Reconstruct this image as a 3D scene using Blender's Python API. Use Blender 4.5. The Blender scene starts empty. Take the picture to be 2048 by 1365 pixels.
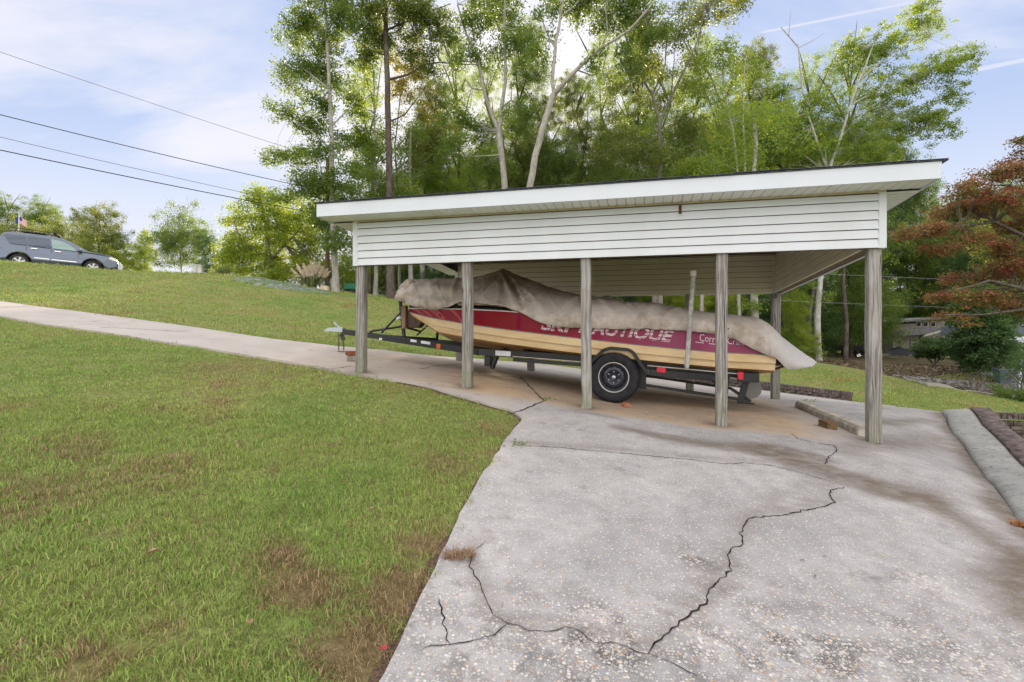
import bpy, bmesh, math, random
import numpy as np
from mathutils import Vector, Matrix, geometry, noise as mnoise
R = math.radians
SC = bpy.context.scene
COL = SC.collection
# ------------------------------------------------------------------ camera, sky, sun, exposure
F = 1024.0                      # focal length in photo pixels (18 mm on 36 mm)
cd = bpy.data.cameras.new('camera'); cam = bpy.data.objects.new('camera', cd); COL.objects.link(cam)
cd.lens = 18; cd.sensor_width = 36; cd.shift_y = -0.0110; cd.clip_start = 0.05; cd.clip_end = 3000
cam.location = (0, 0, 0); cam.rotation_euler = (R(90), 0, 0)
SC.camera = cam
SC.view_settings.view_transform = 'Standard'; SC.view_settings.look = 'None'
SC.view_settings.exposure = 1.45; SC.view_settings.gamma = 1
try:
    SC.cycles.max_bounces = 7; SC.cycles.transparent_max_bounces = 6
    SC.cycles.sample_clamp_indirect = 5; SC.cycles.use_adaptive_sampling = True; SC.cycles.adaptive_threshold = 0.01; SC.cycles.use_denoising = True
except Exception: pass
SUN_EL = 16.0; SUN_AZ = 0.5     # seen through the trees, straight ahead
sl = bpy.data.lights.new('sun', 'SUN'); so = bpy.data.objects.new('sun', sl); COL.objects.link(so)
sl.energy = 4.6; sl.angle = R(0.6); sl.color = (1.0, 0.80, 0.55)
so.rotation_euler = (R(-(90 - SUN_EL)), 0, R(-SUN_AZ))

def world():
    w = bpy.data.worlds.new("World"); SC.world = w; w.use_nodes = True
    nt = w.node_tree; N = nt.nodes; L = nt.links; N.clear()
    out = N.new('ShaderNodeOutputWorld'); bg = N.new('ShaderNodeBackground'); L.new(bg.outputs[0], out.inputs[0])
    sky = N.new('ShaderNodeTexSky'); sky.sky_type = 'NISHITA'; sky.sun_disc = False
    sky.sun_elevation = R(SUN_EL); sky.sun_rotation = R(SUN_AZ)
    sky.air_density = 1.0; sky.dust_density = 0.6; sky.ozone_density = 2.0
    bg.inputs[1].default_value = 0.10
    tc = N.new('ShaderNodeTexCoord')
    sep = N.new('ShaderNodeSeparateXYZ'); L.new(tc.outputs['Generated'], sep.inputs[0])
    def math_(op, a, b=None, c=None):
        m = N.new('ShaderNodeMath'); m.operation = op
        for i, v in enumerate((a, b, c)):
            if v is None: continue
            if isinstance(v, (int, float)): m.inputs[i].default_value = v
            else: L.new(v, m.inputs[i])
        return m.outputs[0]
    def mr(v, a, b, c=0., d=1., smooth=True):
        m = N.new('ShaderNodeMapRange'); m.interpolation_type = 'SMOOTHSTEP' if smooth else 'LINEAR'
        L.new(v, m.inputs[0])
        for i, q in enumerate((a, b, c, d)): m.inputs[i + 1].default_value = q
        return m.outputs[0]
    zc = math_('MAXIMUM', sep.outputs[2], 0.0)
    # direction flattened onto a cloud layer
    zd = math_('ADD', zc, 0.18)
    px = math_('DIVIDE', sep.outputs[0], zd); py = math_('DIVIDE', sep.outputs[1], zd)
    comb = N.new('ShaderNodeCombineXYZ'); L.new(px, comb.inputs[0]); L.new(py, comb.inputs[1])
    mp = N.new('ShaderNodeMapping'); L.new(comb.outputs[0], mp.inputs[0])
    mp.inputs['Rotation'].default_value = (0, 0, R(28)); mp.inputs['Scale'].default_value = (0.75, 1.7, 1); mp.inputs['Location'].default_value = (3.3, 1.2, 0)
    n1 = N.new('ShaderNodeTexNoise'); n1.inputs['Scale'].default_value = 0.9; n1.inputs['Detail'].default_value = 9; n1.inputs['Roughness'].default_value = 0.58
    n1.inputs['Distortion'].default_value = 0.7
    L.new(mp.outputs[0], n1.inputs['Vector'])
    n2 = N.new('ShaderNodeTexNoise'); n2.inputs['Scale'].default_value = 0.35; n2.inputs['Detail'].default_value = 3
    L.new(comb.outputs[0], n2.inputs['Vector'])
    cl = mr(math_('ADD', n1.outputs[0], math_('MULTIPLY', n2.outputs[0], 0.5)), 0.60, 0.93, 0.0, 0.9)
    # thin veil near the horizon, unseen fill light added overhead and behind
    veil = mr(sep.outputs[2], 0.02, 0.40, 0.95, 0.0)
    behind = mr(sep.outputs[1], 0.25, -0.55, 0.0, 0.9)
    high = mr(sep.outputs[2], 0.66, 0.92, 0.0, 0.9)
    m = math_('MAXIMUM', cl, veil)
    front = m
    fillf = math_('MAXIMUM', behind, high)
    # two vapour trails: thin bands on great circles
    def trail(nrm, w, side, lim0, lim1):
        vm = N.new('ShaderNodeVectorMath'); vm.operation = 'DOT_PRODUCT'; L.new(tc.outputs['Generated'], vm.inputs[0]); vm.inputs[1].default_value = nrm
        wob = math_('MULTIPLY', math_('SUBTRACT', n1.outputs[0], 0.5), w * 0.9)
        d = math_('ABSOLUTE', math_('ADD', vm.outputs['Value'], wob))
        b = mr(d, w * 0.3, w, 1, 0)
        g = mr(side, lim0 - 0.03, lim0, 0, 1); h = mr(side, lim1, lim1 + 0.03, 1, 0)
        return math_('MULTIPLY', math_('MULTIPLY', b, g), h)
    def dirv(x, y): return Vector(((x - 1024) / F, 1, (660 - y) / F)).normalized()
    def nrm(a, b): return tuple(dirv(*a).cross(dirv(*b)).normalized())
    xr = math_('DIVIDE', sep.outputs[0], math_('MAXIMUM', sep.outputs[1], 0.01))
    t1 = trail(nrm((1560, 58), (1810, 8)), 0.0030, xr, 0.50, 0.80)
    t2 = trail(nrm((1960, 138), (2048, 120)), 0.0042, xr, 0.915, 1.6)
    tr = math_('MULTIPLY', math_('MAXIMUM', t1, t2), 0.55)
    m = math_('MAXIMUM', m, tr)
    mix = N.new('ShaderNodeMix'); mix.data_type = 'RGBA'; mix.clamp_factor = True
    pale = N.new('ShaderNodeMix'); pale.data_type = 'RGBA'; pale.blend_type = 'MIX'; pale.inputs[0].default_value = SKY_MIX
    L.new(sky.outputs[0], pale.inputs[6]); pale.inputs[7].default_value = SKY_BLUE
    L.new(m, mix.inputs[0]); L.new(pale.outputs[2], mix.inputs[6]); mix.inputs[7].default_value = CLOUD
    mx2 = N.new('ShaderNodeMix'); mx2.data_type = 'RGBA'
    L.new(fillf, mx2.inputs[0]); L.new(mix.outputs[2], mx2.inputs[6]); mx2.inputs[7].default_value = FILL_SKY
    # bright aureole round the low sun
    sd = Vector((math.sin(R(SUN_AZ)) * math.cos(R(SUN_EL)), math.cos(R(SUN_AZ)) * math.cos(R(SUN_EL)), math.sin(R(SUN_EL))))
    dp = N.new('ShaderNodeVectorMath'); dp.operation = 'DOT_PRODUCT'; L.new(tc.outputs['Generated'], dp.inputs[0]); dp.inputs[1].default_value = sd
    g1 = mr(dp.outputs['Value'], .90, 1.0, 0, .5); mx3 = N.new('ShaderNodeMix'); mx3.data_type = 'RGBA'; L.new(g1, mx3.inputs[0]); L.new(mx2.outputs[2], mx3.inputs[6]); mx3.inputs[7].default_value = (4.9, 4.6, 4.2, 1)
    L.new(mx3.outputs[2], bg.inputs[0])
SKY_MIX = 0.85; SKY_BLUE = (1.72, 2.10, 3.10, 1); CLOUD = (3.5, 3.45, 3.75, 1); FILL_SKY = (9.2, 8.7, 8.4, 1)  # last colour is the added fill, brighter than the sky in view
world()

# ------------------------------------------------------------------ little helpers
def tag(o, label=None, cat=None, group=None, kind=None):
    if label: o['label'] = label
    if cat: o['category'] = cat
    if group: o['group'] = group
    if kind: o['kind'] = kind
    return o
def empty(name, loc=(0, 0, 0), rz=0.0, rx=0.0, ry=0.0):
    o = bpy.data.objects.new(name, None); COL.objects.link(o); o.location = loc; o.rotation_euler = (rx, ry, rz); o.empty_display_size = 0.1
    return o
def link(name, me, mats, parent=None):
    if not isinstance(mats, (list, tuple)): mats = [mats]
    for m in mats: me.materials.append(m)
    o = bpy.data.objects.new(name, me); COL.objects.link(o)
    if parent is not None: o.parent = parent
    return o
class MB:
    """collects verts and faces"""
    def __init__(s): s.v = []; s.f = []; s.mi = []; s.sm = []
    def add(s, vs, fs, mi=0, sm=False):
        b = len(s.v); s.v.extend([tuple(p) for p in vs])
        for q in fs: s.f.append(tuple(b + i for i in q)); s.mi.append(mi); s.sm.append(sm)
    def box(s, c, d, rot=None, mi=0, taper=None):
        hx, hy, hz = d[0] / 2, d[1] / 2, d[2] / 2
        vs = [Vector((x, y, z)) for z in (-hz, hz) for y in (-hy, hy) for x in (-hx, hx)]
        if taper:
            for v in vs:
                if v.z > 0: v.x *= taper; v.y *= taper
        if rot is not None: vs = [rot @ v for v in vs]
        c = Vector(c)
        s.add([v + c for v in vs], [(0, 2, 3, 1), (4, 5, 7, 6), (0, 1, 5, 4), (2, 6, 7, 3), (0, 4, 6, 2), (1, 3, 7, 5)], mi)
    def bar(s, a, b, w, h, mi=0, up=(0, 0, 1)):
        a = Vector(a); b = Vector(b); d = (b - a); L_ = d.length; d.normalize(); up = Vector(up)
        if abs(d.dot(up)) > 0.98: up = Vector((0, 1, 0))
        sd = d.cross(up).normalized(); u = sd.cross(d).normalized()
        vs = []
        for p in (a, b):
            for i, j in ((-1, -1), (1, -1), (1, 1), (-1, 1)): vs.append(p + sd * i * w / 2 + u * j * h / 2)
        s.add(vs, [(3, 2, 1, 0), (4, 5, 6, 7), (0, 1, 5, 4), (1, 2, 6, 5), (2, 3, 7, 6), (3, 0, 4, 7)], mi)
    def tube(s, pts, rad, n=8, mi=0, cap=True):
        pts = [Vector(p) for p in pts]; m = len(pts)
        if not hasattr(rad, '__len__'): rad = [rad] * m
        rings = []; up = Vector((0.13, 0.21, 1)).normalized(); prev = None
        for i in range(m):
            d = (pts[min(i + 1, m - 1)] - pts[max(i - 1, 0)]).normalized()
            if prev is None:
                a = up if abs(d.dot(up)) < 0.9 else Vector((1, 0, 0))
                x = d.cross(a).normalized()
            else:
                x = (prev - d * prev.dot(d)).normalized()
            prev = x; y = d.cross(x)
            rings.append([pts[i] + (x * math.cos(2 * math.pi * k / n) + y * math.sin(2 * math.pi * k / n)) * rad[i] for k in range(n)])
        vs = [p for r in rings for p in r]; fs = []
        for i in range(m - 1):
            for k in range(n):
                fs.append((i * n + k, i * n + (k + 1) % n, (i + 1) * n + (k + 1) % n, (i + 1) * n + k))
        s.add(vs, fs, mi, True)
        if cap: s.add(rings[0], [tuple(range(n))[::-1]], mi); s.add(rings[-1], [tuple(range(n))], mi)
    def lathe(s, prof, c, axis='Y', n=40, mi=0, closed=False):
        """prof: (r, h) pairs round the axis through c"""
        c = Vector(c); vs = []
        for k in range(n):
            a = 2 * math.pi * k / n
            for r, h in prof:
                if axis == 'Y': vs.append(c + Vector((r * math.cos(a), h, r * math.sin(a))))
                elif axis == 'X': vs.append(c + Vector((h, r * math.cos(a), r * math.sin(a))))
                else: vs.append(c + Vector((r * math.cos(a), r * math.sin(a), h)))
        m = len(prof); fs = []
        for k in range(n):
            k2 = (k + 1) % n
            for i in range(m if closed else m - 1):
                j = (i + 1) % m
                fs.append((k * m + i, k * m + j, k2 * m + j, k2 * m + i))
        s.add(vs, fs, mi, True)
    def prism(s, pts, y0, y1, mi=0, plane='XZ', shape=None):
        """polygon in XZ extruded along Y (or XY along Z)"""
        n = len(pts)
        def P(p, h):
            q = Vector((p[0], h, p[1])) if plane == 'XZ' else (Vector((p[0], p[1], h)) if plane == 'XY' else Vector((h, p[0], p[1])))
            return shape(q) if shape else q
        vs = [P(p, y0) for p in pts] + [P(p, y1) for p in pts]
        fs = [tuple(range(n))[::-1], tuple(range(n, 2 * n))] + [(i, (i + 1) % n, n + (i + 1) % n, n + i) for i in range(n)]
        s.add(vs, fs, mi)
    def mesh(s, name):
        me = bpy.data.meshes.new(name); me.from_pydata(s.v, [], s.f)
        me.polygons.foreach_set('material_index', s.mi); me.polygons.foreach_set('use_smooth', s.sm)
        me.update(); return me
    def build(s, name, mats, parent=None, bevel=0, fix=True, seg=1, sharp=True):
        me = s.mesh(name)
        if fix:
            bm = bmesh.new(); bm.from_mesh(me); bmesh.ops.recalc_face_normals(bm, faces=bm.faces); bm.to_mesh(me); bm.free()
        o = link(name, me, mats, parent)
        if bevel:
            b = o.modifiers.new('bevel', 'BEVEL'); b.width = bevel; b.segments = seg; b.limit_method = 'ANGLE'; b.angle_limit = R(35)
        return o
# structure frame: u to the right along the front wall, v away from the viewer
ANG = math.atan2(-0.2449, 0.9696)
P0 = Vector((3.954, 5.6, 0))
UD = Vector((0.9696, -0.2449, 0)); VD = Vector((0.2449, 0.9696, 0))
def W(u, v, z=0): return P0 + UD * u + VD * v + Vector((0, 0, z))
def toL(X, Y):
    d = Vector((X, Y, 0)) - P0; return d.dot(UD), d.dot(VD)
def px(x, y, Y): return Vector(((x - 1024) / F * Y, Y, (660 - y) / F * Y))

# ------------------------------------------------------------------ terrain (thin-plate spline through measured points)
CP = []
def cp(x, y, Y): p = px(x, y, Y); CP.append((p.x, p.y, p.z))
for q in [(1024, 1365, 2.1), (770, 1365, 2.05), (300, 1365, 1.98), (0, 1365, 1.9), (1400, 1365, 2.14), (1750, 1365, 2.2), (2048, 1365, 2.25),
          (1045, 843, 5.6), (0, 807, 5.0), (500, 830, 5.1), (0, 636, 10.0), (0, 605, 12.4), (307, 685, 8.6), (273, 642, 11.2),
          (630, 735, 7.7), (683, 697, 10.1), (880, 718, 11.6), (922, 798, 6.3),
          (48, 527, 20), (0, 525, 20), (186, 541, 22), (400, 549, 25), (540, 562, 27), (640, 583, 28), (700, 588, 28), (790, 597, 28),
          (2035, 1043, 3.95), (1959, 947, 5.4), (1883, 829, 8.3),
          (1703, 804, 12.3), (1518, 782, 12.6), (1290, 756, 13.0), (1640, 728, 20), (1760, 748, 21),
          (1850, 772, 20.5), (1950, 792, 18), (2048, 812, 16.5), (2048, 870, 9.6), (1900, 800, 13),
          (1000, 650, 26), (1200, 690, 24), (1400, 705, 23), (1740, 722, 42), (1890, 745, 30), (1800, 712, 50), (1850, 765, 27), (2000, 790, 24)]:
    cp(*q)
# measured post feet
for u, v, z in [(0, 0, -1.263), (-1.56, 0, -1.156), (-3.12, 0, -1.006), (-4.68, 0, -.791), (-6.24, 0, -.627),
                (0, 4, -1.324), (-1.6, 4, -1.205), (-4.8, 4, -.87), (-6.3, 4, -.696), (-2.84, .73, -1.05)]:
    p = W(u, v, z); CP.append(tuple(p))
CP += [(0, 0, -1.5), (-3, 0, -1.42), (3, 0, -1.72), (0, -6, -1.7), (-8, -6, -1.2), (8, -6, -2.4), (-24.3, 25.5, 2.88), (-21.9, 26.9, 2.78), (-27, 20, 2.7),
       (-30, 32, 3.0), (-14, 34, 2.3), (-8, 36, 2.2), (0, 34, .9), (10, 34, -.6), (-60, 60, 3.2), (0, 70, 1.2), (60, 60, -4.5), (-60, 0, 2.6), (60, 0, -5),
       (0, -60, -2), (-60, -60, 0), (60, -60, -4), (-150, 150, 3.), (0, 170, 1), (150, 150, -5), (-150, -150, 0), (150, -150, -5), (30, 20, -3.2), (18, 8, -2.9), (20, 60, -2.4), (10, 50, -.6), (60, 90, -5), (90, 60, -6), (20, 38, -1.9), (100, 110, -6)]
CPa = np.array(CP)
def _tps_k(r2): return np.where(r2 > 1e-12, 0.5 * r2 * np.log(np.maximum(r2, 1e-12)), 0.0)
def _solve():
    n = len(CPa); X = CPa[:, :2]; d = ((X[:, None] - X[None]) ** 2).sum(-1)
    K = _tps_k(d) + np.eye(n) * 0.02; Pm = np.hstack([np.ones((n, 1)), X]); A = np.zeros((n + 3, n + 3))
    A[:n, :n] = K; A[:n, n:] = Pm; A[n:, :n] = Pm.T
    return np.linalg.solve(A, np.concatenate([CPa[:, 2], np.zeros(3)]))
TW = _solve()
def H(X, Y):
    X = np.asarray(X, float); Y = np.asarray(Y, float); sh = X.shape; x = X.ravel(); y = Y.ravel(); out = np.empty(len(x))
    for i in range(0, len(x), 20000):
        a = x[i:i + 20000]; b = y[i:i + 20000]
        d = (a[:, None] - CPa[None, :, 0]) ** 2 + (b[:, None] - CPa[None, :, 1]) ** 2
        out[i:i + 20000] = _tps_k(d) @ TW[:-3] + TW[-3] + TW[-2] * a + TW[-1] * b
    return out.reshape(sh)
def h(x, y): return float(H([x], [y])[0])
def G(x, y, Ymax=70, dz=0.0):
    Ys = np.arange(1.0, Ymax, 0.02); X = (x - 1024) / F * Ys; Z = (660 - y) / F * Ys
    hh = H(X, Ys) + dz; k = np.argmax(Z <= hh) if (Z <= hh).any() else np.argmin(((Z - hh) / Ys)[400:]) + 400
    return Vector((X[k], Ys[k], hh[k]))
def onG(x, Y): X = (x - 1024) / F * Y; return Vector((X, Y, h(X, Y)))

# ------------------------------------------------------------------ material helpers
class NT:
    def __init__(s, name, rough=0.8, spec=0.3):
        s.m = bpy.data.materials.new(name); s.m.use_nodes = True; s.t = s.m.node_tree; s.N = s.t.nodes; s.L = s.t.links
        s.b = s.N['Principled BSDF']; s.b.inputs['Roughness'].default_value = rough
        s.b.inputs['Specular IOR Level'].default_value = spec
    def n(s, t, **k):
        n = s.N.new(t)
        for a, v in k.items(): setattr(n, a, v)
        return n
    def put(s, inp, v):
        if hasattr(v, 'is_linked') or isinstance(v, bpy.types.NodeSocket): s.L.new(v, inp)
        else: inp.default_value = v
    def geo(s, kind='pos'):
        if kind == 'pos': return s.n('ShaderNodeNewGeometry').outputs['Position']
        return s.n('ShaderNodeTexCoord').outputs[kind]
    def mapv(s, v, scale=(1, 1, 1), rot=(0, 0, 0), loc=(0, 0, 0)):
        m = s.n('ShaderNodeMapping'); s.L.new(v, m.inputs[0]); m.inputs['Scale'].default_value = scale; m.inputs['Rotation'].default_value = rot; m.inputs['Location'].default_value = loc
        return m.outputs[0]
    def noise(s, v, scale=5, detail=4, rough=0.55, dist=0.0, out=0):
        n = s.n('ShaderNodeTexNoise'); s.L.new(v, n.inputs['Vector']); n.inputs['Scale'].default_value = scale
        n.inputs['Detail'].default_value = detail; n.inputs['Roughness'].default_value = rough; n.inputs['Distortion'].default_value = dist
        return n.outputs[out]
    def vor(s, v, scale=5, feature='F1', rnd=1.0, out='Distance'):
        n = s.n('ShaderNodeTexVoronoi', feature=feature); s.L.new(v, n.inputs['Vector']); n.inputs['Scale'].default_value = scale
        n.inputs['Randomness'].default_value = rnd
        return n.outputs[out]
    def mr(s, v, a, b, c=0., d=1., smooth=False):
        m = s.n('ShaderNodeMapRange'); m.interpolation_type = 'SMOOTHSTEP' if smooth else 'LINEAR'; s.put(m.inputs[0], v)
        for i, q in enumerate((a, b, c, d)): m.inputs[i + 1].default_value = q
        return m.outputs[0]
    def math(s, op, a, b=0.0, clamp=False):
        m = s.n('ShaderNodeMath', operation=op); m.use_clamp = clamp; s.put(m.inputs[0], a); s.put(m.inputs[1], b); return m.outputs[0]
    def mix(s, f, a, b, mode='MIX'):
        m = s.n('ShaderNodeMix', data_type='RGBA', blend_type=mode); s.put(m.inputs[0], f)
        for i, v in ((6, a), (7, b)):
            if isinstance(v, tuple): v = (v + (1,)) if len(v) == 3 else v
            s.put(m.inputs[i], v)
        return m.outputs[2]
    def ramp(s, f, stops):
        r = s.n('ShaderNodeValToRGB'); s.put(r.inputs[0], f); e = r.color_ramp.elements
        while len(e) < len(stops): e.new(0.5)
        for i, (p, c) in enumerate(stops): e[i].position = p; e[i].color = c + (1,) if len(c) == 3 else c
        return r.outputs[0]
    def attr(s, name, out='Fac'):
        a = s.n('ShaderNodeAttribute'); a.attribute_name = name; return a.outputs[out]
    def bump(s, hgt, strength=0.3, dist=0.01):
        b = s.n('ShaderNodeBump'); b.inputs['Strength'].default_value = strength; b.inputs['Distance'].default_value = dist
        s.put(b.inputs['Height'], hgt); s.L.new(b.outputs[0], s.b.inputs['Normal']); return b
    def col(s, v):
        if isinstance(v, tuple): v = (v + (1,)) if len(v) == 3 else v
        s.put(s.b.inputs['Base Color'], v); return s
def flat(name, c, rough=0.6, spec=0.3, metal=0.0, var=0.12, sc=6.0, bump=0.0):
    t = NT(name, rough, spec); t.b.inputs['Metallic'].default_value = metal
    p = t.geo('Object'); n = t.noise(p, sc, 5, 0.6)
    d = tuple(max(0, x * (1 - var * 1.6)) for x in c); e = tuple(min(1, x * (1 + var)) for x in c)
    t.col(t.mix(t.mr(n, .3, .7), d, e))
    t.put(t.b.inputs['Roughness'], t.mr(n, .3, .7, rough * .9, min(1, rough * 1.15)))
    if bump: t.bump(t.noise(p, sc * 8, 4), bump, 0.004)
    return t.m
# ------------------------------------------------------------------ ground materials
def lawn_colour(t, blades):
    p = t.geo('pos')
    big = t.noise(p, 0.55, 4, 0.55); mid = t.noise(t.mapv(p, (1, 1, 1), loc=(7, 3, 0)), 2.3, 5, 0.6); fine = t.noise(p, 45, 3, 0.6)
    g = t.mix(t.mr(mid, .35, .65), (.205, .325, .070), (.295, .43, .11))
    g = t.mix(t.mr(big, .35, .65), g, (.40, .44, .14))
    # straw-coloured dry patches, biggest beside the slab edge
    def blob(x, y, r0, r1):
        v = t.n('ShaderNodeVectorMath', operation='DISTANCE'); t.L.new(p, v.inputs[0]); v.inputs[1].default_value = (x, y, h(x, y))
        d = t.math('ADD', v.outputs['Value'], t.math('MULTIPLY', t.math('SUBTRACT', mid, .5), r1 * 1.7))
        return t.mr(d, r0, r1, 1 if x > -2.2 and y < 4 else .5, 0, True)
    dry = t.mr(t.math('ADD', t.math('MULTIPLY', mid, .55), t.math('MULTIPLY', big, .45)), .52, .64, 0, .6, True)
    for q in DRY: 
        dry = t.math('MAXIMUM', dry, blob(*q))
    straw = t.mix(t.mr(fine, .35, .65), (.21, .135, .07), (.34, .245, .14))
    return t, g, dry, straw, fine
DRY = []
for (x, y, r0, r1) in [(812, 1190, .03, .42), (705, 1290, .03, .36), (740, 1330, .03, .28), (860, 1100, .0, .35), (620, 1180, 0, .3), (90, 990, .05, .8), (300, 950, 0, .6),
                       (560, 1120, 0, .3), (980, 860, .05, .45), (880, 930, 0, .45), (150, 905, 0, .6), (470, 735, .0, 1.2), (760, 705, 0, .5), (870, 712, 0, .6)]:
    g = G(x, y); DRY.append((g.x, g.y, r0, r1))
def m_lawn():
    t, g, dry, straw, fine = lawn_colour(NT('turf soil', 0.95, 0.1), False)
    p = t.geo('pos'); 
    c = t.mix(t.math('MULTIPLY', dry, .85), g, straw)
    # thatch and soil between the blades; far off only the mix of blade colours is left to see
    th = t.mix(t.mr(t.noise(p, 90, 3, .7), .4, .6), (.060, .048, .024), (.115, .11, .042))
    th = t.mix(t.math('MULTIPLY', dry, .6), th, (.17, .115, .065)); cl = t.mr(t.noise(p, 24, 4, .7), .40, .60)
    t.col(t.mix(t.mr(cl, 0, 1, .75, .35), c, th))
    t.bump(t.noise(p, 60, 4, .7), .9, .03)
    return t.m
def m_blade():
    t, g, dry, straw, fine = lawn_colour(NT('grass blade', 0.6, 0.25), True)
    r = t.attr('rnd')
    # some blades stay green in dry places and some are straw in green ones
    f = t.mr(t.math('SUBTRACT', t.math('ADD', t.math('MULTIPLY', dry, 1.0), .16), t.math('FRACT', t.math('MULTIPLY', r, 13.7))), -.06, .06, 0, 1)
    g2 = t.mix(t.mr(r, .5, 1, .0, .8), g, (.44, .60, .16)); g2 = t.mix(t.mr(r, 0, .35, .75, 0), g2, (.07, .135, .033))
    c = t.mix(f, g2, t.mix(t.math('FRACT', t.math('MULTIPLY', r, 7.3)), (.17, .105, .058), (.54, .40, .24)))
    tr = t.n('ShaderNodeBsdfTranslucent'); t.put(tr.inputs[0], t.mix(.35, c, (.25, .38, .04)))
    t.col(c)
    ms = t.n('ShaderNodeMixShader'); ms.inputs[0].default_value = .35
    out = t.N['Material Output']; t.L.new(t.b.outputs[0], ms.inputs[1]); t.L.new(tr.outputs[0], ms.inputs[2]); t.L.new(ms.outputs[0], out.inputs[0])
    return t.m
def m_concrete():
    t = NT('exposed aggregate concrete', .88, .25)
    p = t.geo('pos')
    sm = t.attr('smooth'); st = t.attr('stain'); tan = t.attr('tan'); wear = t.attr('wear')
    big = t.noise(p, 1.1, 6, .62); mid = t.noise(p, 7, 5, .6); fine = t.noise(p, 160, 2, .7)
    warp = p
    v1 = t.n('ShaderNodeTexVoronoi'); t.L.new(warp, v1.inputs['Vector']); v1.inputs['Scale'].default_value = 62
    v2 = t.n('ShaderNodeTexVoronoi'); t.L.new(warp, v2.inputs['Vector']); v2.inputs['Scale'].default_value = 120
    sep = t.n('ShaderNodeSeparateColor'); t.L.new(v1.outputs['Color'], sep.inputs[0])
    sep2 = t.n('ShaderNodeSeparateColor'); t.L.new(v2.outputs['Color'], sep2.inputs[0])
    peb = t.ramp(sep.outputs[0], [(0, (.26, .23, .20)), (.35, (.44, .42, .39)), (.62, (.58, .56, .53)), (.88, (.44, .35, .25)), (1, (.34, .21, .15))])
    # a pebble shows where its cell was picked and away from the cell's edge; more show where the skin is worn
    wr = t.mr(t.math('ADD', t.math('MULTIPLY', big, .5), t.math('MULTIPLY', wear, .8)), .22, .85, 0, 1)
    rad = t.math('MULTIPLY', t.mr(sep.outputs[1], 0, 1, .35, 1.0), t.mr(wr, 0, 1, .42, .66))
    m1 = t.mr(t.math('SUBTRACT', rad, v1.outputs['Distance']), -.05, .08, 0, 1)
    m2 = t.mr(t.math('SUBTRACT', t.math('MULTIPLY', sep2.outputs[1], t.mr(wr, 0, 1, .35, .55)), v2.outputs['Distance']), -.04, .1, 0, 1)
    base = t.mix(t.mr(big, .32, .68), (.255, .250, .255), (.435, .425, .425)); base = t.mix(t.mr(mid, .42, .66, 0, .45), base, (.20, .192, .19))
    base = t.mix(t.mr(fine, .3, .7, 0, .35), base, (.22, .21, .21))
    base = t.mix(t.math('MULTIPLY', t.mr(wear, 0, 1), t.mr(mid, .45, .62)), base, (.10, .095, .09))
    c = t.mix(t.math('MULTIPLY', m2, .75), base, t.mix(sep2.outputs[2], (.40, .38, .35), (.60, .59, .57)))
    c = t.mix(t.math('MULTIPLY', m1, .9), c, peb)
    # smooth path and slab concrete, sand-coloured under the roof
    s1 = t.mix(t.mr(big, .3, .7), (.36, .33, .305), (.45, .42, .39))
    s1 = t.mix(t.mr(fine, .4, .7, 0, .3), s1, (.3, .27, .24))
    c = t.mix(sm, c, s1)
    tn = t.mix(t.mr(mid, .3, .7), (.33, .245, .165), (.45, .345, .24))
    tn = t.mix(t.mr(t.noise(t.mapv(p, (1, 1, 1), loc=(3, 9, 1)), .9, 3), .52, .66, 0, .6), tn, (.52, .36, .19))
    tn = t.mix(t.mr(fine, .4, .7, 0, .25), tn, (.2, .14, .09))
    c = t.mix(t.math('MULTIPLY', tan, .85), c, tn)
    # damp dirt and algae stains
    sn = t.noise(t.mapv(p, (1, 2.2, 1), rot=(0, 0, -.25)), 5, 6, .68)
    f = t.math('MULTIPLY', st, t.mr(sn, .28, .55, .45, 1.0))
    c = t.mix(t.math('MULTIPLY', f, .93), c, t.mix(mid, (.085, .062, .042), (.14, .11, .078)))
    bl = t.mr(t.noise(p, 2.6, 7, .72), 0.585, .70, 0, .6)
    c = t.mix(bl, c, (.13, .12, .12))
    t.col(c)
    hh = t.math('ADD', t.math('MULTIPLY', m1, .8), t.math('ADD', t.math('MULTIPLY', m2, .35), t.math('MULTIPLY', fine, .3)))
    hh = t.math('MULTIPLY', hh, t.mr(sm, 0, 1, 1, .12))
    t.bump(hh, .55, .006)
    return t.m
# ------------------------------------------------------------------ outlines read on the photo, laid on the ground
def pl(pts, dz=0.0): return [G(x, y, dz=dz) for x, y in pts]
edge_near = [(1045, 845), (1020, 826), (982, 816), (922, 798), (848, 776), (785, 765), (740, 757), (693, 750), (630, 737), (560, 725), (403, 699), (307, 685), (219, 670), (102, 654), (0, 636)]
edge_left = [(1045, 845), (1030, 862), (1003, 900), (985, 930), (960, 965), (930, 1020), (905, 1072), (880, 1125), (855, 1180), (828, 1235), (800, 1300), (770, 1362)]
edge_far = [(0, 605), (137, 623.6), (273, 642), (410, 661), (547, 682), (683, 697), (770, 704), (880, 716), (960, 721), (1100, 733), (1290, 757), (1400, 769), (1518, 783), (1703, 806), (1790, 815), (1885, 829)]
curb_in = [(1883, 829), (1899, 863), (1931, 903), (1959, 947), (1991, 987), (2019, 1023), (2045, 1060)]
E_near = pl(edge_near); E_left = pl(edge_left); E_far = pl(edge_far); C_in = pl(curb_in)
a = E_near[-1]; b = E_near[-2]; dirn = Vector((a.x - b.x, a.y - b.y, 0)).normalized()
def ext(p, d): q = p + d; q.z = h(q.x, q.y); return q
pathdir = Vector((E_near[-1].x - E_near[-4].x, E_near[-1].y - E_near[-4].y, 0)).normalized()
ex_near = [ext(E_near[-1], pathdir * 6), ext(E_near[-1], pathdir * 14)]
ex_far = [ext(E_far[0], pathdir * 14), ext(E_far[0], pathdir * 6)]
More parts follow.
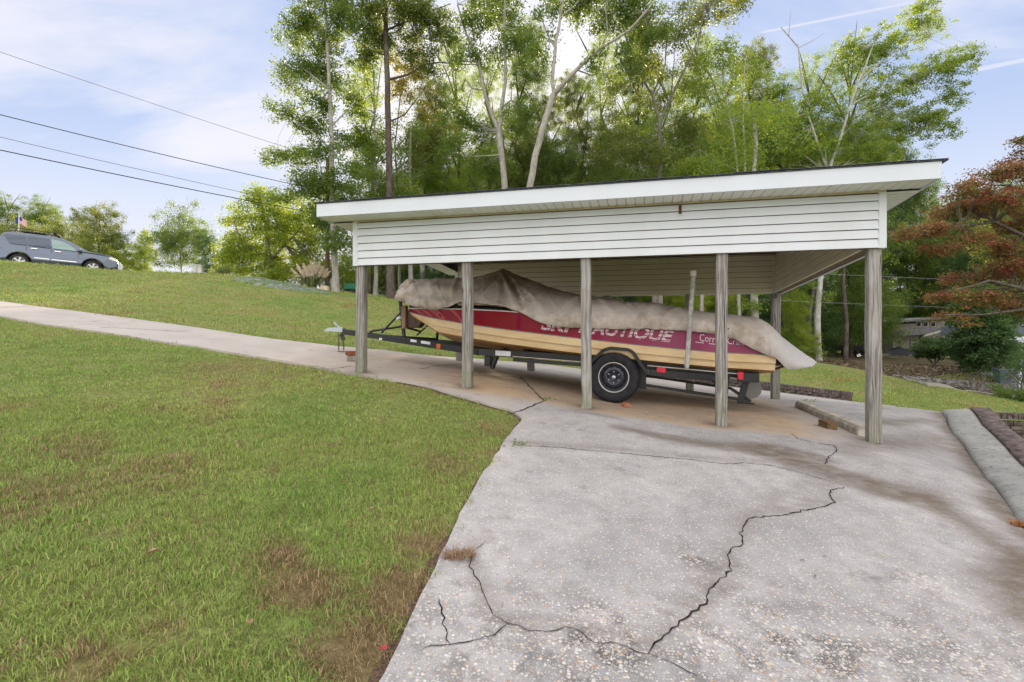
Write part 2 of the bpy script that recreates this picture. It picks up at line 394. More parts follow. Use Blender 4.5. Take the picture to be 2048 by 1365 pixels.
cdir = Vector((C_in[-1].x - C_in[-3].x, C_in[-1].y - C_in[-3].y, 0)).normalized()
C_ext = [ext(C_in[-1], cdir * 1.2), ext(C_in[-1], cdir * 2.6 + Vector((.3, 0, 0))), ext(C_in[-1], cdir * 5 + Vector((.8, 0, 0)))]
ed = Vector((E_left[-1].x - E_left[-4].x, E_left[-1].y - E_left[-4].y, 0)).normalized()
L_ext = [ext(E_left[-1], ed * 1.5), ext(E_left[-1], ed * 4)]
outline = [Vector((v.x, v.y)) for v in (E_near + ex_near + ex_far + E_far[:-1] + C_in + C_ext + L_ext[::-1] + E_left[::-1][:-1])]
def densify(o, st=0.12, jit=0.0):
    rs = random.Random(4); out = []
    for i in range(len(o)):
        a = o[i]; b = o[(i + 1) % len(o)]; n = max(1, int((b - a).length / st))
        nrm = Vector((-(b - a).y, (b - a).x)).normalized() if (b - a).length > 0 else Vector((0, 0))
        for k in range(n):
            q = a.lerp(b, k / n)
            if k: q = q + nrm * rs.uniform(-jit, jit)
            out.append(q)
    return out
def inside(poly, X, Y):
    X = np.asarray(X); Y = np.asarray(Y); r = np.zeros(X.shape, bool); n = len(poly)
    for i in range(n):
        x1, y1 = poly[i][0], poly[i][1]; x2, y2 = poly[(i + 1) % n][0], poly[(i + 1) % n][1]
        if y1 == y2: continue
        c = ((y1 > Y) != (y2 > Y)) & (X < (x2 - x1) * (Y - y1) / (y2 - y1) + x1); r ^= c
    return r
def segdist(pts, X, Y):
    d = np.full(np.asarray(X).shape, 1e9)
    for i in range(len(pts) - 1):
        ax, ay = pts[i][0], pts[i][1]; bx, by = pts[i + 1][0], pts[i + 1][1]; L2 = (bx - ax) ** 2 + (by - ay) ** 2 + 1e-12
        t = np.clip(((X - ax) * (bx - ax) + (Y - ay) * (by - ay)) / L2, 0, 1)
        d = np.minimum(d, np.hypot(X - ax - t * (bx - ax), Y - ay - t * (by - ay)))
    return d
def sheet(poly, lift, skirt, grid):
    """triangulated sheet over the ground inside poly; grid: list of (x0,x1,y0,y1,step)"""
    pts = [Vector(p) for p in poly]; nb = len(pts)
    for x0, x1, y0, y1, st in grid:
        xs = np.arange(x0, x1, st); ys = np.arange(y0, y1, st); XX, YY = np.meshgrid(xs, ys); XX = XX.ravel(); YY = YY.ravel()
        ok = inside(poly, XX, YY) & (segdist(poly + [poly[0]], XX, YY) > st * .45)
        pts += [Vector((float(x), float(y))) for x, y in zip(XX[ok], YY[ok])]
    r = geometry.delaunay_2d_cdt(pts, [], [list(range(nb))], 1, 1e-5)
    vs, fs, orig = r[0], r[2], r[3]
    X = np.array([v.x for v in vs]); Y = np.array([v.y for v in vs]); Z = H(X, Y) + lift
    V = [(x, y, z) for x, y, z in zip(X, Y, Z)]; Fs = [tuple(f) for f in fs]
    # skirt along the outline
    m = {}
    for i, o in enumerate(orig):
        for k in o:
            if k < nb: m[k] = i
    base = len(V); ring = [m[i] for i in range(nb) if i in m]
    for i in ring: V.append((V[i][0], V[i][1], V[i][2] - skirt))
    n = len(ring)
    for k in range(n): Fs.append((ring[k], ring[(k + 1) % n], base + (k + 1) % n, base + k))
    me = bpy.data.meshes.new('sheet'); me.from_pydata(V, [], Fs)
    bm = bmesh.new(); bm.from_mesh(me); bmesh.ops.recalc_face_normals(bm, faces=bm.faces)
    up = sum((f.normal.z for f in bm.faces if abs(f.normal.z) > .5))
    if up < 0: bmesh.ops.reverse_faces(bm, faces=bm.faces)
    bm.to_mesh(me); bm.free()
    return me
SLAB = densify(outline, .10, .010)
LIFT = 0.035
def slabz(x, y): return h(x, y) + LIFT
# ------------------------------------------------------------------ lawn (one sheet to the horizon)
def fade_H(X, Y):
    r = np.hypot(X, Y); w = np.clip((r - 120) / 150, 0, 1); return H(np.clip(X, -200, 200), np.clip(Y, -200, 200)) * (1 - w) + (-1.5) * w
def build_ground():
    def axis(): 
        a = list(np.arange(-6, 12, .25)) ; return a
    xs = np.unique(np.concatenate([np.linspace(-1500, -160, 8), np.arange(-160, -40, 10), np.arange(-40, -16, 1.), np.arange(-16, 14, .3), np.arange(14, 50, 1.2), np.arange(50, 160, 10), np.linspace(160, 1500, 8)]))
    ys = np.unique(np.concatenate([np.linspace(-1500, -160, 6), np.arange(-160, -8, 10), np.arange(-8, 0, 1.), np.arange(0, 16, .3), np.arange(16, 60, 1.), np.arange(60, 160, 8), np.linspace(160, 1500, 8)]))
    XX, YY = np.meshgrid(xs, ys); Z = fade_H(XX, YY)
    ins = inside(outline, XX, YY) & (segdist(outline + [outline[0]], XX, YY) > .35)
    Z = Z - ins * .05
    # ground falls away behind the low brick wall at the right of the drive
    n = len(xs); V = np.stack([XX, YY, Z], -1).reshape(-1, 3)
    wall = [Vector((p.x, p.y)) for p in (C_in + C_ext)]
    dd = segdist(wall, V[:, 0], V[:, 1]); 
    near = (V[:, 1] < 10)
    side = np.zeros(len(V), bool)
    poly = [(q.x, q.y) for q in wall] + [(14, wall[-1].y), (14, wall[0].y)]
    side = inside(poly, V[:, 0], V[:, 1])
    V[:, 2] -= np.where(side, np.clip((dd - .2) / .35, 0, 1) * .22, 0)
    Fs = []
    for j in range(len(ys) - 1):
        for i in range(n - 1): Fs.append((j * n + i, j * n + i + 1, (j + 1) * n + i + 1, (j + 1) * n + i))
    me = bpy.data.meshes.new('lawn'); me.from_pydata(V.tolist(), [], Fs); me.polygons.foreach_set('use_smooth', [True] * len(Fs))
    return link('lawn', me, m_lawn())
lawn = build_ground(); lawn['kind'] = 'structure'
M_CONC = m_concrete()
me = sheet(SLAB, LIFT, .12, [(-2.2, 6.5, -3.4, 1.4, .2), (-1.2, 5, 1.4, 4.2, .07), (-1.5, 7, 4.2, 8.2, .09), (-8, 9, 8.2, 14, .16), (-6, -1.5, 6, 8.2, .12), (-30, -8, 6, 26, .5)])
nv = len(me.vertices); co = np.empty(nv * 3); me.vertices.foreach_get('co', co); co = co.reshape(-1, 3); X, Y = co[:, 0], co[:, 1]
U_ = (X - P0.x) * UD.x + (Y - P0.y) * UD.y; V_ = (X - P0.x) * VD.x + (Y - P0.y) * VD.y
rn = np.array([mnoise.noise(Vector((x * 1.3, y * 1.3, 0))) for x, y in zip(X, Y)]); rn2 = np.array([mnoise.noise(Vector((x * 5, y * 5, 3))) for x, y in zip(X, Y)])
def sst(x, a, b): t = np.clip((x - a) / (b - a), 0, 1); return t * t * (3 - 2 * t)
smooth = np.maximum(sst(-U_ + rn * .2, 3.5, 4.3), sst(V_ + rn * .3, 4.0, 4.6)) ; smooth = np.maximum(smooth * (1 - sst(U_ + rn * .4, -3.0, -1.5) * .7), sst(V_ + rn * .15, -.30, -.05) * (1 - sst(U_ + rn * .2, -.6, .0)) * .85)
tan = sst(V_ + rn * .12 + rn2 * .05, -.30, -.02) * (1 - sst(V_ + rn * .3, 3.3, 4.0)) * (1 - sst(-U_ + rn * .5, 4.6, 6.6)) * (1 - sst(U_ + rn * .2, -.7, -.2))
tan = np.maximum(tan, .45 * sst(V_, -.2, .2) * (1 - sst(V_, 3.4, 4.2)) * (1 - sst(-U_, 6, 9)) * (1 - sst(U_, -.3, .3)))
C2 = [(1688, 976), (1660, 982), (1662, 997), (1671, 1006), (1651, 1015), (1613, 1022), (1564, 1033), (1504, 1037), (1496, 1042), (1485, 1061), (1486, 1091), (1462, 1101), (1458, 1122), (1464, 1144), (1440, 1161), (1417, 1190), (1413, 1212), (1379, 1235), (1343, 1259), (1323, 1284), (1296, 1313)]
st = np.zeros(nv)
def stain(pts, w, a, soft=.5):
    q = pl(pts); d = segdist(q, X, Y) + rn * w * .45 + rn2 * w * .25
    global st; st = np.maximum(st, a * (1 - sst(d, w * (1 - soft), w)))
stain([(1240, 862), (1330, 882), (1450, 900), (1560, 905), (1640, 925)], .20, .8, .8)
stain([(1520, 905), (1600, 935), (1660, 950), (1760, 985), (1860, 1010), (1960, 1075), (2040, 1130), (2048, 1240)], .33, .95, .9)
stain([(1700, 905), (1800, 890), (1880, 880), (1900, 905)], .35, .6, .9)
stain([(1885, 832), (1900, 868), (1935, 915), (1965, 965), (2000, 1015), (2048, 1085)], .20, .95, .9)
stain([(1770, 850), (1850, 845), (1880, 850)], .3, .7, .9)
stain([(1400, 800), (1500, 815), (1580, 830)], .3, .35, .9)
stain([(1150, 826), (1220, 840)], .15, .45, .9)
stain([(1650, 955), (1600, 990), (1540, 1010)], .12, .3, .9)
for q_ in (C2, [(973, 1083), (944, 1108), (938, 1137), (961, 1172), (985, 1236), (1016, 1255), (1056, 1265), (1130, 1261), (1188, 1288), (1238, 1292), (1296, 1313)], [(1030, 893), (1200, 904), (1300, 914), (1451, 929), (1541, 933), (1662, 965)]): stain(q_, .085, .42, .95)
for u_, v_ in [(0, 0), (-1.56, 0), (-3.12, 0), (-4.68, 0), (-6.24, 0)]:
    p_ = W(u_, v_); d_ = np.hypot(X - p_.x, (Y - p_.y)) + rn2 * .05; st = np.maximum(st, .55 * (1 - sst(d_, .10, .26)))
wear = np.zeros(nv)
def wr(x, y, r, a):
    global wear; g = G(x, y); d = np.hypot(X - g.x, Y - g.y) + rn2 * r * .5; wear = np.maximum(wear, a * (1 - sst(d, r * .2, r)))
for q in [(1200, 1290, .35, 1), (1130, 1300, .3, .8), (1600, 1340, .5, .9), (1450, 1330, .4, .7), (1750, 1340, .4, .6), (1450, 1140, .12, .9), (1390, 1130, .12, .8), (900, 1200, .12, .6), (1850, 1180, .2, .7),
          (1010, 1330, .4, .6), (1200, 1345, .35, .9), (1900, 1330, .4, .6)]: wr(*q)
wear = np.maximum(wear, (1 - sst(Y + rn * .3, 2.0, 3.2)) * .45)
for nm, arr in (('smooth', smooth), ('stain', st), ('tan', tan), ('wear', wear)):
    a_ = me.attributes.new(nm, 'FLOAT', 'POINT'); a_.data.foreach_set('value', np.clip(arr, 0, 1).astype('f'))
drive = link('driveway', me, M_CONC); drive['kind'] = 'structure'
# cracks: ragged dark slots lying on the slab
def crack(lines, w, seed=1, mat=None):
    rs = random.Random(seed); b = MB()
    for pts in lines:
        q = pl(pts, LIFT); d = []
        for i in range(len(q) - 1):
            n = max(2, int((q[i + 1] - q[i]).length / .035)); nr = Vector((-(q[i + 1] - q[i]).y, (q[i + 1] - q[i]).x, 0)).normalized()
            for k in range(n):
                o = 0 if k == 0 else rs.gauss(0, .006)
                c = q[i].lerp(q[i + 1], k / n) + nr * o; d.append(c)
        d.append(q[-1]); vs = []; fs = []
        for i, c in enumerate(d):
            t = (d[min(i + 1, len(d) - 1)] - d[max(0, i - 1)]); nr = Vector((-t.y, t.x, 0)).normalized()
            ww = w * rs.uniform(.35, 1.1) * (.3 if i in (0, len(d) - 1) else 1)
            for sgn in (-1, 1):
                e = c + nr * ww * sgn * .5; vs.append((e.x, e.y, h(e.x, e.y) + LIFT + .005))
        for i in range(len(d) - 1): fs.append((2 * i, 2 * i + 1, 2 * i + 3, 2 * i + 2))
        b.add(vs, fs)
    return b
M_CRACK = flat('crack dirt', (.028, .024, .022), .95, .05, var=.4, sc=30)
o = crack([C2], .0105, 2).build('crack', M_CRACK, drive, fix=False)
o = crack([[(1030, 893), (1110, 897), (1200, 904), (1300, 914), (1380, 921), (1451, 929), (1489, 927), (1541, 933), (1587, 944), (1632, 956), (1662, 965)], [(1582, 867), (1596, 879), (1632, 887), (1670, 893), (1674, 905), (1656, 915), (1651, 931)]], .009, 3).build('crack', M_CRACK, drive, fix=False)
o = crack([[(973, 1083), (944, 1108), (938, 1137), (961, 1172), (973, 1205), (985, 1236), (1016, 1255), (1056, 1265), (1093, 1271), (1130, 1261), (1159, 1265), (1188, 1288), (1238, 1292), (1296, 1313), (1340, 1332), (1400, 1362)], [(1016, 1255), (990, 1274), (932, 1292), (845, 1303)]], .006, 4).build('crack', M_CRACK, drive, fix=False)
o = crack([[(878, 1197), (884, 1222), (892, 1259), (901, 1292)]], .008, 5).build('crack', M_CRACK, drive, fix=False)
o = crack([[(1014, 831), (1050, 820), (1088, 803)], [(1088, 803), (1060, 775), (1040, 755)], [(841, 739), (876, 732), (925, 730)], [(945, 752), (1034, 755)], [(637, 741), (665, 739), (703, 733)], [(200, 655), (290, 660), (380, 664)]], .022, 6).build('crack', M_CRACK, drive, fix=False)
el = [Vector((p.x, p.y)) for p in (L_ext[::-1] + E_left[::-1] + E_near[:6])]; b = MB(); q = []
for a_, c_ in zip(el[:-1], el[1:]):
    n = max(1, int((c_ - a_).length / .06))
    for k in range(n): q.append(a_.lerp(c_, k / n))
vs = []
for i, p in enumerate(q):
    t = q[min(i + 1, len(q) - 1)] - q[max(i - 1, 0)]; nn = Vector((-t.y, t.x)).normalized(); w = .030 + .05 * mnoise.noise(Vector((p.x * 4, p.y * 4, 0))) + (.03 if p.y < 3 else 0)
    for o_ in (-.02, max(.02, w)): e = p + nn * o_; vs.append((e.x, e.y, h(e.x, e.y) + (.012 if o_ < 0 else .004)))
b.add(vs, [(2 * i, 2 * i + 1, 2 * i + 3, 2 * i + 2) for i in range(len(q) - 1)]); soil = b.build('bare_soil', flat('red clay soil', (.13, .088, .060), .95, .1, var=.45, sc=70, bump=.8)); soil['kind'] = 'structure'
# ------------------------------------------------------------------ grass: tufts on points
def tuft_mesh(name, n, rad, h0, h1, w, seed):
    rs = np.random.RandomState(seed); V = []; Fs = []; rnd = []
    for i in range(n):
        a = rs.rand() * 6.283; r = rad * math.sqrt(rs.rand()); x, y = r * math.cos(a), r * math.sin(a)
        hh = rs.uniform(h0, h1); yaw = rs.rand() * 6.283; lean = rs.uniform(.2, 1.25); la = rs.rand() * 6.283
        dx, dy = math.cos(yaw) * w / 2, math.sin(yaw) * w / 2; lx, ly = math.cos(la) * lean * hh, math.sin(la) * lean * hh
        b = len(V); zz = hh * (1 - .35 * lean * .6)
        V += [(x - dx, y - dy, -.01), (x + dx, y + dy, -.01), (x + dx * .8 + lx * .35, y + dy * .8 + ly * .35, zz * .62), (x - dx * .8 + lx * .35, y - dy * .8 + ly * .35, zz * .62), (x + lx, y + ly, zz)]
        Fs += [(b, b + 1, b + 2, b + 3), (b + 3, b + 2, b + 4)]; v = rs.rand(); rnd += [v] * 5
    me = bpy.data.meshes.new(name); me.from_pydata(V, [], Fs)
    a = me.attributes.new('rnd', 'FLOAT', 'POINT'); a.data.foreach_set('value', rnd)
    return me
M_BLADE = m_blade()
def scatter(name, P, scale, meshes, rs, mat=None, tilt=.25):
    """one object whose points carry instances of the given meshes (geometry nodes)"""
    src = bpy.data.collections.new(name + ' sources')
    for i, m in enumerate(meshes):
        o = bpy.data.objects.new(name + '_source', m); src.objects.link(o)
        if mat: m.materials.append(mat)
    me = bpy.data.meshes.new(name); me.from_pydata([tuple(p) for p in P], [], [])
    n = len(P)
    a = me.attributes.new('sc', 'FLOAT', 'POINT'); a.data.foreach_set('value', np.asarray(scale, 'f'))
    rot = np.stack([rs.uniform(-tilt, tilt, n), rs.uniform(-tilt, tilt, n), rs.uniform(0, 6.283, n)], -1).astype('f')
    a = me.attributes.new('rot', 'FLOAT_VECTOR', 'POINT'); a.data.foreach_set('vector', rot.ravel())
    a = me.attributes.new('idx', 'INT', 'POINT'); a.data.foreach_set('value', rs.randint(0, len(meshes), n).astype('i'))
    o = bpy.data.objects.new(name, me); COL.objects.link(o)
    if mat: me.materials.append(mat)
    g = bpy.data.node_groups.new(name, 'GeometryNodeTree'); g.interface.new_socket('Geometry', in_out='INPUT', socket_type='NodeSocketGeometry'); g.interface.new_socket('Geometry', in_out='OUTPUT', socket_type='NodeSocketGeometry')
    N = g.nodes; L = g.links; gi = N.new('NodeGroupInput'); go = N.new('NodeGroupOutput')
    m2p = N.new('GeometryNodeMeshToPoints'); L.new(gi.outputs[0], m2p.inputs[0])
    ci = N.new('GeometryNodeCollectionInfo'); ci.inputs[0].default_value = src; ci.inputs['Separate Children'].default_value = True; ci.inputs['Reset Children'].default_value = True
    ip = N.new('GeometryNodeInstanceOnPoints'); L.new(m2p.outputs[0], ip.inputs[0]); L.new(ci.outputs[0], ip.inputs['Instance']); ip.inputs['Pick Instance'].default_value = True
    def at(nm, ty):
        q = N.new('GeometryNodeInputNamedAttribute'); q.data_type = ty; q.inputs[0].default_value = nm; return q.outputs[0]
    L.new(at('idx', 'INT'), ip.inputs['Instance Index']); L.new(at('sc', 'FLOAT'), ip.inputs['Scale'])
    e2r = N.new('FunctionNodeEulerToRotation'); L.new(at('rot', 'FLOAT_VECTOR'), e2r.inputs[0]); L.new(e2r.outputs[0], ip.inputs['Rotation'])
    L.new(ip.outputs[0], go.inputs[0])
    md = o.modifiers.new('scatter', 'NODES'); md.node_group = g
    return o
def build_grass():
    rs = np.random.RandomState(7)
    near = [tuft_mesh('tuft', 84, .11, .014, .036, .0042, i) for i in range(5)]
    far = [tuft_mesh('tuft_far', 60, .22, .015, .045, .009, 20 + i) for i in range(4)]
    allp = []; alls = []; 
    # visible wedge only, with a margin for a step to the side
    def region(x0, x1, y0, y1, dens):
        n = int((x1 - x0) * (y1 - y0) * dens); return rs.uniform(x0, x1, n), rs.uniform(y0, y1, n)
    wallp = [(p.x, p.y) for p in (C_in + C_ext)]
    def keep(x, y, m):
        d = segdist(outline + [outline[0]], x, y)
        k = ~inside(outline, x, y) & (d > m + .05 * rs.rand(len(x)))
        k &= segdist(wallp, x, y) > .72
        k &= (np.abs(x) < np.abs(y) * 1.12 + 1.5) & (y > .9)
        g_ = (x > 9) & (y > 22); k &= ~g_
        return k
    x, y = region(-6.5, 1, .8, 5.2, 240); k = keep(x, y, .015); P = np.stack([x[k], y[k], H(x[k], y[k])], -1)
    s = rs.uniform(.75, 1.25, len(P)); 
    # thin and short in the worn dry corner by the slab
    d = np.full(len(P), 9.)
    for (bx, by, r0, r1) in DRY[:5]: d = np.minimum(d, np.hypot(P[:, 0] - bx, P[:, 1] - by) / (r1 + .1))
    kk = rs.rand(len(P)) < np.clip(d * .9 + .35, 0, 1); P = P[kk]; s = s[kk]
    # deep green clump beside the slab
    g0 = G(925, 818); e = np.hypot(P[:, 0] - g0.x, P[:, 1] - g0.y); s = s * (1 + 1.1 * np.exp(-(e / .22) ** 2))
    scatter_near = scatter('lawn_grass', P, s, near, rs, M_BLADE); tag(scatter_near, 'short mown green grass with dry straw patches left of the concrete drive', 'grass', kind='stuff')
    x, y = region(-11, 1.5, 4.9, 11, 60); k = keep(x, y, .05); P1 = np.stack([x[k], y[k], H(x[k], y[k])], -1)
    x, y = region(-34, 6, 10.5, 32, 9); k = keep(x, y, .1); P2 = np.stack([x[k], y[k], H(x[k], y[k])], -1)
    x, y = region(3, 24, 4, 26, 16); k = keep(x, y, .1) ; P3 = np.stack([x[k], y[k], H(x[k], y[k])], -1)
    P3 = P3[(segdist([(q.x, q.y) for q in NEIGH], P3[:, 0], P3[:, 1]) > 1.6)]
    z0 = inside([(q[0], q[1]) for q in wallp] + [(14, wallp[-1][1]), (14, wallp[0][1])], P3[:, 0], P3[:, 1]); dd = segdist(wallp, P3[:, 0], P3[:, 1])
    P3[:, 2] -= np.where(z0, np.clip((dd - .2) / .35, 0, 1) * .22, 0)
    P = np.concatenate([P1, P2, P3]); s = np.concatenate([rs.uniform(.5, .95, len(P1)), rs.uniform(.9, 1.7, len(P2)), rs.uniform(.8, 1.3, len(P3))])
    o = scatter('hillside_grass', P, s, far, rs, M_BLADE); tag(o, 'mown grass covering the rising hillside behind the path and the slope at the right', 'grass', kind='stuff')
NEIGH = pl([(1700, 740), (1800, 752), (1870, 762), (1930, 772), (2000, 790)])
build_grass()
# ------------------------------------------------------------------ materials of built things
def m_vinyl(name, c=(.63, .665, .72), dirt=.25):
    t = NT(name, .45, .4); p = t.geo('pos'); n = t.noise(t.mapv(p, (1, 1, .35)), 2.2, 6, .65); f = t.noise(t.mapv(p, (.4, .4, 4)), 9, 4, .6)
    c2 = tuple(x * k for x, k in zip(c, (.80, .82, .74)))
    t.col(t.mix(t.mr(n, .42, .72, 0, dirt * 1.6), t.mix(t.mr(f, .3, .7, 0, .3), c, tuple(x * .93 for x in c)), c2))
    t.bump(t.noise(t.mapv(p, (2, 2, 30)), 6, 3), .12, .002); t.put(t.b.inputs['Roughness'], t.mr(n, .3, .7, .38, .6))
    return t.m
def m_wood(name, a=(.33, .32, .31), b=(.105, .092, .082), green=.0, warm=0.0, axis='z'):
    t = NT(name, .85, .15); p = t.geo('Object')
    oi = t.n('ShaderNodeObjectInfo'); rv = t.n('ShaderNodeVectorMath', operation='SCALE'); cx = t.n('ShaderNodeCombineXYZ')
    for i in range(3): t.put(cx.inputs[i], oi.outputs['Random'])
    t.L.new(cx.outputs[0], rv.inputs[0]); rv.inputs['Scale'].default_value = 37.0
    ad = t.n('ShaderNodeVectorMath', operation='ADD'); t.L.new(p, ad.inputs[0]); t.L.new(rv.outputs[0], ad.inputs[1]); q = ad.outputs[0]
    sc = {'z': (1, 1, .07), 'x': (.07, 1, 1), 'y': (1, .07, 1)}[axis]; sc2 = {'z': (1, 1, .22), 'x': (.22, 1, 1), 'y': (1, .22, 1)}[axis]
    wv = t.noise(t.mapv(q, sc2), 6, 3, .5, out=0)
    g = t.n('ShaderNodeTexWave', wave_type='BANDS', bands_direction='X' if axis != 'x' else 'Y'); t.L.new(t.mapv(q, sc), g.inputs[0]); g.inputs['Scale'].default_value = 9; g.inputs['Distortion'].default_value = 14; g.inputs['Detail'].default_value = 3; g.inputs['Detail Scale'].default_value = 1.4
    fine = t.noise(t.mapv(q, sc), 95, 4, .6)
    f = t.math('ADD', t.math('MULTIPLY', g.outputs['Fac'], .22), t.math('ADD', t.math('MULTIPLY', fine, .43), t.math('MULTIPLY', wv, .38)))
    c = t.ramp(f, [(.22, tuple(x * .8 for x in b)), (.42, tuple((x * .6 + y * .4) for x, y in zip(b, a))), (.60, a), (.85, tuple(min(1, x * 1.25) for x in a))])
    # checks and knots
    chk = t.mr(t.noise(t.mapv(q, {'z': (1, 1, .035), 'x': (.035, 1, 1), 'y': (1, .035, 1)}[axis]), 26, 2, .5, 1.2), .665, .70, 0, .85)
    c = t.mix(chk, c, (.03, .025, .022))
    kn = t.vor(t.mapv(q, {'z': (1, 1, .5), 'x': (.5, 1, 1), 'y': (1, .5, 1)}[axis]), 4.2)
    c = t.mix(t.mr(kn, .07, .15, .9, 0), c, (.05, .036, .027))
    c = t.mix(t.mr(kn, .02, .045, .8, 0), c, (.24, .12, .055)); c = t.mix(t.mr(t.noise(q, 2.2, 4, .6), .45, .7, 0, .5), c, (.17, .145, .12))
    if green:
        z = t.n('ShaderNodeSeparateXYZ'); t.L.new(p, z.inputs[0])
        gm = t.math('MULTIPLY', t.mr(z.outputs[2], -.2, .75, green, 0), t.mr(t.noise(q, 9, 4), .35, .6))
        c = t.mix(gm, c, (.17, .19, .10))
    t.col(c); t.bump(t.math('SUBTRACT', f, t.math('MULTIPLY', chk, .8)), .7, .006)
    return t.m
M_VIN = m_vinyl('white vinyl siding'); M_VINI = m_vinyl('cream vinyl siding', (.80, .75, .66), .25); M_FASC = m_vinyl('white fascia', (.60, .645, .72), .1)
M_SOF = m_vinyl('soffit vinyl', (.76, .76, .74), .35)
M_POST = m_wood('weathered post', green=.75); M_BEAM = m_wood('beam timber', (.22, .16, .12), (.10, .07, .05), axis='x')
M_OSB = flat('roof sheathing', (.30, .22, .14), .9, .1, var=.3, sc=9)
M_SHING = flat('asphalt shingle', (.10, .108, .13), .9, .2, var=.4, sc=40, bump=.8)
M_DARK = flat('dark hole', (.02, .016, .012), .9, .1)
M_RUST = flat('rusty bracket', (.16, .06, .028), .9, .1, var=.4, sc=60)
# ------------------------------------------------------------------ carport
cp_root = tag(empty('carport', tuple(P0), ANG), 'white vinyl-sided low-roofed carport on weathered timber posts, sheltering the covered boat', 'carport')
LAP = .1015
def siding(b, a, c, zb_a, zb_c, zt_a, zt_c, nx, ny, lap=LAP, nseg=1):
    """lapped courses between plan points a and c; bottom and top height at both ends; (nx,ny) outward normal"""
    k = 0
    while True:
        z0a, z0c = zb_a + k * lap, zb_c + k * lap
        if z0a >= zt_a - .004 and z0c >= zt_c - .004: break
        z1a, z1c = min(z0a + lap, zt_a), min(z0c + lap, zt_c)
        z0a, z0c = min(z0a, zt_a - .001), min(z0c, zt_c - .001)
        def P(p, o, z): return (p[0] + nx * o, p[1] + ny * o, z)
        lip = .019; sl_ = min(.0075, (z1a - z0a) * .3)
        v = [P(a, -.014, z0a + .006), P(c, -.014, z0c + .006), P(c, lip, z0c), P(a, lip, z0a), P(a, lip, z0a + .012), P(c, lip, z0c + .012), P(c, .004, z1c - sl_), P(a, .004, z1a - sl_), P(a, -.014, z1a - sl_), P(c, -.014, z1c - sl_), P(c, -.014, z1c + .004), P(a, -.014, z1a + .004)]
        b.add(v, [(0, 1, 2, 3), (3, 2, 5, 4), (4, 5, 6, 7), (7, 6, 9, 8), (8, 9, 10, 11)])
        k += 1
UL, UR, VB = -6.31, .08, 4.08
ZF = .883; ZFT = 1.492; ZB = .674; 
def zroof(v): return 1.50 - .057 * (v + .45)
# front wall
b = MB(); siding(b, (UL + .05, -.08), (UR - .05, -.08), ZF, ZF, ZFT - .02, ZFT - .02, 0, -1); wall = b.build('front_wall_panel', M_VIN, cp_root, fix=False)
tag(wall, 'white lapped siding band across the front')
b = MB(); siding(b, (UL + .08, .055), (UR - .16, .055), ZF + .012, ZF + .012, zroof(0), zroof(0), 0, 1); b.build('inner_wall_panel', M_VINI, cp_root, fix=False)
b = MB(); b.box(((UL + UR) / 2, -.012, (ZF + 1.47) / 2 + .005), (UR - UL - .06, .11, 1.47 - ZF)); b.build('beam', M_BEAM, cp_root)
# right wall
b = MB(); siding(b, (UR - .16, .08), (UR - .16, VB - .12), ZF + .0, ZB, 1.49, 1.38, -1, 0); w2 = b.build('inner_wall_panel', M_VINI, cp_root, fix=False)
b = MB(); siding(b, (UR + .0, -.06), (UR + .0, VB), ZF, ZB, zroof(0), zroof(VB), 1, 0); b.build('side_wall_panel', M_VIN, cp_root, fix=False)
b = MB(); b.add([(UR - .151, .06, ZF + .01), (UR - .151, VB - .03, ZB + .01), (UR - .018, VB - .03, ZB + .01), (UR - .018, .06, ZF + .01), (UR - .151, .06, 1.48), (UR - .151, VB - .03, 1.37), (UR - .018, VB - .03, 1.37), (UR - .018, .06, 1.48)],
             [(0, 1, 2, 3), (4, 5, 6, 7), (0, 1, 5, 4), (1, 2, 6, 5), (2, 3, 7, 6), (3, 0, 4, 7)]); b.build('beam', M_BEAM, cp_root)
# back wall
b = MB(); siding(b, (UL + .04, VB - .13), (UR - .16, VB - .13), ZB, ZB, 1.40, 1.40, 0, -1); b.build('inner_wall_panel', M_VINI, cp_root, fix=False)
b = MB(); siding(b, (UL + .04, VB), (UR, VB), ZB, ZB, zroof(VB) - .01, zroof(VB) - .01, 0, 1); b.build('back_wall_panel', M_VIN, cp_root, fix=False)
b = MB(); b.box(((UL + UR) / 2 - .02, VB - .065, (ZB + 1.39) / 2 + .006), (UR - UL - .1, .12, 1.39 - ZB)); b.build('beam', M_BEAM, cp_root)
# corner trims
for (cx_, cy_, z0, z1, mt) in ((UL + .03, -.082, ZF - .006, ZFT, M_VIN), (UR - .03, -.082, ZF - .006, ZFT, M_VIN), (UR - .03, VB + .003, ZB - .006, zroof(VB), M_VIN), (UL + .02, VB - .065, ZB - .006, zroof(VB), M_VIN)):
    b = MB(); wd = .075
    b.box((cx_, cy_, (z0 + z1) / 2), (wd, .036 if cx_ != UL + .02 else .19, z1 - z0)); b.build('corner_trim', mt, cp_root, bevel=.004)
b = MB(); b.box((UR - .175, VB - .145, (ZB + 1.37) / 2), (.035, .035, 1.37 - ZB)); b.build('corner_trim', M_VINI, cp_root, bevel=.004)
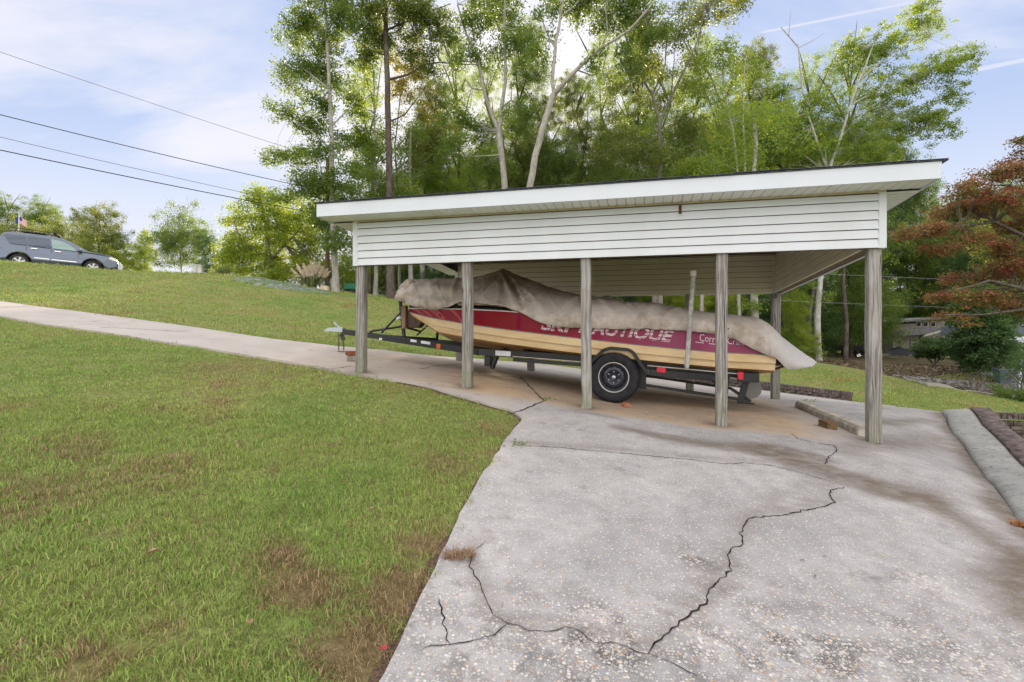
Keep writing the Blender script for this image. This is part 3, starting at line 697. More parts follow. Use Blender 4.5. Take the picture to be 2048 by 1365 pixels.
# roof: shingle deck, sheathing, fascia all round, boxed soffits
RU0, RU1, RV0, RV1 = -6.64, .42, -.45, VB + .36
b = MB()
def sl(v, o): return 1.668 - .026 * (v + .45) + o
b.add([(RU0 - .04, RV0 - .015, sl(RV0, .002)), (RU1 + .05, RV0 - .015, sl(RV0, .002)), (RU1 + .05, RV1 + .03, sl(RV1, .002)), (RU0 - .04, RV1 + .03, sl(RV1, .002)),
       (RU0 - .04, RV0 - .015, sl(RV0, .010)), (RU1 + .05, RV0 - .015, sl(RV0, .010)), (RU1 + .05, RV1 + .03, sl(RV1, .010)), (RU0 - .04, RV1 + .03, sl(RV1, .010))],
      [(3, 2, 1, 0), (4, 5, 6, 7), (0, 1, 5, 4), (1, 2, 6, 5), (2, 3, 7, 6), (3, 0, 4, 7)])
roof = b.build('roof', M_SHING, cp_root)
rs = random.Random(3); b = MB()   # uneven shingle butts along the front edge
x = RU0 - .04
while x < RU1 + .03:
    w = rs.uniform(.25, .34); w = min(w, RU1 + .05 - x); dz = rs.uniform(0, .012); dy = rs.uniform(0, .03)
    b.box((x + w / 2, RV0 - .012 - dy * .4 + .15, sl(RV0, .012) + dz * .35), (w - .006, .32, .005), Matrix.Rotation(-.026 + rs.uniform(-.02, .02), 3, 'X')); x += w
b.build('shingle_edge', M_SHING, roof)
b = MB(); b.add([(RU0 + .03, RV0 + .05, sl(RV0, -.012)), (RU1 - .03, RV0 + .05, sl(RV0, -.012)), (RU1 - .03, RV1 - .05, sl(RV1, -.012)), (RU0 + .03, RV1 - .05, sl(RV1, -.012)),
                 (RU0 + .03, RV0 + .05, sl(RV0, 0)), (RU1 - .03, RV0 + .05, sl(RV0, 0)), (RU1 - .03, RV1 - .05, sl(RV1, 0)), (RU0 + .03, RV1 - .05, sl(RV1, 0))],
                [(3, 2, 1, 0), (4, 5, 6, 7), (0, 1, 5, 4), (1, 2, 6, 5), (2, 3, 7, 6), (3, 0, 4, 7)])
for k in range(13):
    u = UL + .2 + k * .5; b.bar((u, 0.1, sl(0, -.08)), (u, VB - .15, sl(VB, -.08)), .04, .13)
b.build('rafters', M_OSB, roof)
fz0 = 1.497
b = MB(); b.box(((RU0 + RU1) / 2, RV0 + .01, (fz0 + 1.668) / 2), (RU1 - RU0, .02, 1.668 - fz0)); b.build('fascia', M_FASC, roof, bevel=.003)
for uu, s_ in ((RU0 + .01, 1), (RU1 - .01, 1)):
    b = MB(); z1 = sl(RV1, 0); b.prism([(RV0 + .021, fz0), (RV0 + .021, 1.667), (RV1, z1), (RV1, z1 - .32)], uu - .01, uu + .01, plane='YZ'); b.build('fascia', M_FASC, roof)
b = MB(); z1 = sl(RV1 - .01, 0); b.box(((RU0 + RU1) / 2, RV1 - .01, z1 - .16), (RU1 - RU0 - .044, .02, .315)); b.build('fascia', M_FASC, roof)
def soffit(u0, u1, va, vb, za, zb, step=.105):
    b = MB(); u = u0
    while u < u1 - .01:
        w = min(step, u1 - u); g = .014
        b.add([(u, va, za), (u + w - g, va, za), (u + w - g, vb, zb), (u, vb, zb)], [(0, 1, 2, 3)])
        b.add([(u + w - g, va, za), (u + w - g / 2, va, za + .016), (u + w - g / 2, vb, zb + .016), (u + w - g, vb, zb)], [(0, 1, 2, 3)])
        b.add([(u + w - g / 2, va, za + .016), (u + w, va, za), (u + w, vb, zb), (u + w - g / 2, vb, zb + .016)], [(0, 1, 2, 3)])
        u += w
    return b
bb = soffit(RU0 + .02, RU1 - .02, RV0 + .02, -.085, 1.502, 1.497); bb.build('soffit', M_SOF, roof, fix=False)
b = MB(); b.box(((UL + UR) / 2, -.094, 1.487), (UR - UL + .01, .016, .022)); b.build('soffit_trim', flat('tan trim', (.55, .46, .33), .5), roof)
zz = zroof(VB) + .0
bb = soffit(RU0 + .02, RU1 - .02, VB + .01, RV1 - .02, zz, zz - .008); bb.build('soffit', M_SOF, roof, fix=False)
for u0, u1 in ((RU0 + .02, UL), (UR + .015, RU1 - .02)):
    b = MB(); n = 38; v0 = -.08
    for k in range(n):
        va = v0 + (VB - v0) * k / n; vb = v0 + (VB - v0) * (k + 1) / n - .008
        b.add([(u0, va, zroof(va)), (u1, va, zroof(va)), (u1, vb, zroof(vb)), (u0, vb, zroof(vb))], [(0, 1, 2, 3)])
        b.add([(u0, vb, zroof(vb)), (u1, vb, zroof(vb)), (u1, vb + .008, zroof(vb) + .008), (u0, vb + .008, zroof(vb) + .008)], [(0, 1, 2, 3)])
    b.build('soffit', M_SOF, roof, fix=False)
# posts
PU = [0, -1.56, -3.12, -4.68, -6.24]; PW = .124
rs = random.Random(11)
def post(u, v, ztop, w=PW, lab=None):
    p = W(u, v); zb = slabz(p.x, p.y); hh = ztop - zb; n = 9; vs = []
    for i in range(n):
        z = hh * i / (n - 1); dx, dy = rs.uniform(-.003, .003), rs.uniform(-.003, .003); ww = w / 2 * (1 + rs.uniform(-.012, .012))
        ch = .012
        for sx, sy in ((-1, -1), (1, -1), (1, 1), (-1, 1)):
            pr = ((sx * (ww - ch), sy * ww), (sx * ww, sy * (ww - ch)))
            if (sx, sy) in ((-1, -1), (1, 1)): pr = pr[::-1]
            for q in pr: vs.append((dx + q[0], dy + q[1], z))
    fs = [(i * 8 + k, i * 8 + (k + 1) % 8, (i + 1) * 8 + (k + 1) % 8, (i + 1) * 8 + k) for i in range(n - 1) for k in range(8)] + [tuple(range(8))[::-1], tuple(range(8 * n - 8, 8 * n))]
    b = MB(); b.add(vs, fs); o = b.build('post', M_POST, cp_root); o.location = (u, v, zb - P0.z); o.rotation_euler = (rs.uniform(-.004, .004), rs.uniform(-.006, .006), rs.uniform(-.05, .05))
    if lab: tag(o, lab)
    return o
fl = ['front corner post nearest the concrete curb', 'second front post from the curb, with orange knots and a blackened foot', 'middle front post left of the trailer wheel', 'front post in front of the boat bow', 'front corner post by the lawn and trailer tongue']
for u, l_ in zip(PU, fl): post(u, .0, ZF + .003, lab=l_)
for u in PU: post(u + (-.0 if u else -.06), 4.0 - .02, ZB + .003, .14)
# broken gap in the siding with the timber showing
b = MB(); uq = -2.02
b.box((uq, -.096, 1.405), (.032, .016, .105)); b.build('open_seam', M_RUST, wall)
b = MB(); b.box((uq, -.100, 1.345), (.06, .012, .018)); b.build('siding_clip', M_FASC, wall)

# ------------------------------------------------------------------ boat (local frame: u right, v away)
BV = 1.9
def interp(s, tab, smooth_=True):
    xs = [a for a, _ in tab]; ys = [b for _, b in tab]
    return float(np.interp(s, xs, ys))
TS = [.76, 1.5, 2.5, 3.5, 4.5, 5.2, 5.8, 6.2, 6.42]
ZS = list(zip(TS, [-.14, -.05, .10, .20, .285, .325, .35, .365, .372]))
ZW = list(zip(TS, [-.335, -.305, -.215, -.105, .01, .10, .19, .265, .32]))
ZK = [(.76, -.66), (2, -.56), (3.5, -.44), (4.68, -.35), (5.21, -.28), (5.66, -.17), (5.93, .03), (6.2, .19), (6.42, .31)]
BS = [(.76, .98), (1.6, 1.06), (2.5, 1.10), (3.5, 1.10), (4.2, 1.04), (4.8, .92), (5.2, .80), (5.6, .64), (5.9, .49), (6.2, .30), (6.35, .16), (6.42, .03)]
def m_gel():
    t = NT('maroon gelcoat', .22, .5); p = t.geo('Object'); n = t.noise(p, 3, 5, .6)
    xx = t.n('ShaderNodeSeparateXYZ'); t.L.new(p, xx.inputs[0])
    # sun-bleached towards the stern
    f = t.math('ADD', t.mr(xx.outputs[0], -4.6, -.9, 0, .85, True), t.mr(n, .4, .7, -.1, .15))
    t.col(t.mix(f, (.20, .004, .022), (.27, .065, .15))); t.put(t.b.inputs['Roughness'], t.mr(f, 0, 1, .08, .26)); return t.m
M_GEL = m_gel(); M_PINK = flat('faded pink decal', (.36, .07, .07), .3, .4)
def m_tan():
    t = NT('yellowed hull gelcoat', .4, .4); p = t.geo('Object'); n = t.noise(t.mapv(p, (.5, 1, 2)), 4, 6, .65)
    zz = t.noise(t.mapv(p, (3, 3, 12)), 8, 4); t.col(t.mix(t.mr(n, .35, .7), (.66, .52, .32), (.52, .36, .18))); t.bump(zz, .05, .002); return t.m
M_TAN = m_tan(); M_WHT = flat('white rub rail', (.72, .71, .70), .4); M_DECK = flat('grey deck', (.07, .075, .08), .6); M_TANB = flat('yellowed keel gelcoat', (.42, .24, .095), .45, var=.25, sc=3)
boat = tag(empty('speedboat', tuple(P0), ANG), 'maroon and cream speedboat under a draped tan cover, resting on the black trailer', 'boat')
def hull():
    ss = np.concatenate([np.linspace(.76, 5, 30), np.linspace(5.1, 6.42, 22)])
    V = []; n = 0
    rows = []
    for s in ss:
        bs = interp(s, BS); zs = interp(s, ZS); zw = interp(s, ZW); zk = interp(s, ZK)
        hgt = max(.0, zw - zk); k1 = min(.105, hgt * .35); k2 = min(.10, hgt * .3)
        bw = bs * (.985 if s < 4.5 else .985 - .20 * (s - 4.5) / 1.9)
        pr = [(0, zs + .09), (bs * .7, zs + .06), (bs - .03, zs + .008), (bs, zs), (bs - .003, zs - .010), ((bs + bw) / 2 + .006, (zs + zw) / 2), (bw, zw + .012), (bw, zw), (bw + .018, zw - .004), (bw + .010, zw - k1), (bw - .022, zw - k1 - .004), (bw - .035, zw - k1 - k2), (bw * .86, zw - k1 - k2 - .02 - .1 * (hgt - k1 - k2)), (bw * .45, zk + (zw - k1 - k2 - zk) * .40), (0, zk)]
        rows.append(pr)
    m = len(rows[0]); b = MB()
    for sgn in (-1, 1):
        vs = [(-s, BV + sgn * t, z) for s, pr in zip(ss, rows) for t, z in pr]; fs = []; mats = []
        base = len(b.v)
        b.v.extend(vs)
        for i in range(len(ss) - 1):
            for k in range(m - 1):
                q = (base + i * m + k, base + i * m + k + 1, base + (i + 1) * m + k + 1, base + (i + 1) * m + k)
                b.f.append(q if sgn > 0 else q[::-1]); b.sm.append(k in (4, 5, 12, 13))
                b.mi.append(2 if k < 2 else (1 if k < 4 else (0 if k < 6 else (5 if k == 6 else (3 if k < 11 else 4)))))
        b.f.append(tuple(base + k for k in range(m)) if sgn < 0 else tuple(base + k for k in range(m))[::-1]); b.sm.append(False); b.mi.append(3)
    return b
M_GREYL = flat('grey pinstripe', (.16, .16, .17), .5)
hb = hull().build('hull', [M_GEL, M_WHT, M_DECK, M_TAN, M_TANB, M_GREYL], boat, fix=False)
# point on the near topside: s along, f 0..1 from waterline to sheer
def side_pt(s, f, off=.004):
    bs = interp(s, BS); zs = interp(s, ZS) - .010; zw = interp(s, ZW) + .012; bw = bs * (.985 if s < 4.5 else .985 - .20 * (s - 4.5) / 1.9)
    t = bw + (bs - bw) * f + .006 * (1 - abs(2 * f - 1)); return Vector((-s, BV - t - off, zw + (zs - zw) * f))
def hull_patch(pts, name, mat, parent=hb, off=.003):
    """pts (s,f) quads strip on the topside"""
    b = MB(); v = [side_pt(s, f, off) for s, f in pts]; b.add(v, [tuple(range(len(v)))]); return b.build(name, mat, parent, fix=False)
# swept pale flashes at the bow
for k, (s0, w0) in enumerate(((5.98, .12), (5.78, .10), (5.50, .20), (5.16, .07))):
    pts = []
    N_ = 7
    for i in range(N_): f = i / (N_ - 1); pts.append((s0 + .16 * f ** 1.6, f * .96 + .02))
    pts2 = [(s + w0 * (.6 + .6 * f), f) for s, f in pts][::-1]
    b = MB(); A = [side_pt(s, f, .003) for s, f in pts]; B = [side_pt(min(s, 6.3), f, .003) for s, f in pts2[::-1]]; b.add(A + B, [(i, i + 1, N_ + i + 1, N_ + i) for i in range(N_ - 1)]); b.build('bow_flash', M_PINK, hb, fix=False)
def lettering(text, s0, s1, f0, f1, shear, name, mat, stroke=0.0, spacing=1.0, bend=True):
    cu = bpy.data.curves.new(name, 'FONT'); cu.body = text; cu.size = 1; cu.shear = shear; cu.offset = stroke; cu.space_character = spacing; cu.resolution_u = 3
    o = bpy.data.objects.new(name, cu); COL.objects.link(o); dg = bpy.context.evaluated_depsgraph_get(); me = bpy.data.meshes.new_from_object(o.evaluated_get(dg)); bpy.data.objects.remove(o)
    bm = bmesh.new(); bm.from_mesh(me)
    bmesh.ops.delete(bm, geom=[v for v in bm.verts if v.co.y > .9 or v.co.y < -.5], context='VERTS')
    x0 = min(v.co.x for v in bm.verts); x1 = max(v.co.x for v in bm.verts); y0 = min(v.co.y for v in bm.verts); y1 = max(v.co.y for v in bm.verts)
    for k in range(1, 9): bmesh.ops.bisect_plane(bm, geom=bm.verts[:] + bm.edges[:] + bm.faces[:], plane_co=(x0 + (x1 - x0) * k / 9, 0, 0), plane_no=(1, 0, 0))
    for v in bm.verts:
        a = (v.co.x - x0) / (x1 - x0); c = (v.co.y - y0) / (y1 - y0); v.co = side_pt(s0 + (s1 - s0) * a, f0 + (f1 - f0) * c, .012)
    bm.to_mesh(me); bm.free(); return link(name, me, mat, hb)
def m_letter():
    t = NT('worn silver lettering', .35, .5); p = t.geo('Object'); z = t.n('ShaderNodeSeparateXYZ'); t.L.new(p, z.inputs[0])
    f = t.math('ADD', t.math('MULTIPLY', z.outputs[2], 1.0), t.math('MULTIPLY', z.outputs[0], .083))
    fr = t.math('FRACT', t.math('MULTIPLY', f, 21)); n = t.noise(p, 30, 4, .7)
    c = t.mix(t.mr(fr, .22, .27), (.20, .02, .05), (.60, .48, .52)); c = t.mix(t.mr(n, .50, .60, 0, .85), c, (.20, .02, .055)); t.col(c); return t.m
M_LET = m_letter(); M_SER = flat('pale lettering', (.62, .50, .58), .4)
lettering('SKI', 3.86, 3.40, .16, .90, .35, 'lettering', M_LET, .035)
lettering('NAUTIQUE', 3.32, 2.03, .14, .90, .35, 'lettering', M_LET, .035)
lettering('Correct Craft', 1.71, 1.16, .50, .90, 0, 'lettering', M_SER, .0)
hull_patch([(1.76, .40), (1.42, .39), (1.42, .43), (1.76, .44)], 'underline', M_SER)
hull_patch([(.875, .08), (.80, .08), (.80, .42), (.875, .42)], 'registration_sticker', flat('dark sticker', (.02, .02, .03), .4))
b = MB(); hull_patch([(.862, .12), (.815, .12), (.815, .22), (.862, .22)], 'sticker_mark', flat('sticker mark', (.6, .6, .62), .4), off=.006)
# cleat and running gear
b = MB(); p = side_pt(5.27, 1.0, -.03); b.bar(p + Vector((-.05, 0, .05)), p + Vector((.05, 0, .05)), .018, .014); b.bar(p, p + Vector((0, 0, .05)), .02, .02); b.build('cleat', flat('black fitting', (.015, .015, .016), .5), boat)
b = MB(); b.tube([(-1.75, BV, -.60), (-1.25, BV, -.86)], .018, 8); b.bar((-1.35, BV, -.62), (-1.32, BV, -.80), .03, .08); b.build('propeller_shaft', flat('bronze', (.10, .09, .08), .4, metal=.6), boat)
b = MB()
for k in range(3):
    a = k * 2.094 + .5; c = Vector((-1.24, BV, -.862)); q = [c + Vector((.03 * math.sin(x_ * 3), math.cos(a + x_) * r, math.sin(a + x_) * r)) for x_, r in ((-.1, .03), (-.45, .11), (-.2, .165), (.25, .16), (.4, .1), (.1, .03))]
    b.add(q + [p + Vector((.012, 0, 0)) for p in q], [tuple(range(6)), tuple(range(6, 12))[::-1]] + [(i, (i + 1) % 6, 6 + (i + 1) % 6, 6 + i) for i in range(6)])
b.build('propeller', flat('dull bronze', (.14, .12, .12), .4, metal=.5), boat)
b = MB(); b.prism([(-1.03, -.66), (-.86, -.64), (-.80, -.80), (-.80, -.90), (-.86, -.97), (-.94, -.99), (-1.02, -.95), (-1.06, -.85)], BV - .35, BV - .325); b.build('rudder', flat('dull steel', (.20, .20, .20), .5, metal=.3), boat, bevel=.006)
b = MB(); b.box((-.60, BV, -.47), (.30, 1.3, .04)); b.bar((-.75, BV - .5, -.58), (-.40, BV - .5, -.45), .03, .03); b.bar((-.75, BV + .5, -.58), (-.40, BV + .5, -.45), .03, .03); b.build('swim_platform', flat('teak', (.16, .09, .05), .7), boat, bevel=.01)

# ------------------------------------------------------------------ boat cover
CT = [(.07, -.42), (.21, -.315), (.544, -.074), (.70, .05), (.80, .125), (.885, .187), (1.235, .222), (1.59, .27), (2.33, .40), (2.71, .46), (3.26, .528), (3.67, .615), (4.08, .755), (4.42, .90), (4.60, .965), (4.72, 1.035), (4.84, .975), (5.12, .905), (5.39, .885), (5.93, .868), (6.25, .865), (6.41, .855), (6.52, .80), (6.60, .62)]
CH = [(.07, -.46), (.21, -.50), (.62, -.52), (.77, -.366), (.91, -.317), (1.09, -.228), (1.315, -.11), (1.54, -.04), (1.87, -.015), (2.4, .015), (2.86, .010), (3.31, .030), (3.51, .035), (3.82, .085), (4.0, .170), (4.13, .245), (4.41, .350), (4.93, .418), (5.19, .43), (5.3, .37), (5.66, .315), (5.9, .34), (6.2, .41), (6.5, .50), (6.60, .54)]
CB = [(.07, .22), (.21, .55), (.45, .85), (.62, .95), (.77, 1.02), (1.6, 1.10), (2.5, 1.14), (3.5, 1.14), (4.2, 1.08), (4.8, .96), (5.2, .85), (5.6, .70), (5.9, .58), (6.2, .44), (6.45, .30), (6.60, .16)]
CE = [(.07, 1.15), (.5, 1.9), (.75, 3.4), (1.0, 3.4), (2.0, 2.6), (3.2, 2.3), (3.9, 1.55), (4.4, 1.12), (4.72, 1.0), (5.0, 1.10), (5.4, 1.45), (6.0, 2.2), (6.6, 2.4)]
def m_canvas():
    t = NT('boat cover canvas', .92, .08); p = t.geo('Object')
    n = t.noise(p, 2.0, 6, .62); d = t.noise(t.mapv(p, (1, 1, 3)), 6, 5, .65)
    c = t.mix(t.mr(n, .35, .68), (.57, .525, .495), (.48, .425, .38)); c = t.mix(t.mr(d, .5, .75, 0, .45), c, (.30, .24, .19)); c = t.mix(t.math('MULTIPLY', t.attr('topd'), t.mr(t.noise(p, 3.2, 5), .35, .6, .25, .75)), c, (.17, .12, .085))
    hf = t.attr('hem'); c = t.mix(t.math('MULTIPLY', hf, t.mr(t.noise(p, 7, 5), .4, .65, .05, .6)), c, (.20, .145, .09))
    xx = t.n('ShaderNodeSeparateXYZ'); t.L.new(p, xx.inputs[0]); c = t.mix(t.mr(xx.outputs[0], -1.0, -.55, 0, .75, True), c, (.46, .45, .47)); t.col(c)
    w = t.noise(t.mapv(p, (2.4, 1, .8), rot=(0, .7, 0)), 4.5, 4, .55, 1.2); wf = t.noise(p, 260, 2, .5)
    t.bump(t.math('ADD', t.math('MULTIPLY', w, 1.0), t.math('MULTIPLY', wf, .02)), 0.30, .05)
    return t.m
def cover():
    ss = np.concatenate([np.arange(.07, 6.3, .013), np.arange(6.3, 6.61, .012)]); nq = 44
    V = []; hem = []; topd = []
    def sm(tab, s, w=.07): return (interp(s - w, tab) + interp(s, tab) * 2 + interp(s + w, tab)) / 4
    rs = random.Random(5); folds = [(rs.uniform(.6, 6.5), rs.uniform(-1.1, 1.1), rs.uniform(.035, .09), rs.uniform(.008, .024) * rs.choice((-1, 1, 1))) for _ in range(46)]
    folds = [(a, b_, c * .9, d * 2.3) for a, b_, c, d in folds]; folds += [(4.72, 1.25, .045, -.13), (4.72, .95, .05, .12), (4.72, -.5, .03, .05), (4.72, -.7, .03, -.04), (4.72, -1.1, .04, .05), (4.72, -1.35, .035, -.05), (4.72, .35, .04, .03), (4.72, 2.0, .06, .05)]
    for s in ss:
        zt = sm(CT, s, .03 if s < 1 else .06); zh = sm(CH, s, .03); bb = sm(CB, s); e = sm(CE, s, .1)
        for sd in (-1, 1):
            row = []
            for j in range(nq + 1):
                q = j / nq          # 0 hem .. 1 centre
                f = (1 - (1 - q) ** e) ** (1 / e) if e > 1.001 else q
                # cloth sags between supports, bulges over the gunwale
                t = bb * (1 - q) if e < 1.5 else bb * (1 - q) + 0.0
                z = zh + (zt - zh) * f; y = t
                w = math.exp(-((q - .15) / .35) ** 2); dsp = 0
                for (fs_, lean, wd, am) in folds:
                    c = fs_ - lean * ((q if fs_ != 4.72 else 1 - q) * .5) * (1 if sd < 0 else .8); dsp += am * math.exp(-((s - c) / wd) ** 2) * (math.sin(min(1, q * 2.2) * math.pi * .5)) * (1 - q * .75)
                # swags at the bow: curved hanging folds
                if s > 5.1: dsp += .034 * math.sin(26 * (z - zh - .16 * math.cos((s - 5.75) * 2.2) * 2.0)) * (1 - q) * min(1, (s - 5.1) * 2)
                dsp += .010 * mnoise.noise(Vector((s * 2.2, q * 3, sd * 3.))) + .016 * max(0, 1 - abs(mnoise.noise(Vector((s * 3.2 - q * 2.6, q * 1.2 + s * .6, sd * 5.)))) * 9) * (1 - q * .6) 
                if s > 6.2: dsp += .018 * math.sin(q * 30 + sd) * min(1, (s - 6.2) * 4)
                if q < .10: dsp += .010 * math.sin(s * 42) * (1 - q / .10) * (1 if 2.2 < s < 4.0 or s > 5.3 else .6)
                y += dsp + .02; z += dsp * .5 * (q + .2)
                if q < .06: z += .012 * mnoise.noise(Vector((s * 9, 1, sd)))
                row.append((-s, BV + sd * y, z)); 
                hem.append(max(0, 1 - q / .14) if s > .9 else 0); topd.append(float(np.clip((q - .30) / .3, 0, 1) * np.interp(s, [1, 2.5, 4.9, 5.3], [0, .8, 1, .15])))
            V.append(row)
    b = MB(); n = nq + 1
    for r in V: b.v.extend(r)
    for i in range(len(ss) - 1):
        for k, flip in ((0, False), (1, True)):
            a0 = (2 * i + k) * n; a1 = (2 * i + 2 + k) * n
            for j in range(nq):
                q = (a0 + j, a0 + j + 1, a1 + j + 1, a1 + j); b.f.append(q[::-1] if flip else q); b.mi.append(0); b.sm.append(True)
    # close the bow end
    i = len(ss) - 1; a0 = 2 * i * n; a1 = a0 + n
    for j in range(nq): b.f.append((a0 + j, a0 + j + 1, a1 + j + 1, a1 + j)); b.mi.append(0); b.sm.append(True)
    me = b.mesh('boat_cover'); bm = bmesh.new(); bm.from_mesh(me); bmesh.ops.remove_doubles(bm, verts=bm.verts, dist=.0005); bmesh.ops.recalc_face_normals(bm, faces=bm.faces); bm.to_mesh(me); bm.free()
    a = me.attributes.new('hem', 'FLOAT', 'POINT'); 
    vals = np.zeros(len(me.vertices), 'f')
    from mathutils.kdtree import KDTree
    kd = KDTree(len(b.v)); [kd.insert(p, i) for i, p in enumerate(b.v)]; kd.balance()
    for v in me.vertices: vals[v.index] = hem[kd.find(v.co)[1]] if kd.find(v.co)[1] < len(hem) else 0
    a.data.foreach_set('value', vals)
    a = me.attributes.new('topd', 'FLOAT', 'POINT'); a.data.foreach_set('value', np.array([topd[min(kd.find(v.co)[1], len(topd) - 1)] for v in me.vertices], 'f'))
    o = link('boat_cover', me, m_canvas()); o.location = P0; o.rotation_euler = (0, 0, ANG)
    s_ = o.modifiers.new('thickness', 'SOLIDIFY'); s_.thickness = .006; s_.offset = -1
    return o
cov = tag(cover(), 'stained tan canvas cover peaked over the maroon speedboat, hanging past its stern', 'boat cover')
b = MB(); p = side_pt(1.42, 1.1); b.bar((-1.16, BV - 1.12, .02), (-1.04, BV - 1.16, .11 - .02), .02, .012); 
M_BLK = flat('black painted steel', (.009, .010, .014), .34, .5, var=.3, sc=12); M_STK = flat('pale sticker', (.60, .63, .66), .5); M_RUB = NT('tyre rubber', .75, .25)
t_ = M_RUB; p_ = t_.geo('Object'); t_.col(t_.mix(t_.mr(t_.noise(p_, 9, 5), .3, .7), (.011, .012, .016), (.030, .030, .033))); M_RUB = t_.m
b = MB(); vs = []; ss_ = np.arange(4.02, 5.22, .012)
for i, s_ in enumerate(ss_):
    bb = interp(s_, CB) + .005; zh = interp(s_, CH); zs_ = interp(s_, ZS); g_ = .016 * math.sin(i * 1.9) + .008 * math.sin(i * .7)
    lo = max(zs_ + .05 + .02 * math.sin((s_ - 4.0) * 2.6), zh - .075)
    vs += [(-s_, BV - bb + .06, zh + .03), (-s_, BV - bb + .03 - g_, zh - .01), (-s_, BV - bb + .05 + g_, min(lo, zh - .02))]
b.add(vs, [(i * 3 + k, i * 3 + k + 1, i * 3 + k + 4, i * 3 + k + 3) for i in range(len(ss_) - 1) for k in range(2)], 0, True); b.build('elastic_hem', flat('stained hem', (.33, .25, .17), .9, var=.35, sc=14), cov, fix=False)
# strap hook on the hem
b = MB(); b.bar((-1.44, BV - 1.13, -.06), (-1.36, BV - 1.16, .02), .022, .012); b.build('strap', M_BLK, cov)

# ------------------------------------------------------------------ trailer
tr = tag(empty('boat_trailer', tuple(P0), ANG), 'black steel boat trailer under the maroon speedboat, coupler at the left', 'boat trailer')
RZ = [(.90, -.63), (1.67, -.585), (3.19, -.425), (5.0, -.335), (6.0, -.225), (7.2, -.11), (7.98, .0)]
def rz(s): return interp(s, RZ)
b = MB()
for sg in (-1, 1):
    tv = BV + sg * .75
    pts = [(-.92, tv, rz(.92)), (-2.4, tv, rz(2.4)), (-3.6, tv, rz(3.6)), (-4.9, tv, rz(4.9)), (-6.9, BV + sg * .05, rz(6.9))]
    for a_, c_ in zip(pts[:-1], pts[1:]): b.bar(a_, c_, .06, .105)
for s in (1.0, 2.9, 4.6): b.bar((-s, BV - .75, rz(s) + .01), (-s, BV + .75, rz(s) + .01), .07, .07)
for s0, s1 in ((6.7, 7.75),): b.bar((-s0, BV, rz(s0)), (-s1, BV, rz(s1)), .085, .095)
b.build('frame', M_BLK, tr, bevel=.004)
b = MB()
for sg in (-1, 1):
    b = MB(); b.bar((-1.35, BV + sg * .98, -.655), (-2.35, BV + sg * .98, -.585), .05, .09); b.build('outrigger', M_BLK, tr, bevel=.004)
    b = MB(); b.bar((-3.3, BV + sg * .95, -.50), (-4.3, BV + sg * .95, -.44), .05, .05); b.build('outrigger', M_BLK, tr, bevel=.004)
b = MB()   # bunks
for sg in (-1,): b.bar((-1.0, BV + sg * .72, -.64), (-2.9, BV + sg * .72, -.475), .10, .075); b.bar((-2.9, BV + sg * .72, -.475), (-4.2, BV + sg * .70, -.335), .10, .075)
M_CPT = flat('black carpet', (.012, .012, .013), .95, .05); b.build('bunk', M_CPT, tr, bevel=.02, seg=2); b = MB(); b.bar((-1.0, BV + .72, -.64), (-2.9, BV + .72, -.475), .10, .075); b.bar((-2.9, BV + .72, -.475), (-4.2, BV + .70, -.335), .10, .075); b.build('bunk', M_CPT, tr, bevel=.02)
# light edge of rail that shows as pale line
b = MB(); b.bar((-1.1, BV - 1.012, -.592), (-2.38, BV - 1.012, -.492), .006, .012); M_EDGE = flat('worn pale edge', (.45, .40, .33), .6); b.build('rail_trim', M_EDGE, tr); b = MB(); b.bar((-3.3, BV - .978, -.455), (-4.3, BV - .978, -.392), .006, .010); b.build('rail_trim', M_EDGE, tr)
# rear guard frame
b = MB(); tv = BV - .78
b.bar((-2.46, tv, -.55), (-2.46, tv, -.84), .05, .13, up=(1, 0, 0)); b.bar((-2.46, tv, -.78), (-1.04, tv, -.965), .03, .04); b.bar((-1.06, tv, -.60), (-1.16, tv, -.985), .035, .085, up=(1, 0, 0)); b.bar((-1.04, BV - .78, -.965), (-1.04, BV + .78, -.965), .04, .04)
b.bar((-2.46, BV + .78, -.78), (-1.04, BV + .78, -.965), .03, .04); b.bar((-1.06, BV + .78, -.60), (-1.16, BV + .78, -.985), .035, .085, up=(1, 0, 0)); b.bar((-1.35, tv, -.62), (-1.38, tv, -.93), .12, .05, up=(0, 1, 0)); b.bar((-1.20, tv, -.99), (-.98, tv - .02, -1.0), .03, .02)
b.build('propeller_guard', M_BLK, tr, bevel=.004)
# dark mud flap / step under the front rail, guide posts, jack
b = MB(); b.bar((-4.75, BV - .7, -.40), (-4.75, BV - .7, -.56), .10, .18, up=(0, 1, 0)); b.bar((-4.62, BV - .7, -.40), (-4.70, BV - .7, -.60), .06, .10, up=(0, 1, 0)); b.build('axle_step', M_BLK, tr, bevel=.01)
M_PVC = flat('grimy PVC pipe', (.40, .40, .38), .6, .3, var=.35, sc=18)
def pvc(sg, lab=None):
    b = MB(); a0 = Vector((-1.884, BV + sg * 1.2, -.507)); a1 = Vector((-1.80, BV + sg * 1.2, .715))
    b.tube([a0, a0.lerp(a1, .03), a0.lerp(a1, .25), a0.lerp(a1, .6), a1], [.027, .032, .030, .030, .030], 12); o = b.build('guide_pole', M_PVC, tr)
    b = MB(); b.tube([a1 - Vector((0, 0, .012)), a1 + Vector((0, 0, .058))], .040, 14); b.build('pole_cap', flat('pipe cap', (.66, .66, .60), .5), o, bevel=.006)
pvc(-1)
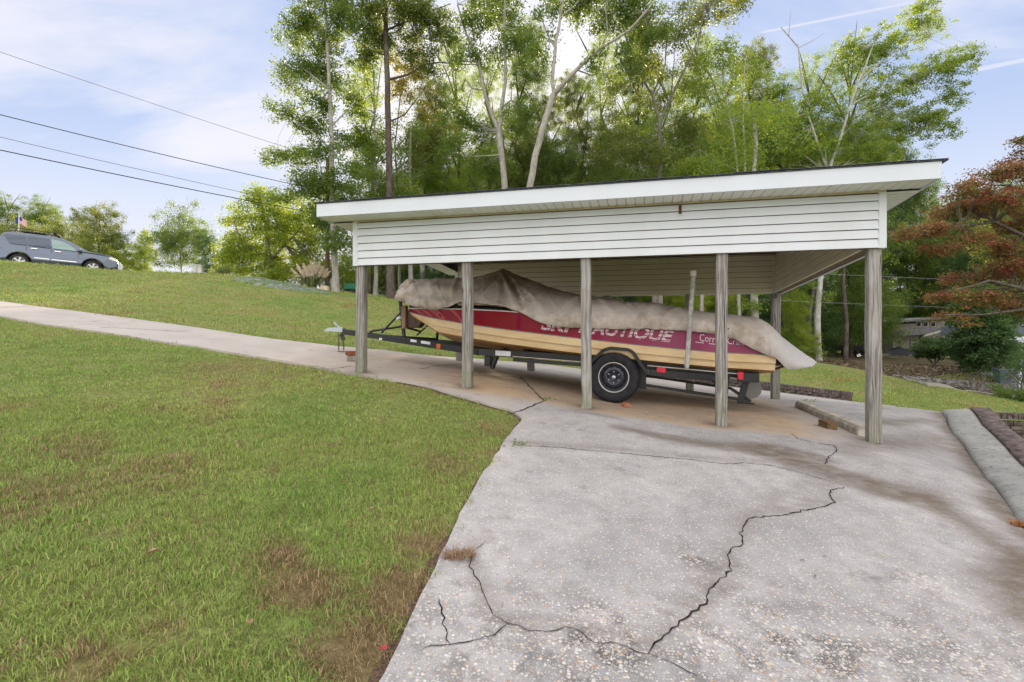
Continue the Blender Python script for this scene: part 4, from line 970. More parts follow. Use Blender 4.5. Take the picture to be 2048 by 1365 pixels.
# winch stand
b = MB()
zt = rz(6.55)
b.tube([(-6.50, BV - .04, zt + .03), (-6.585, BV - .04, .55)], .032, 10)
b.build('winch_post', M_BLK, tr)
for pts, r in (((( -6.05, BV + .35, rz(6.05) + .02), (-5.98, BV + .30, .30)), .027), (((-6.95, BV - .02, zt + .12), (-6.52, BV - .06, .34)), .018), (((-6.42, BV + .30, zt + .07), (-6.02, BV + .32, .25)), .016), (((-6.5, BV + .0, zt + .04), (-6.02, BV + .34, zt + .0)), .022)):
    b = MB(); b.tube(list(pts), r, 8); b.build('brace', M_BLK, tr)
b = MB(); b.tube([(-7.18, BV - .03, rz(7.1) + .07), (-7.12, BV - .03, rz(7.1) + .10), (-6.62, BV + .12, rz(6.7) + .22), (-6.35, BV + .28, rz(6.4) + .16)], .022, 8); b.build('brace', M_BLK, tr)
b = MB(); b.tube([(-6.56, BV - .1, .18), (-6.58, BV - .1, .22)], .05, 10); b.tube([(-6.55, BV - .10, .20), (-6.20, BV + .05, .06), (-6.02, BV, .02)], .008, 6); b.build('winch_strap', M_STK, tr)
M_BLOCK = m_wood('cedar block', (.30, .20, .13), (.15, .09, .055)); M_BLOCK2 = m_wood('carpeted block', (.12, .085, .065), (.07, .05, .04))
b = MB(); b.box((-6.46, BV - .10, .22), (.075, .12, .40)); b.build('bow_stop', M_BLOCK, tr, bevel=.008)
b = MB(); b.prism([(-6.41, .34), (-6.41, .03), (-6.22, .03), (-6.12, .16), (-6.08, .34)], BV - .10, BV + .10); b.build('bow_stop', M_BLOCK2, tr, bevel=.01)
M_STEEL = flat('galvanised coupler', (.42, .46, .50), .35, .5, metal=.7)
b = MB(); zc = rz(7.9)
b.prism([(-7.72, zc + .055), (-8.02, zc + .045), (-8.10, zc + .01), (-8.08, zc - .03), (-7.98, zc - .02), (-7.72, zc - .035)], BV - .045, BV + .045); b.bar((-7.80, BV, zc + .05), (-7.93, BV, zc + .15), .03, .02); b.tube([(-7.88, BV, zc + .04), (-7.88, BV, zc + .16)], .012, 8)
b.build('coupler', M_STEEL, tr, bevel=.006)
M_CHAIN = flat('rusty chain', (.13, .12, .11), .6, .3, metal=.5)
p = W(-7.72, BV); zg = slabz(p.x, p.y)
for dx, dv in ((-7.80, -.04), (-7.68, -.07)):
    b = MB(); z = rz(7.75) - .05; k = 0
    while z > zg + .02:
        r0 = .016; pts = [Vector((dx + (.012 * math.cos(a) if k % 2 else 0), BV + dv + (0 if k % 2 else .012 * math.cos(a)), z + .022 * math.sin(a))) for a in [i * math.pi / 4 for i in range(9)]]
        b.tube(pts, .0045, 5); z -= .030; k += 1
    b.build('safety_chain', M_CHAIN, tr, fix=False)
b = MB()
for k in range(9): a = k * .7; c = Vector((-7.74 + .05 * math.cos(a), BV - .05 + .05 * math.sin(a), zg + .012)); b.lathe([(.014, -.004), (.022, 0), (.014, .004), (.010, 0)], c, 'Z', 10, closed=True)
b.build('chain_end', M_CHAIN, tr)
b = MB(); b.bar((-7.76, BV - .03, rz(7.76) - .05), (-7.70, BV - .03, rz(7.7) - .15), .05, .05); b.build('jack_mount', M_BLK, tr)
def plate(s0, s1, dz, hgt, mat, name, v=None):
    vv = v if v is not None else None
    b = MB(); a0 = Vector((-s0, railv(s0), rz(s0) + dz)); a1 = Vector((-s1, railv(s1), rz(s1) + dz)); b.bar(a0, a1, .010, hgt); return b.build(name, mat, tr)
def railv(s): 
    t = .75 if s < 4.9 else (.75 - .70 * (s - 4.9) / 2.0 if s < 6.9 else .05)
    return BV - t - .034
M_ORG = flat('orange reflector', (.55, .13, .03), .25, .5); M_RED = flat('red tail lamp lens', (.55, .02, .05), .2, .6)
plate(5.70, 5.62, -.005, .075, M_ORG, 'side_marker'); plate(6.02, 5.83, 0.02, .045, M_STK, 'sticker'); plate(6.25, 6.12, .02, .04, M_STK, 'sticker'); plate(4.62, 4.38, .0, .075, M_STK, 'reflector_strip'); 
b = MB(); b.bar((-7.45, BV - .046, rz(7.45)), (-7.36, BV - .046, rz(7.36)), .006, .06); b.build('sticker', M_STK, tr); b = MB(); b.bar((-6.98, BV - .05, rz(6.98) - .03), (-6.86, BV - .06, rz(6.86) - .03), .01, .035); b.build('sticker', M_STK, tr)
b = MB(); b.bar((-2.26, BV - 1.012, -.545), (-2.14, BV - 1.012, -.555), .012, .07); b.build('side_lamp', M_RED, tr, bevel=.004)
b = MB(); b.box((-1.10, BV - 1.0, -.625), (.26, .09, .125)); tl = b.build('tail_lamp', M_BLK, tr, bevel=.008)
b = MB(); b.box((-1.20, BV - 1.048, -.605), (.07, .012, .10)); b.build('lens', M_RED, tl, bevel=.004)
b = MB(); b.box((-1.10, BV + 1.0, -.625), (.26, .09, .125)); b.build('tail_lamp', M_BLK, tr, bevel=.008)
# wheels
WU, WZ = -2.835, None
pw = W(WU, .93); WZ = slabz(pw.x, pw.y) + .352
def wheel(v, sg):
    wr_ = empty('wheel', (WU, v, WZ)); wr_.parent = tr
    b = MB(); Rr = .355; hw = .118
    prof = [(.205, -hw * .72), (.225, -hw * .86), (.27, -hw * 1.0), (.315, -hw * .97), (.340, -hw * .82), (.352, -hw * .6), (.355, -.03), (.347, -.026), (.347, -.018), (.355, -.014), (.355, .014), (.347, .018), (.347, .026), (.355, .03), (.352, hw * .6), (.340, hw * .82), (.315, hw * .97), (.27, hw), (.225, hw * .86), (.205, hw * .72)]
    prof = [(r, y * sg) for r, y in prof]; b.lathe(prof, (0, 0, 0), 'Y', 72); 
    for k in range(72):
        a = 2 * math.pi * k / 72
        for s2 in (-1, 1): b.box((.352 * math.cos(a), s2 * hw * .72, .352 * math.sin(a)), (.012, .035, .012), Matrix.Rotation(-a, 3, 'Y'))
    b.build('tyre', M_RUB, wr_, fix=True)
    o = -1 * sg  # outward sign
    b = MB(); b.lathe([(.213, -.085 * sg), (.213, -.098 * sg), (.203, -.100 * sg), (.196, -.088 * sg)], (0, 0, 0), 'Y', 64); b.build('rim_lip', flat('worn silver rim', (.50, .48, .46), .35, .5, metal=.5), wr_, fix=True)
    b = MB(); b.lathe([(.198, -.090 * sg), (.190, -.03 * sg), (.172, -.028 * sg), (.165, -.038 * sg), (.12, -.055 * sg), (.09, -.062 * sg), (.085, -.045 * sg), (.0, -.045 * sg)], (0, 0, 0), 'Y', 64); rim = b.build('rim', flat('black steel rim', (.022, .026, .040), .3, .5, var=.3, sc=20), wr_, fix=True)
    for k in range(12):
        b = MB(); a = 2 * math.pi * k / 12 + .2; b.lathe([(0, -.0005 * sg), (.014, 0)], (0.142 * math.cos(a), -.0495 * sg, .142 * math.sin(a)), 'Y', 12); b.build('rim_hole', M_DARK, wr_, fix=False)
    for k in range(6):
        b = MB(); a = 2 * math.pi * k / 6 + .5; b.lathe([(0, -.018 * sg), (.010, -.016 * sg), (.012, 0)], (.078 * math.cos(a), -.058 * sg, .078 * math.sin(a)), 'Y', 8); b.build('lug_nut', M_STEEL, wr_, fix=True)
    b = MB(); b.lathe([(0, -.020 * sg), (.012, -.022 * sg), (.016, -.014 * sg), (.026, -.016 * sg), (.030, 0)], (0, -.062 * sg, 0), 'Y', 20); b.build('hub_cap', M_STEEL, wr_, fix=True)
wheel(.93, 1); wheel(2 * BV - .93, -1)
for sg, v0 in ((-1, .80), (1, 2 * BV - .80 - .26)):
    b = MB(); r1 = .43
    pts = [(-.44, .06), (-.17, .375), (-.08, .415), (.17, .415), (.23, .385), (.45, .11)]
    tilt = .085
    pts = [(x * math.cos(tilt) + z * math.sin(tilt) * 1, z * math.cos(tilt) - x * math.sin(tilt)) for x, z in pts]
    th = .028
    for (x0, z0), (x1, z1) in zip(pts[:-1], pts[1:]):
        b.bar((WU + x0, v0 + .13, WZ + z0), (WU + x1, v0 + .13, WZ + z1), .27, .012); b.bar((WU + x0, v0 - .005, WZ + z0 - .012), (WU + x1, v0 - .005, WZ + z1 - .012), .012, .045)
    b.build('fender', M_BLK, tr, bevel=.004)
b = MB(); b.bar((WU, 1.0, WZ), (WU, 2 * BV - 1.0, WZ), .06, .06); b.build('axle', M_BLK, tr)
# ------------------------------------------------------------------ curb, brick walls, bits on the slab
def offs(line, d):
    out = []
    for i, p in enumerate(line):
        t = line[min(i + 1, len(line) - 1)] - line[max(i - 1, 0)]; n = Vector((-t.y, t.x, 0)).normalized(); out.append(Vector((p.x, p.y, p.z)) + n * d)
    return out
def resample(line, st):
    out = []; 
    for a, b in zip(line[:-1], line[1:]):
        n = max(1, int((b - a).length / st))
        for k in range(n): out.append(a.lerp(b, k / n))
    out.append(line[-1]); return out
curbline = resample(C_in + C_ext, .08)
def m_curb():
    t = NT('pale rough kerb concrete', .9, .2); p = t.geo('pos'); n = t.noise(p, 3, 6, .65); f = t.noise(p, 70, 3, .7)
    c = t.mix(t.mr(n, .35, .65), (.38, .38, .365), (.27, .28, .27)); c = t.mix(t.mr(f, .45, .7, 0, .5), c, (.2, .2, .19)); c = t.mix(t.mr(t.noise(p, 14, 5, .7), .56, .66, 0, .8), c, (.13, .14, .12))
    t.col(c); t.bump(t.math('ADD', f, t.math('MULTIPLY', n, 2)), .8, .02); return t.m
def strip_profile(line, prof, wob=.0, seed=1):
    b = MB(); rs_ = random.Random(seed); m = len(prof); vs = []
    for i, p in enumerate(line):
        t = line[min(i + 1, len(line) - 1)] - line[max(i - 1, 0)]; n = Vector((-t.y, t.x, 0)).normalized(); 
        w = mnoise.noise(Vector((p.x * 1.5, p.y * 1.5, seed))) * wob
        for d, z in prof: vs.append((p.x + n.x * (d + (w if d < .05 else 0)), p.y + n.y * (d + (w if d < .05 else 0)), slabz(p.x, p.y) + z + (mnoise.noise(Vector((p.x * 3, p.y * 3, d * 4))) * .012 if z > 0 else 0)))
    b.add(vs, [(i * m + k, i * m + k + 1, (i + 1) * m + k + 1, (i + 1) * m + k) for i in range(len(line) - 1) for k in range(m - 1)], 0, True)
    b.add(vs[:m], [tuple(range(m))[::-1]]); return b
curb = strip_profile(curbline, [(0, -.08), (.0, .015), (.03, .045), (.10, .06), (.30, .085), (.335, .08), (.335, -.1)], .035, 3).build('curb', m_curb())
tag(curb, 'pale rough concrete kerb strip running down the right edge of the drive', 'curb')
M_BRICK = flat('sooty brick', (.13, .105, .098), .9, .15, var=.5, sc=14, bump=.7); M_MORT = flat('dirty mortar', (.05, .046, .042), .95, .1, var=.3, sc=20)
def brick_wall(name, line, zoff_top, courses, label, depth=.22, cap='soldier', below=.3, side=1):
    """line: plan points with base z"""
    root = tag(empty(name, tuple(line[0])), label, 'brick wall'); o0 = Vector(line[0]); rs_ = random.Random(len(name))
    b = MB(); core = MB(); caps = MB(); L_ = [0]; 
    for a_, c_ in zip(line[:-1], line[1:]): L_.append(L_[-1] + (Vector(c_) - Vector(a_)).to_2d().length)
    def at(d, off):
        i = max(0, min(len(L_) - 2, np.searchsorted(L_, d) - 1)); f = (d - L_[i]) / max(1e-6, L_[i + 1] - L_[i]); p = Vector(line[i]).lerp(Vector(line[i + 1]), f); t = (Vector(line[i + 1]) - Vector(line[i])); t.z = 0; t.normalize(); n = Vector((-t.y, t.x, 0))
        return p + n * off - o0, math.atan2(t.y, t.x), t
    ch = .067; bl = .2; tot = L_[-1]
    for k in range(-int(below / ch), courses):
        d = (k % 2) * bl * .5
        while d < tot - .02:
            w = min(bl, tot - d); p, a_, t = at(d + w / 2, depth / 2)
            b.box(p + Vector((0, 0, (k + .5) * ch + zoff_top)), (w - .010, depth - rs_.uniform(0, .012), ch - .010), Matrix.Rotation(a_, 3, 'Z')); d += bl
    d = 0
    top = courses * ch + zoff_top; cw = .072
    while d < tot:
        p, a_, t = at(min(d + cw / 2, tot), depth / 2)
        caps.box(p + Vector((0, 0, top + .052 + rs_.uniform(-.004, .004))), (cw - .010, depth + .03 + rs_.uniform(-.01, .01), .098), Matrix.Rotation(a_, 3, 'Z') @ Matrix.Rotation(rs_.uniform(-.04, .04), 3, 'Y')); d += cw
    n = max(2, int(tot / .5))
    for i in range(n):
        p, a_, t = at(tot * i / n, depth / 2); q, _, _ = at(tot * (i + 1) / n - .001, depth / 2)
        core.bar(p + Vector((0, 0, (top - below) / 2 + .0)), q + Vector((0, 0, (top - below) / 2 + .0)), depth - .035, top + below)
    b.build('bricks', M_BRICK, root); caps.build('soldier_course', M_BRICK, root); core.build('mortar', M_MORT, root)
    return root
wl = [G(x, y) for x, y in [(1703, 805), (1610, 794), (1518, 783), (1400, 770), (1290, 758), (1230, 750)]]
wl = [Vector((p.x, p.y, p.z)) for p in wl][::-1]
brick_wall('garden_wall', wl, 0.0, 2, 'low dark brick wall with upright capping bricks along the grass behind the boat')
ol = resample(offs(C_in + C_ext, .345), .4)
for p in ol: p.z = slabz(p.x, p.y)
brick_wall('retaining_wall', ol, .012, 1, 'dark brick retaining wall capped beside the pale kerb strip', depth=.21, below=.5) if False else None
rt = tag(empty('retaining_wall', tuple(ol[0])), 'dark brick wall top running behind the pale kerb strip at the right edge', 'brick wall')
def rel(b, o): b.v = [tuple(Vector(p) - Vector(o)) for p in b.v]; return b
b = strip_profile(curbline, [(.345, -.6), (.345, .10), (.355, .112), (.56, .118), (.57, .105), (.57, -.6)], 0, 9); rel(b, ol[0]).build('bricks', None or M_BRICK, rt)
b = MB(); rs_ = random.Random(2); d = 0; cl = resample(offs(C_in + C_ext, .345 + .11), .078)
for i in range(0, len(cl) - 1):
    t = cl[i + 1] - cl[i]; p = cl[i]; z = slabz(p.x, p.y)
    b.box(p + Vector((0, 0, z - p.z + .115)), (.068, .23, .05), Matrix.Rotation(math.atan2(t.y, t.x), 3, 'Z') @ Matrix.Rotation(rs_.uniform(-.04, .04), 3, 'Y'))
rel(b, ol[0]).build('soldier_course', M_BRICK, rt)
g0 = ol[0] + Vector((.25, .15, 0)); b = MB(); 
for k in range(4):
    for j in range(3): b.box((.12 + j * .2 + (k % 2) * .04, .05 - .05 * j, -.30 + k * .07), (.19, .1, .06), Matrix.Rotation(-.25, 3, 'Z'))
for j in range(9): b.box((.04 + j * .072, .07 - .018 * j, .02), (.062, .13, .09), Matrix.Rotation(-.25, 3, 'Z'))
q = b.build('return_bricks', M_BRICK, rt); q.location = (.22, .05, 0)
# wheel stop
a_ = G(1590, 815, dz=LIFT); c_ = G(1716, 871, dz=LIFT); dv = (c_ - a_); n_ = Vector((-dv.y, dv.x, 0)).normalized() * 1
b = MB(); vs = []
for p in (a_, c_):
    for o_, z_ in ((-.0, -.02), (.0, .065), (.03, .10), (.13, .10), (.16, .065), (.16, -.02)): vs.append(p + n_ * o_ + Vector((0, 0, z_)) - a_)
b.add(vs, [tuple(range(6))[::-1], tuple(range(6, 12))] + [(i, (i + 1) % 6, 6 + (i + 1) % 6, 6 + i) for i in range(6)])
o = b.build('wheel_stop', flat('concrete wheel stop', (.42, .385, .33), .9, .2, var=.3, sc=7, bump=.5)); o.location = a_; tag(o, 'long pale concrete parking block lying askew behind the right front post', 'parking block')
g = G(1660, 858, dz=LIFT); b = MB(); b.box((0, 0, .04), (.24, .11, .085)); o = b.build('wood_block', m_wood('brown block', (.17, .105, .055), (.09, .05, .025), axis='x'), bevel=.006); o.location = g + Vector((0, .045, 0)); o.rotation_euler = (0, 0, math.atan2(dv.y, dv.x) + .08); tag(o, 'brown timber block resting against the long concrete parking block', 'wood block')
g = G(1252, 815, dz=LIFT); b = MB(); b.prism([(-.05, 0), (.055, 0), (.045, .045), (.01, .062), (-.045, .05)], -.045, .05); o = b.build('brick_chunk', flat('broken red brick', (.36, .16, .09), .9, .1, var=.3, sc=30, bump=.6), bevel=.006); o.location = g; o.rotation_euler = (0, 0, .3); tag(o, 'broken orange brick chunk chocking the trailer tyre', 'brick')
g = G(708, 722, dz=LIFT); st_ = tag(empty('block_stack', tuple(g), .2), 'red brick on a grey concrete block behind the left corner post', 'blocks')
b = MB(); b.box((0, 0, .045), (.20, .19, .09)); b.build('concrete_block', flat('grey block', (.25, .22, .19), .9, var=.3), st_, bevel=.006)
b = MB(); b.box((-.01, -.01, .095 + .032), (.23, .19, .065)); b.build('red_brick', flat('red brick', (.23, .085, .05), .9, var=.3, sc=20), st_, bevel=.006)
# ------------------------------------------------------------------ foliage machinery
def leaf_mesh(name, C, size, rs, up=.35, aspect=.55, droop=0.0):
    """C (n,3) centres; one folded leaf-shaped quad pair each"""
    n = len(C); nrm = rs.normal(size=(n, 3)); nrm[:, 2] = np.abs(nrm[:, 2]) + up; nrm /= np.linalg.norm(nrm, axis=1)[:, None]
    a = rs.normal(size=(n, 3)); a[:, 2] -= droop; a -= nrm * (a * nrm).sum(1)[:, None]; a /= np.linalg.norm(a, axis=1)[:, None]; b = np.cross(nrm, a)
    L_ = (size * rs.uniform(.65, 1.35, n))[:, None]; Wd = L_ * aspect
    fold = nrm * L_ * .10
    V = np.stack([C - a * L_ * .5, C + b * Wd * .5 - a * L_ * .06 + fold, C + a * L_ * .5, C - b * Wd * .5 - a * L_ * .06 + fold], 1).reshape(-1, 3)
    me = bpy.data.meshes.new(name); me.vertices.add(4 * n); me.vertices.foreach_set('co', V.ravel().astype('f'))
    me.loops.add(4 * n); me.loops.foreach_set('vertex_index', np.arange(4 * n, dtype='i')); me.polygons.add(n); me.polygons.foreach_set('loop_start', np.arange(0, 4 * n, 4, dtype='i')); me.polygons.foreach_set('loop_total', np.full(n, 4, 'i'))
    me.update(calc_edges=True)
    r = np.repeat(rs.rand(n), 4).astype('f'); at = me.attributes.new('rnd', 'FLOAT', 'POINT'); at.data.foreach_set('value', r)
    return me
def m_leaf(name, cols, trans=(.30, .42, .05), tf=.45, hue=.5, sc=.7, gloss=.45):
    t = NT(name, gloss, .35); p = t.geo('pos'); r = t.attr('rnd'); n = t.noise(p, sc, 4, .6)
    oi = t.n('ShaderNodeObjectInfo').outputs['Random']
    f = t.math('ADD', t.math('ADD', t.math('MULTIPLY', r, .38), t.math('MULTIPLY', t.mr(n, .3, .7), .48)), t.math('MULTIPLY', oi, .14))
    k = len(cols) - 1; c = t.ramp(f, [(.12 + .76 * i / k, q) for i, q in enumerate(cols)]); t.col(c)
    tr_ = t.n('ShaderNodeBsdfTranslucent'); t.put(tr_.inputs[0], t.mix(.6, c, trans)); ms = t.n('ShaderNodeMixShader'); ms.inputs[0].default_value = tf
    out = t.N['Material Output']; t.L.new(t.b.outputs[0], ms.inputs[1]); t.L.new(tr_.outputs[0], ms.inputs[2]); t.L.new(ms.outputs[0], out.inputs[0]); return t.m
ML_G = m_leaf('green leaves', [(.042, .098, .036), (.080, .150, .045), (.13, .205, .052), (.21, .26, .06)], (.34, .44, .06), .5)
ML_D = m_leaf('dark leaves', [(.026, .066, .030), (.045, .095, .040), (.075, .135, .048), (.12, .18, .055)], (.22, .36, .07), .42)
ML_Y = m_leaf('yellow green leaves', [(.085, .17, .035), (.15, .25, .042), (.25, .32, .05), (.46, .43, .055)], (.58, .66, .06), .55)
ML_B = m_leaf('bright green leaves', [(.055, .125, .032), (.10, .19, .040), (.17, .25, .05), (.34, .32, .06)], (.48, .60, .06), .55)
ML_O = m_leaf('olive leaves', [(.045, .090, .032), (.085, .135, .042), (.15, .18, .05), (.26, .25, .065)], (.36, .42, .07), .5)
ML_R = m_leaf('red maple leaves', [(.08, .17, .045), (.15, .20, .06), (.28, .13, .08), (.36, .10, .10), (.30, .045, .07)], (.50, .26, .08), .4, sc=1.7)
def m_bark(name, a, b, sc=9):
    t = NT(name, .95, .1); p = t.geo('pos'); n = t.noise(t.mapv(p, (1, 1, .35)), sc, 6, .7); n2 = t.noise(p, 1.3, 4, .6)
    c = t.mix(t.mr(n, .38, .62), a, b); c = t.mix(t.mr(n2, .5, .7, 0, .6), c, (.20, .22, .17)); t.col(c); t.bump(n, .8, .03); return t.m
MB_L = m_bark('pale grey bark', (.40, .385, .36), (.24, .225, .205)); MB_D = m_bark('dark brown bark', (.13, .105, .095), (.06, .048, .042), 14); MB_M = m_bark('grey bark', (.26, .235, .21), (.13, .115, .10))
def clumps(c, rad, dens, rs, csz=.42, per=70, flat_=.62):
    """leaf centres: clumps inside an ellipsoid with an uneven edge"""
    rx, ry, rz_ = rad; m = max(3, int(dens * (rx * rz_ + rx * ry + ry * rz_) / (csz ** 2) * .95))
    d = rs.normal(size=(m, 3)); d /= np.linalg.norm(d, axis=1)[:, None]; r = rs.rand(m) ** .42; r *= 1 + .18 * rs.normal(size=m)
    cc = np.array(c) + d * r[:, None] * np.array([rx, ry, rz_]); 
    sz = csz * rs.uniform(.55, 1.35, m); n = np.maximum(8, (per * (sz / csz) ** 2 * rs.uniform(.7, 1.2, m)).astype(int))
    idx = np.repeat(np.arange(m), n); P = cc[idx] + rs.normal(size=(len(idx), 3)) * (sz[idx] * .55)[:, None] * np.array([1, 1, flat_]); return P, cc
def tree(name, label, cat, Y, base, limbs, clus, lm, bm_, leaf=.115, seed=1, dz=.5, group=None, twig=True, csz=.42, per=105, flat_=.62, dens=1.75, extra=None, up=.35):
    rs = np.random.RandomState(seed); b0 = onG(base[0], Y) if base else None
    if base and len(base) > 1 and base[1]: b0 = G(base[0], base[1]); Y = b0.y
    root = empty(name, tuple(b0)); tag(root, label, cat, group); sc = Y / F
    tb = MB(); nodes = []
    for li, (pts, r0, r1) in enumerate(limbs):
        P = []
        for k, q in enumerate(pts):
            dy = q[2] if len(q) > 2 else (math.sin(li * 2.1 + 1) * dz * (k / max(1, len(pts) - 1)) * 1.5 if li else 0)
            P.append(px(q[0], q[1], Y + dy) - b0)
        if li == 0: P[0] = Vector((0, 0, -.25)); P.insert(1, Vector((P[1].x * .15, 0, .25)))
        # resample with a slight wander
        Q = []; 
        for a, c in zip(P[:-1], P[1:]):
            n = max(1, int((c - a).length / .6))
            for k in range(n): Q.append(a.lerp(c, k / n) + Vector(rs.normal(size=3) * .018))
        Q.append(P[-1]); m = len(Q); rr = [r0 + (r1 - r0) * (i / (m - 1)) ** .8 for i in range(m)]
        if li == 0: rr[0] *= 1.55; rr[1 if m > 1 else 0] *= 1.12
        tb.tube(Q, rr, 9); nodes += [(np.array(v), r) for v, r in zip(Q[m // 3:], rr[m // 3:])]
    C = []; tw = MB(); NP = np.array([v for v, _ in nodes])
    for (x, y, rx, ry, *dn) in clus:
        d_ = dn[0] if dn else 1.0; dep = dn[1] if len(dn) > 1 else rs.uniform(-.5, 1.1) * dz * 1.7
        c = px(x, y, Y + dep) - b0; rw, rh = rx * sc, ry * sc
        P, cc = clumps(tuple(c), (rw, min(max(rw, rh) * .75, 2.6), rh), d_ * dens, rs, csz, per, flat_); C.append(P)
        if twig:
            for q in cc[::4]:
                i = np.argmin(((NP - q) ** 2).sum(1) + 1.5 * np.maximum(0, NP[:, 2] - q[2])); a = NP[i]; L_ = np.linalg.norm(q - a)
                if L_ > 5.5: continue
                mid = (a + q) / 2 + rs.normal(size=3) * .12 * L_ * .6 + np.array([0, 0, -.05 * L_]); r = min(nodes[i][1] * .5, .012 + .009 * L_); tw.tube([a, mid, q], [r, r * .6, .006], 4, cap=False)
    if tw.v: tb.add(tw.v, tw.f, 0, True)
    tb.build('trunk', bm_, root, fix=False)
    C = np.concatenate(C); link('crown', leaf_mesh(name + '_crown', C, leaf, rs, up), lm, root); return root
T = []
tree('sweetgum_tree', 'tall leafy tree with drooping lower boughs left of the carport roof', 'tree', 29, (672, 582),
     [([(672, 582), (668, 500), (664, 400), (664, 300), (660, 200), (655, 100), (650, 0), (648, -90)], .19, .05), ([(664, 300), (620, 262), (575, 238)], .05, .015), ([(664, 380), (610, 345), (570, 325)], .05, .015), ([(664, 250), (700, 215), (715, 190)], .05, .015), ([(660, 180), (610, 140), (580, 110)], .05, .015), ([(666, 420), (700, 410), (730, 400)], .04, .015), ([(655, 60), (690, 20), (700, -20)], .04, .015)],
     [(610, 55, 60, 60), (640, -45, 85, 50), (695, 40, 50, 60), (590, 150, 42, 42, .9), (650, 130, 45, 50, .9), (690, 170, 38, 40, .7), (566, 225, 34, 16), (615, 250, 50, 22), (640, 200, 40, 30, .8), (585, 318, 52, 20), (640, 300, 50, 24, .8), (690, 270, 34, 36, .7), (620, 375, 75, 24), (690, 360, 42, 40, .8), (575, 395, 36, 12, .8), (660, 432, 62, 30), (680, 478, 46, 22), (690, 410, 40, 22)], ML_G, MB_L, seed=1, leaf=.13, dz=.9)
tree('pine_tree', 'straight dark-barked pine rising behind the left end of the carport', 'tree', 30, (781, 597),
     [([(781, 597), (779, 450), (778, 300), (774, 150), (770, 0), (768, -90)], .25, .10), ([(777, 160), (815, 150), (850, 130), (880, 126), (960, 130)], .07, .02), ([(772, 60), (820, 42), (860, 24), (900, 8)], .06, .02), ([(774, 110), (735, 100), (700, 70)], .05, .015), ([(777, 245), (810, 230), (850, 175)], .05, .012), ([(778, 280), (745, 262), (720, 262)], .04, .012), ([(771, 20), (740, -10), (720, -30)], .05, .02)],
     [(800, 10, 80, 40, .8), (850, 30, 55, 35, .8), (740, 35, 48, 34, .8), (770, 80, 50, 28, .7), (835, 90, 44, 40, .7), (890, 60, 34, 30, .5), (740, 105, 30, 22, .6), (860, 130, 30, 22, .6)], ML_O, MB_D, seed=2, leaf=.12, dz=.8, csz=.36)
tree('young_oak_tree', 'slender golden-leaved tree right behind the dark pine trunk', 'tree', 33, (800, None), [([(800, 600), (796, 400), (790, 290), (800, 200), (812, 120)], .12, .02), ([(792, 300), (830, 250), (850, 200)], .05, .015), ([(794, 340), (840, 300), (880, 260)], .05, .01)],
     [(810, 120, 40, 40, .6), (800, 180, 34, 34, .6), (835, 150, 30, 40, .5), (850, 240, 44, 40, .45), (880, 290, 50, 40, .5), (840, 310, 40, 30, .5)], m_leaf('golden leaves', [(.08, .11, .03), (.16, .17, .04), (.28, .24, .05), (.38, .26, .06)], (.52, .46, .07), .5), MB_M, seed=22, leaf=.12, csz=.36)
tree('maple_tree', 'slim pale-trunked tree covered in green leaves beside the dark pine', 'tree', 28, (752, 592),
     [([(752, 592), (753, 500), (752, 400), (750, 300), (749, 200), (745, 130)], .135, .03), ([(751, 330), (725, 300), (710, 270)], .03, .01), ([(751, 380), (790, 350), (805, 330)], .03, .01)],
     [(730, 150, 34, 40, .8), (728, 215, 34, 34), (748, 290, 34, 40), (725, 345, 40, 28), (775, 365, 40, 30, .8), (740, 400, 50, 30), (800, 400, 50, 30), (715, 285, 26, 28, .8)], ML_B, MB_L, seed=3, leaf=.12)
tree('forked_tree', 'grey forked tree whose left trunk rises through the middle of the roofline', 'tree', 27, (1008, None),
     [([(1010, 640), (1008, 500), (1008, 372), (1004, 310), (998, 266)], .20, .16), ([(998, 266, 0), (984, 230), (968, 180), (955, 123), (927, 57), (915, 10)], .12, .04), ([(998, 266, 0), (1003, 217), (1012, 164), (1009, 82), (1009, 20), (1010, -40)], .12, .04), ([(968, 182), (945, 178), (931, 160), (922, 180)], .05, .02), ([(1004, 215), (1022, 200), (1024, 170)], .06, .02), ([(955, 125), (905, 120), (880, 125)], .04, .015)],
     [(950, 40, 44, 44, .7), (1005, 30, 44, 50, .7), (925, 100, 30, 36, .6), (1035, 95, 34, 50, .7), (985, 120, 34, 34, .6), (910, 215, 40, 34, .6), (960, 260, 44, 36, .7), (1040, 240, 36, 44, .7), (905, 290, 36, 30, .7), (990, 330, 50, 26, .7), (985, -20, 70, 30)], ML_G, MB_L, seed=4, leaf=.13, dz=.9)
tree('leaning_tree', 'pale grey tree leaning right with a long limb crossing above the roof', 'tree', 25, (1056, None),
     [([(1054, 640), (1056, 450), (1059, 375), (1070, 312), (1091, 238), (1107, 189)], .20, .15), ([(1107, 189, 0), (1105, 164), (1111, 82), (1128, 0), (1136, -50)], .10, .04), ([(1107, 189, 0), (1116, 180), (1144, 148), (1200, 98), (1260, 61), (1295, 20)], .13, .04), ([(1111, 100), (1092, 60), (1075, 10)], .05, .02), ([(1150, 140), (1180, 150), (1230, 145)], .04, .015), ([(1205, 95), (1215, 60), (1210, 10)], .05, .02), ([(1128, 30), (1160, 0), (1170, -30)], .04, .02)],
     [(1105, 25, 40, 40, .6), (1160, 20, 44, 34, .7), (1220, 30, 44, 34, .8), (1280, 20, 50, 40), (1190, 130, 26, 30, .5), (1250, 110, 40, 36, .8), (1085, 100, 22, 34, .5), (1190, -20, 90, 24), (1300, 70, 40, 34)], ML_G, MB_L, seed=5, leaf=.13, dz=.8)
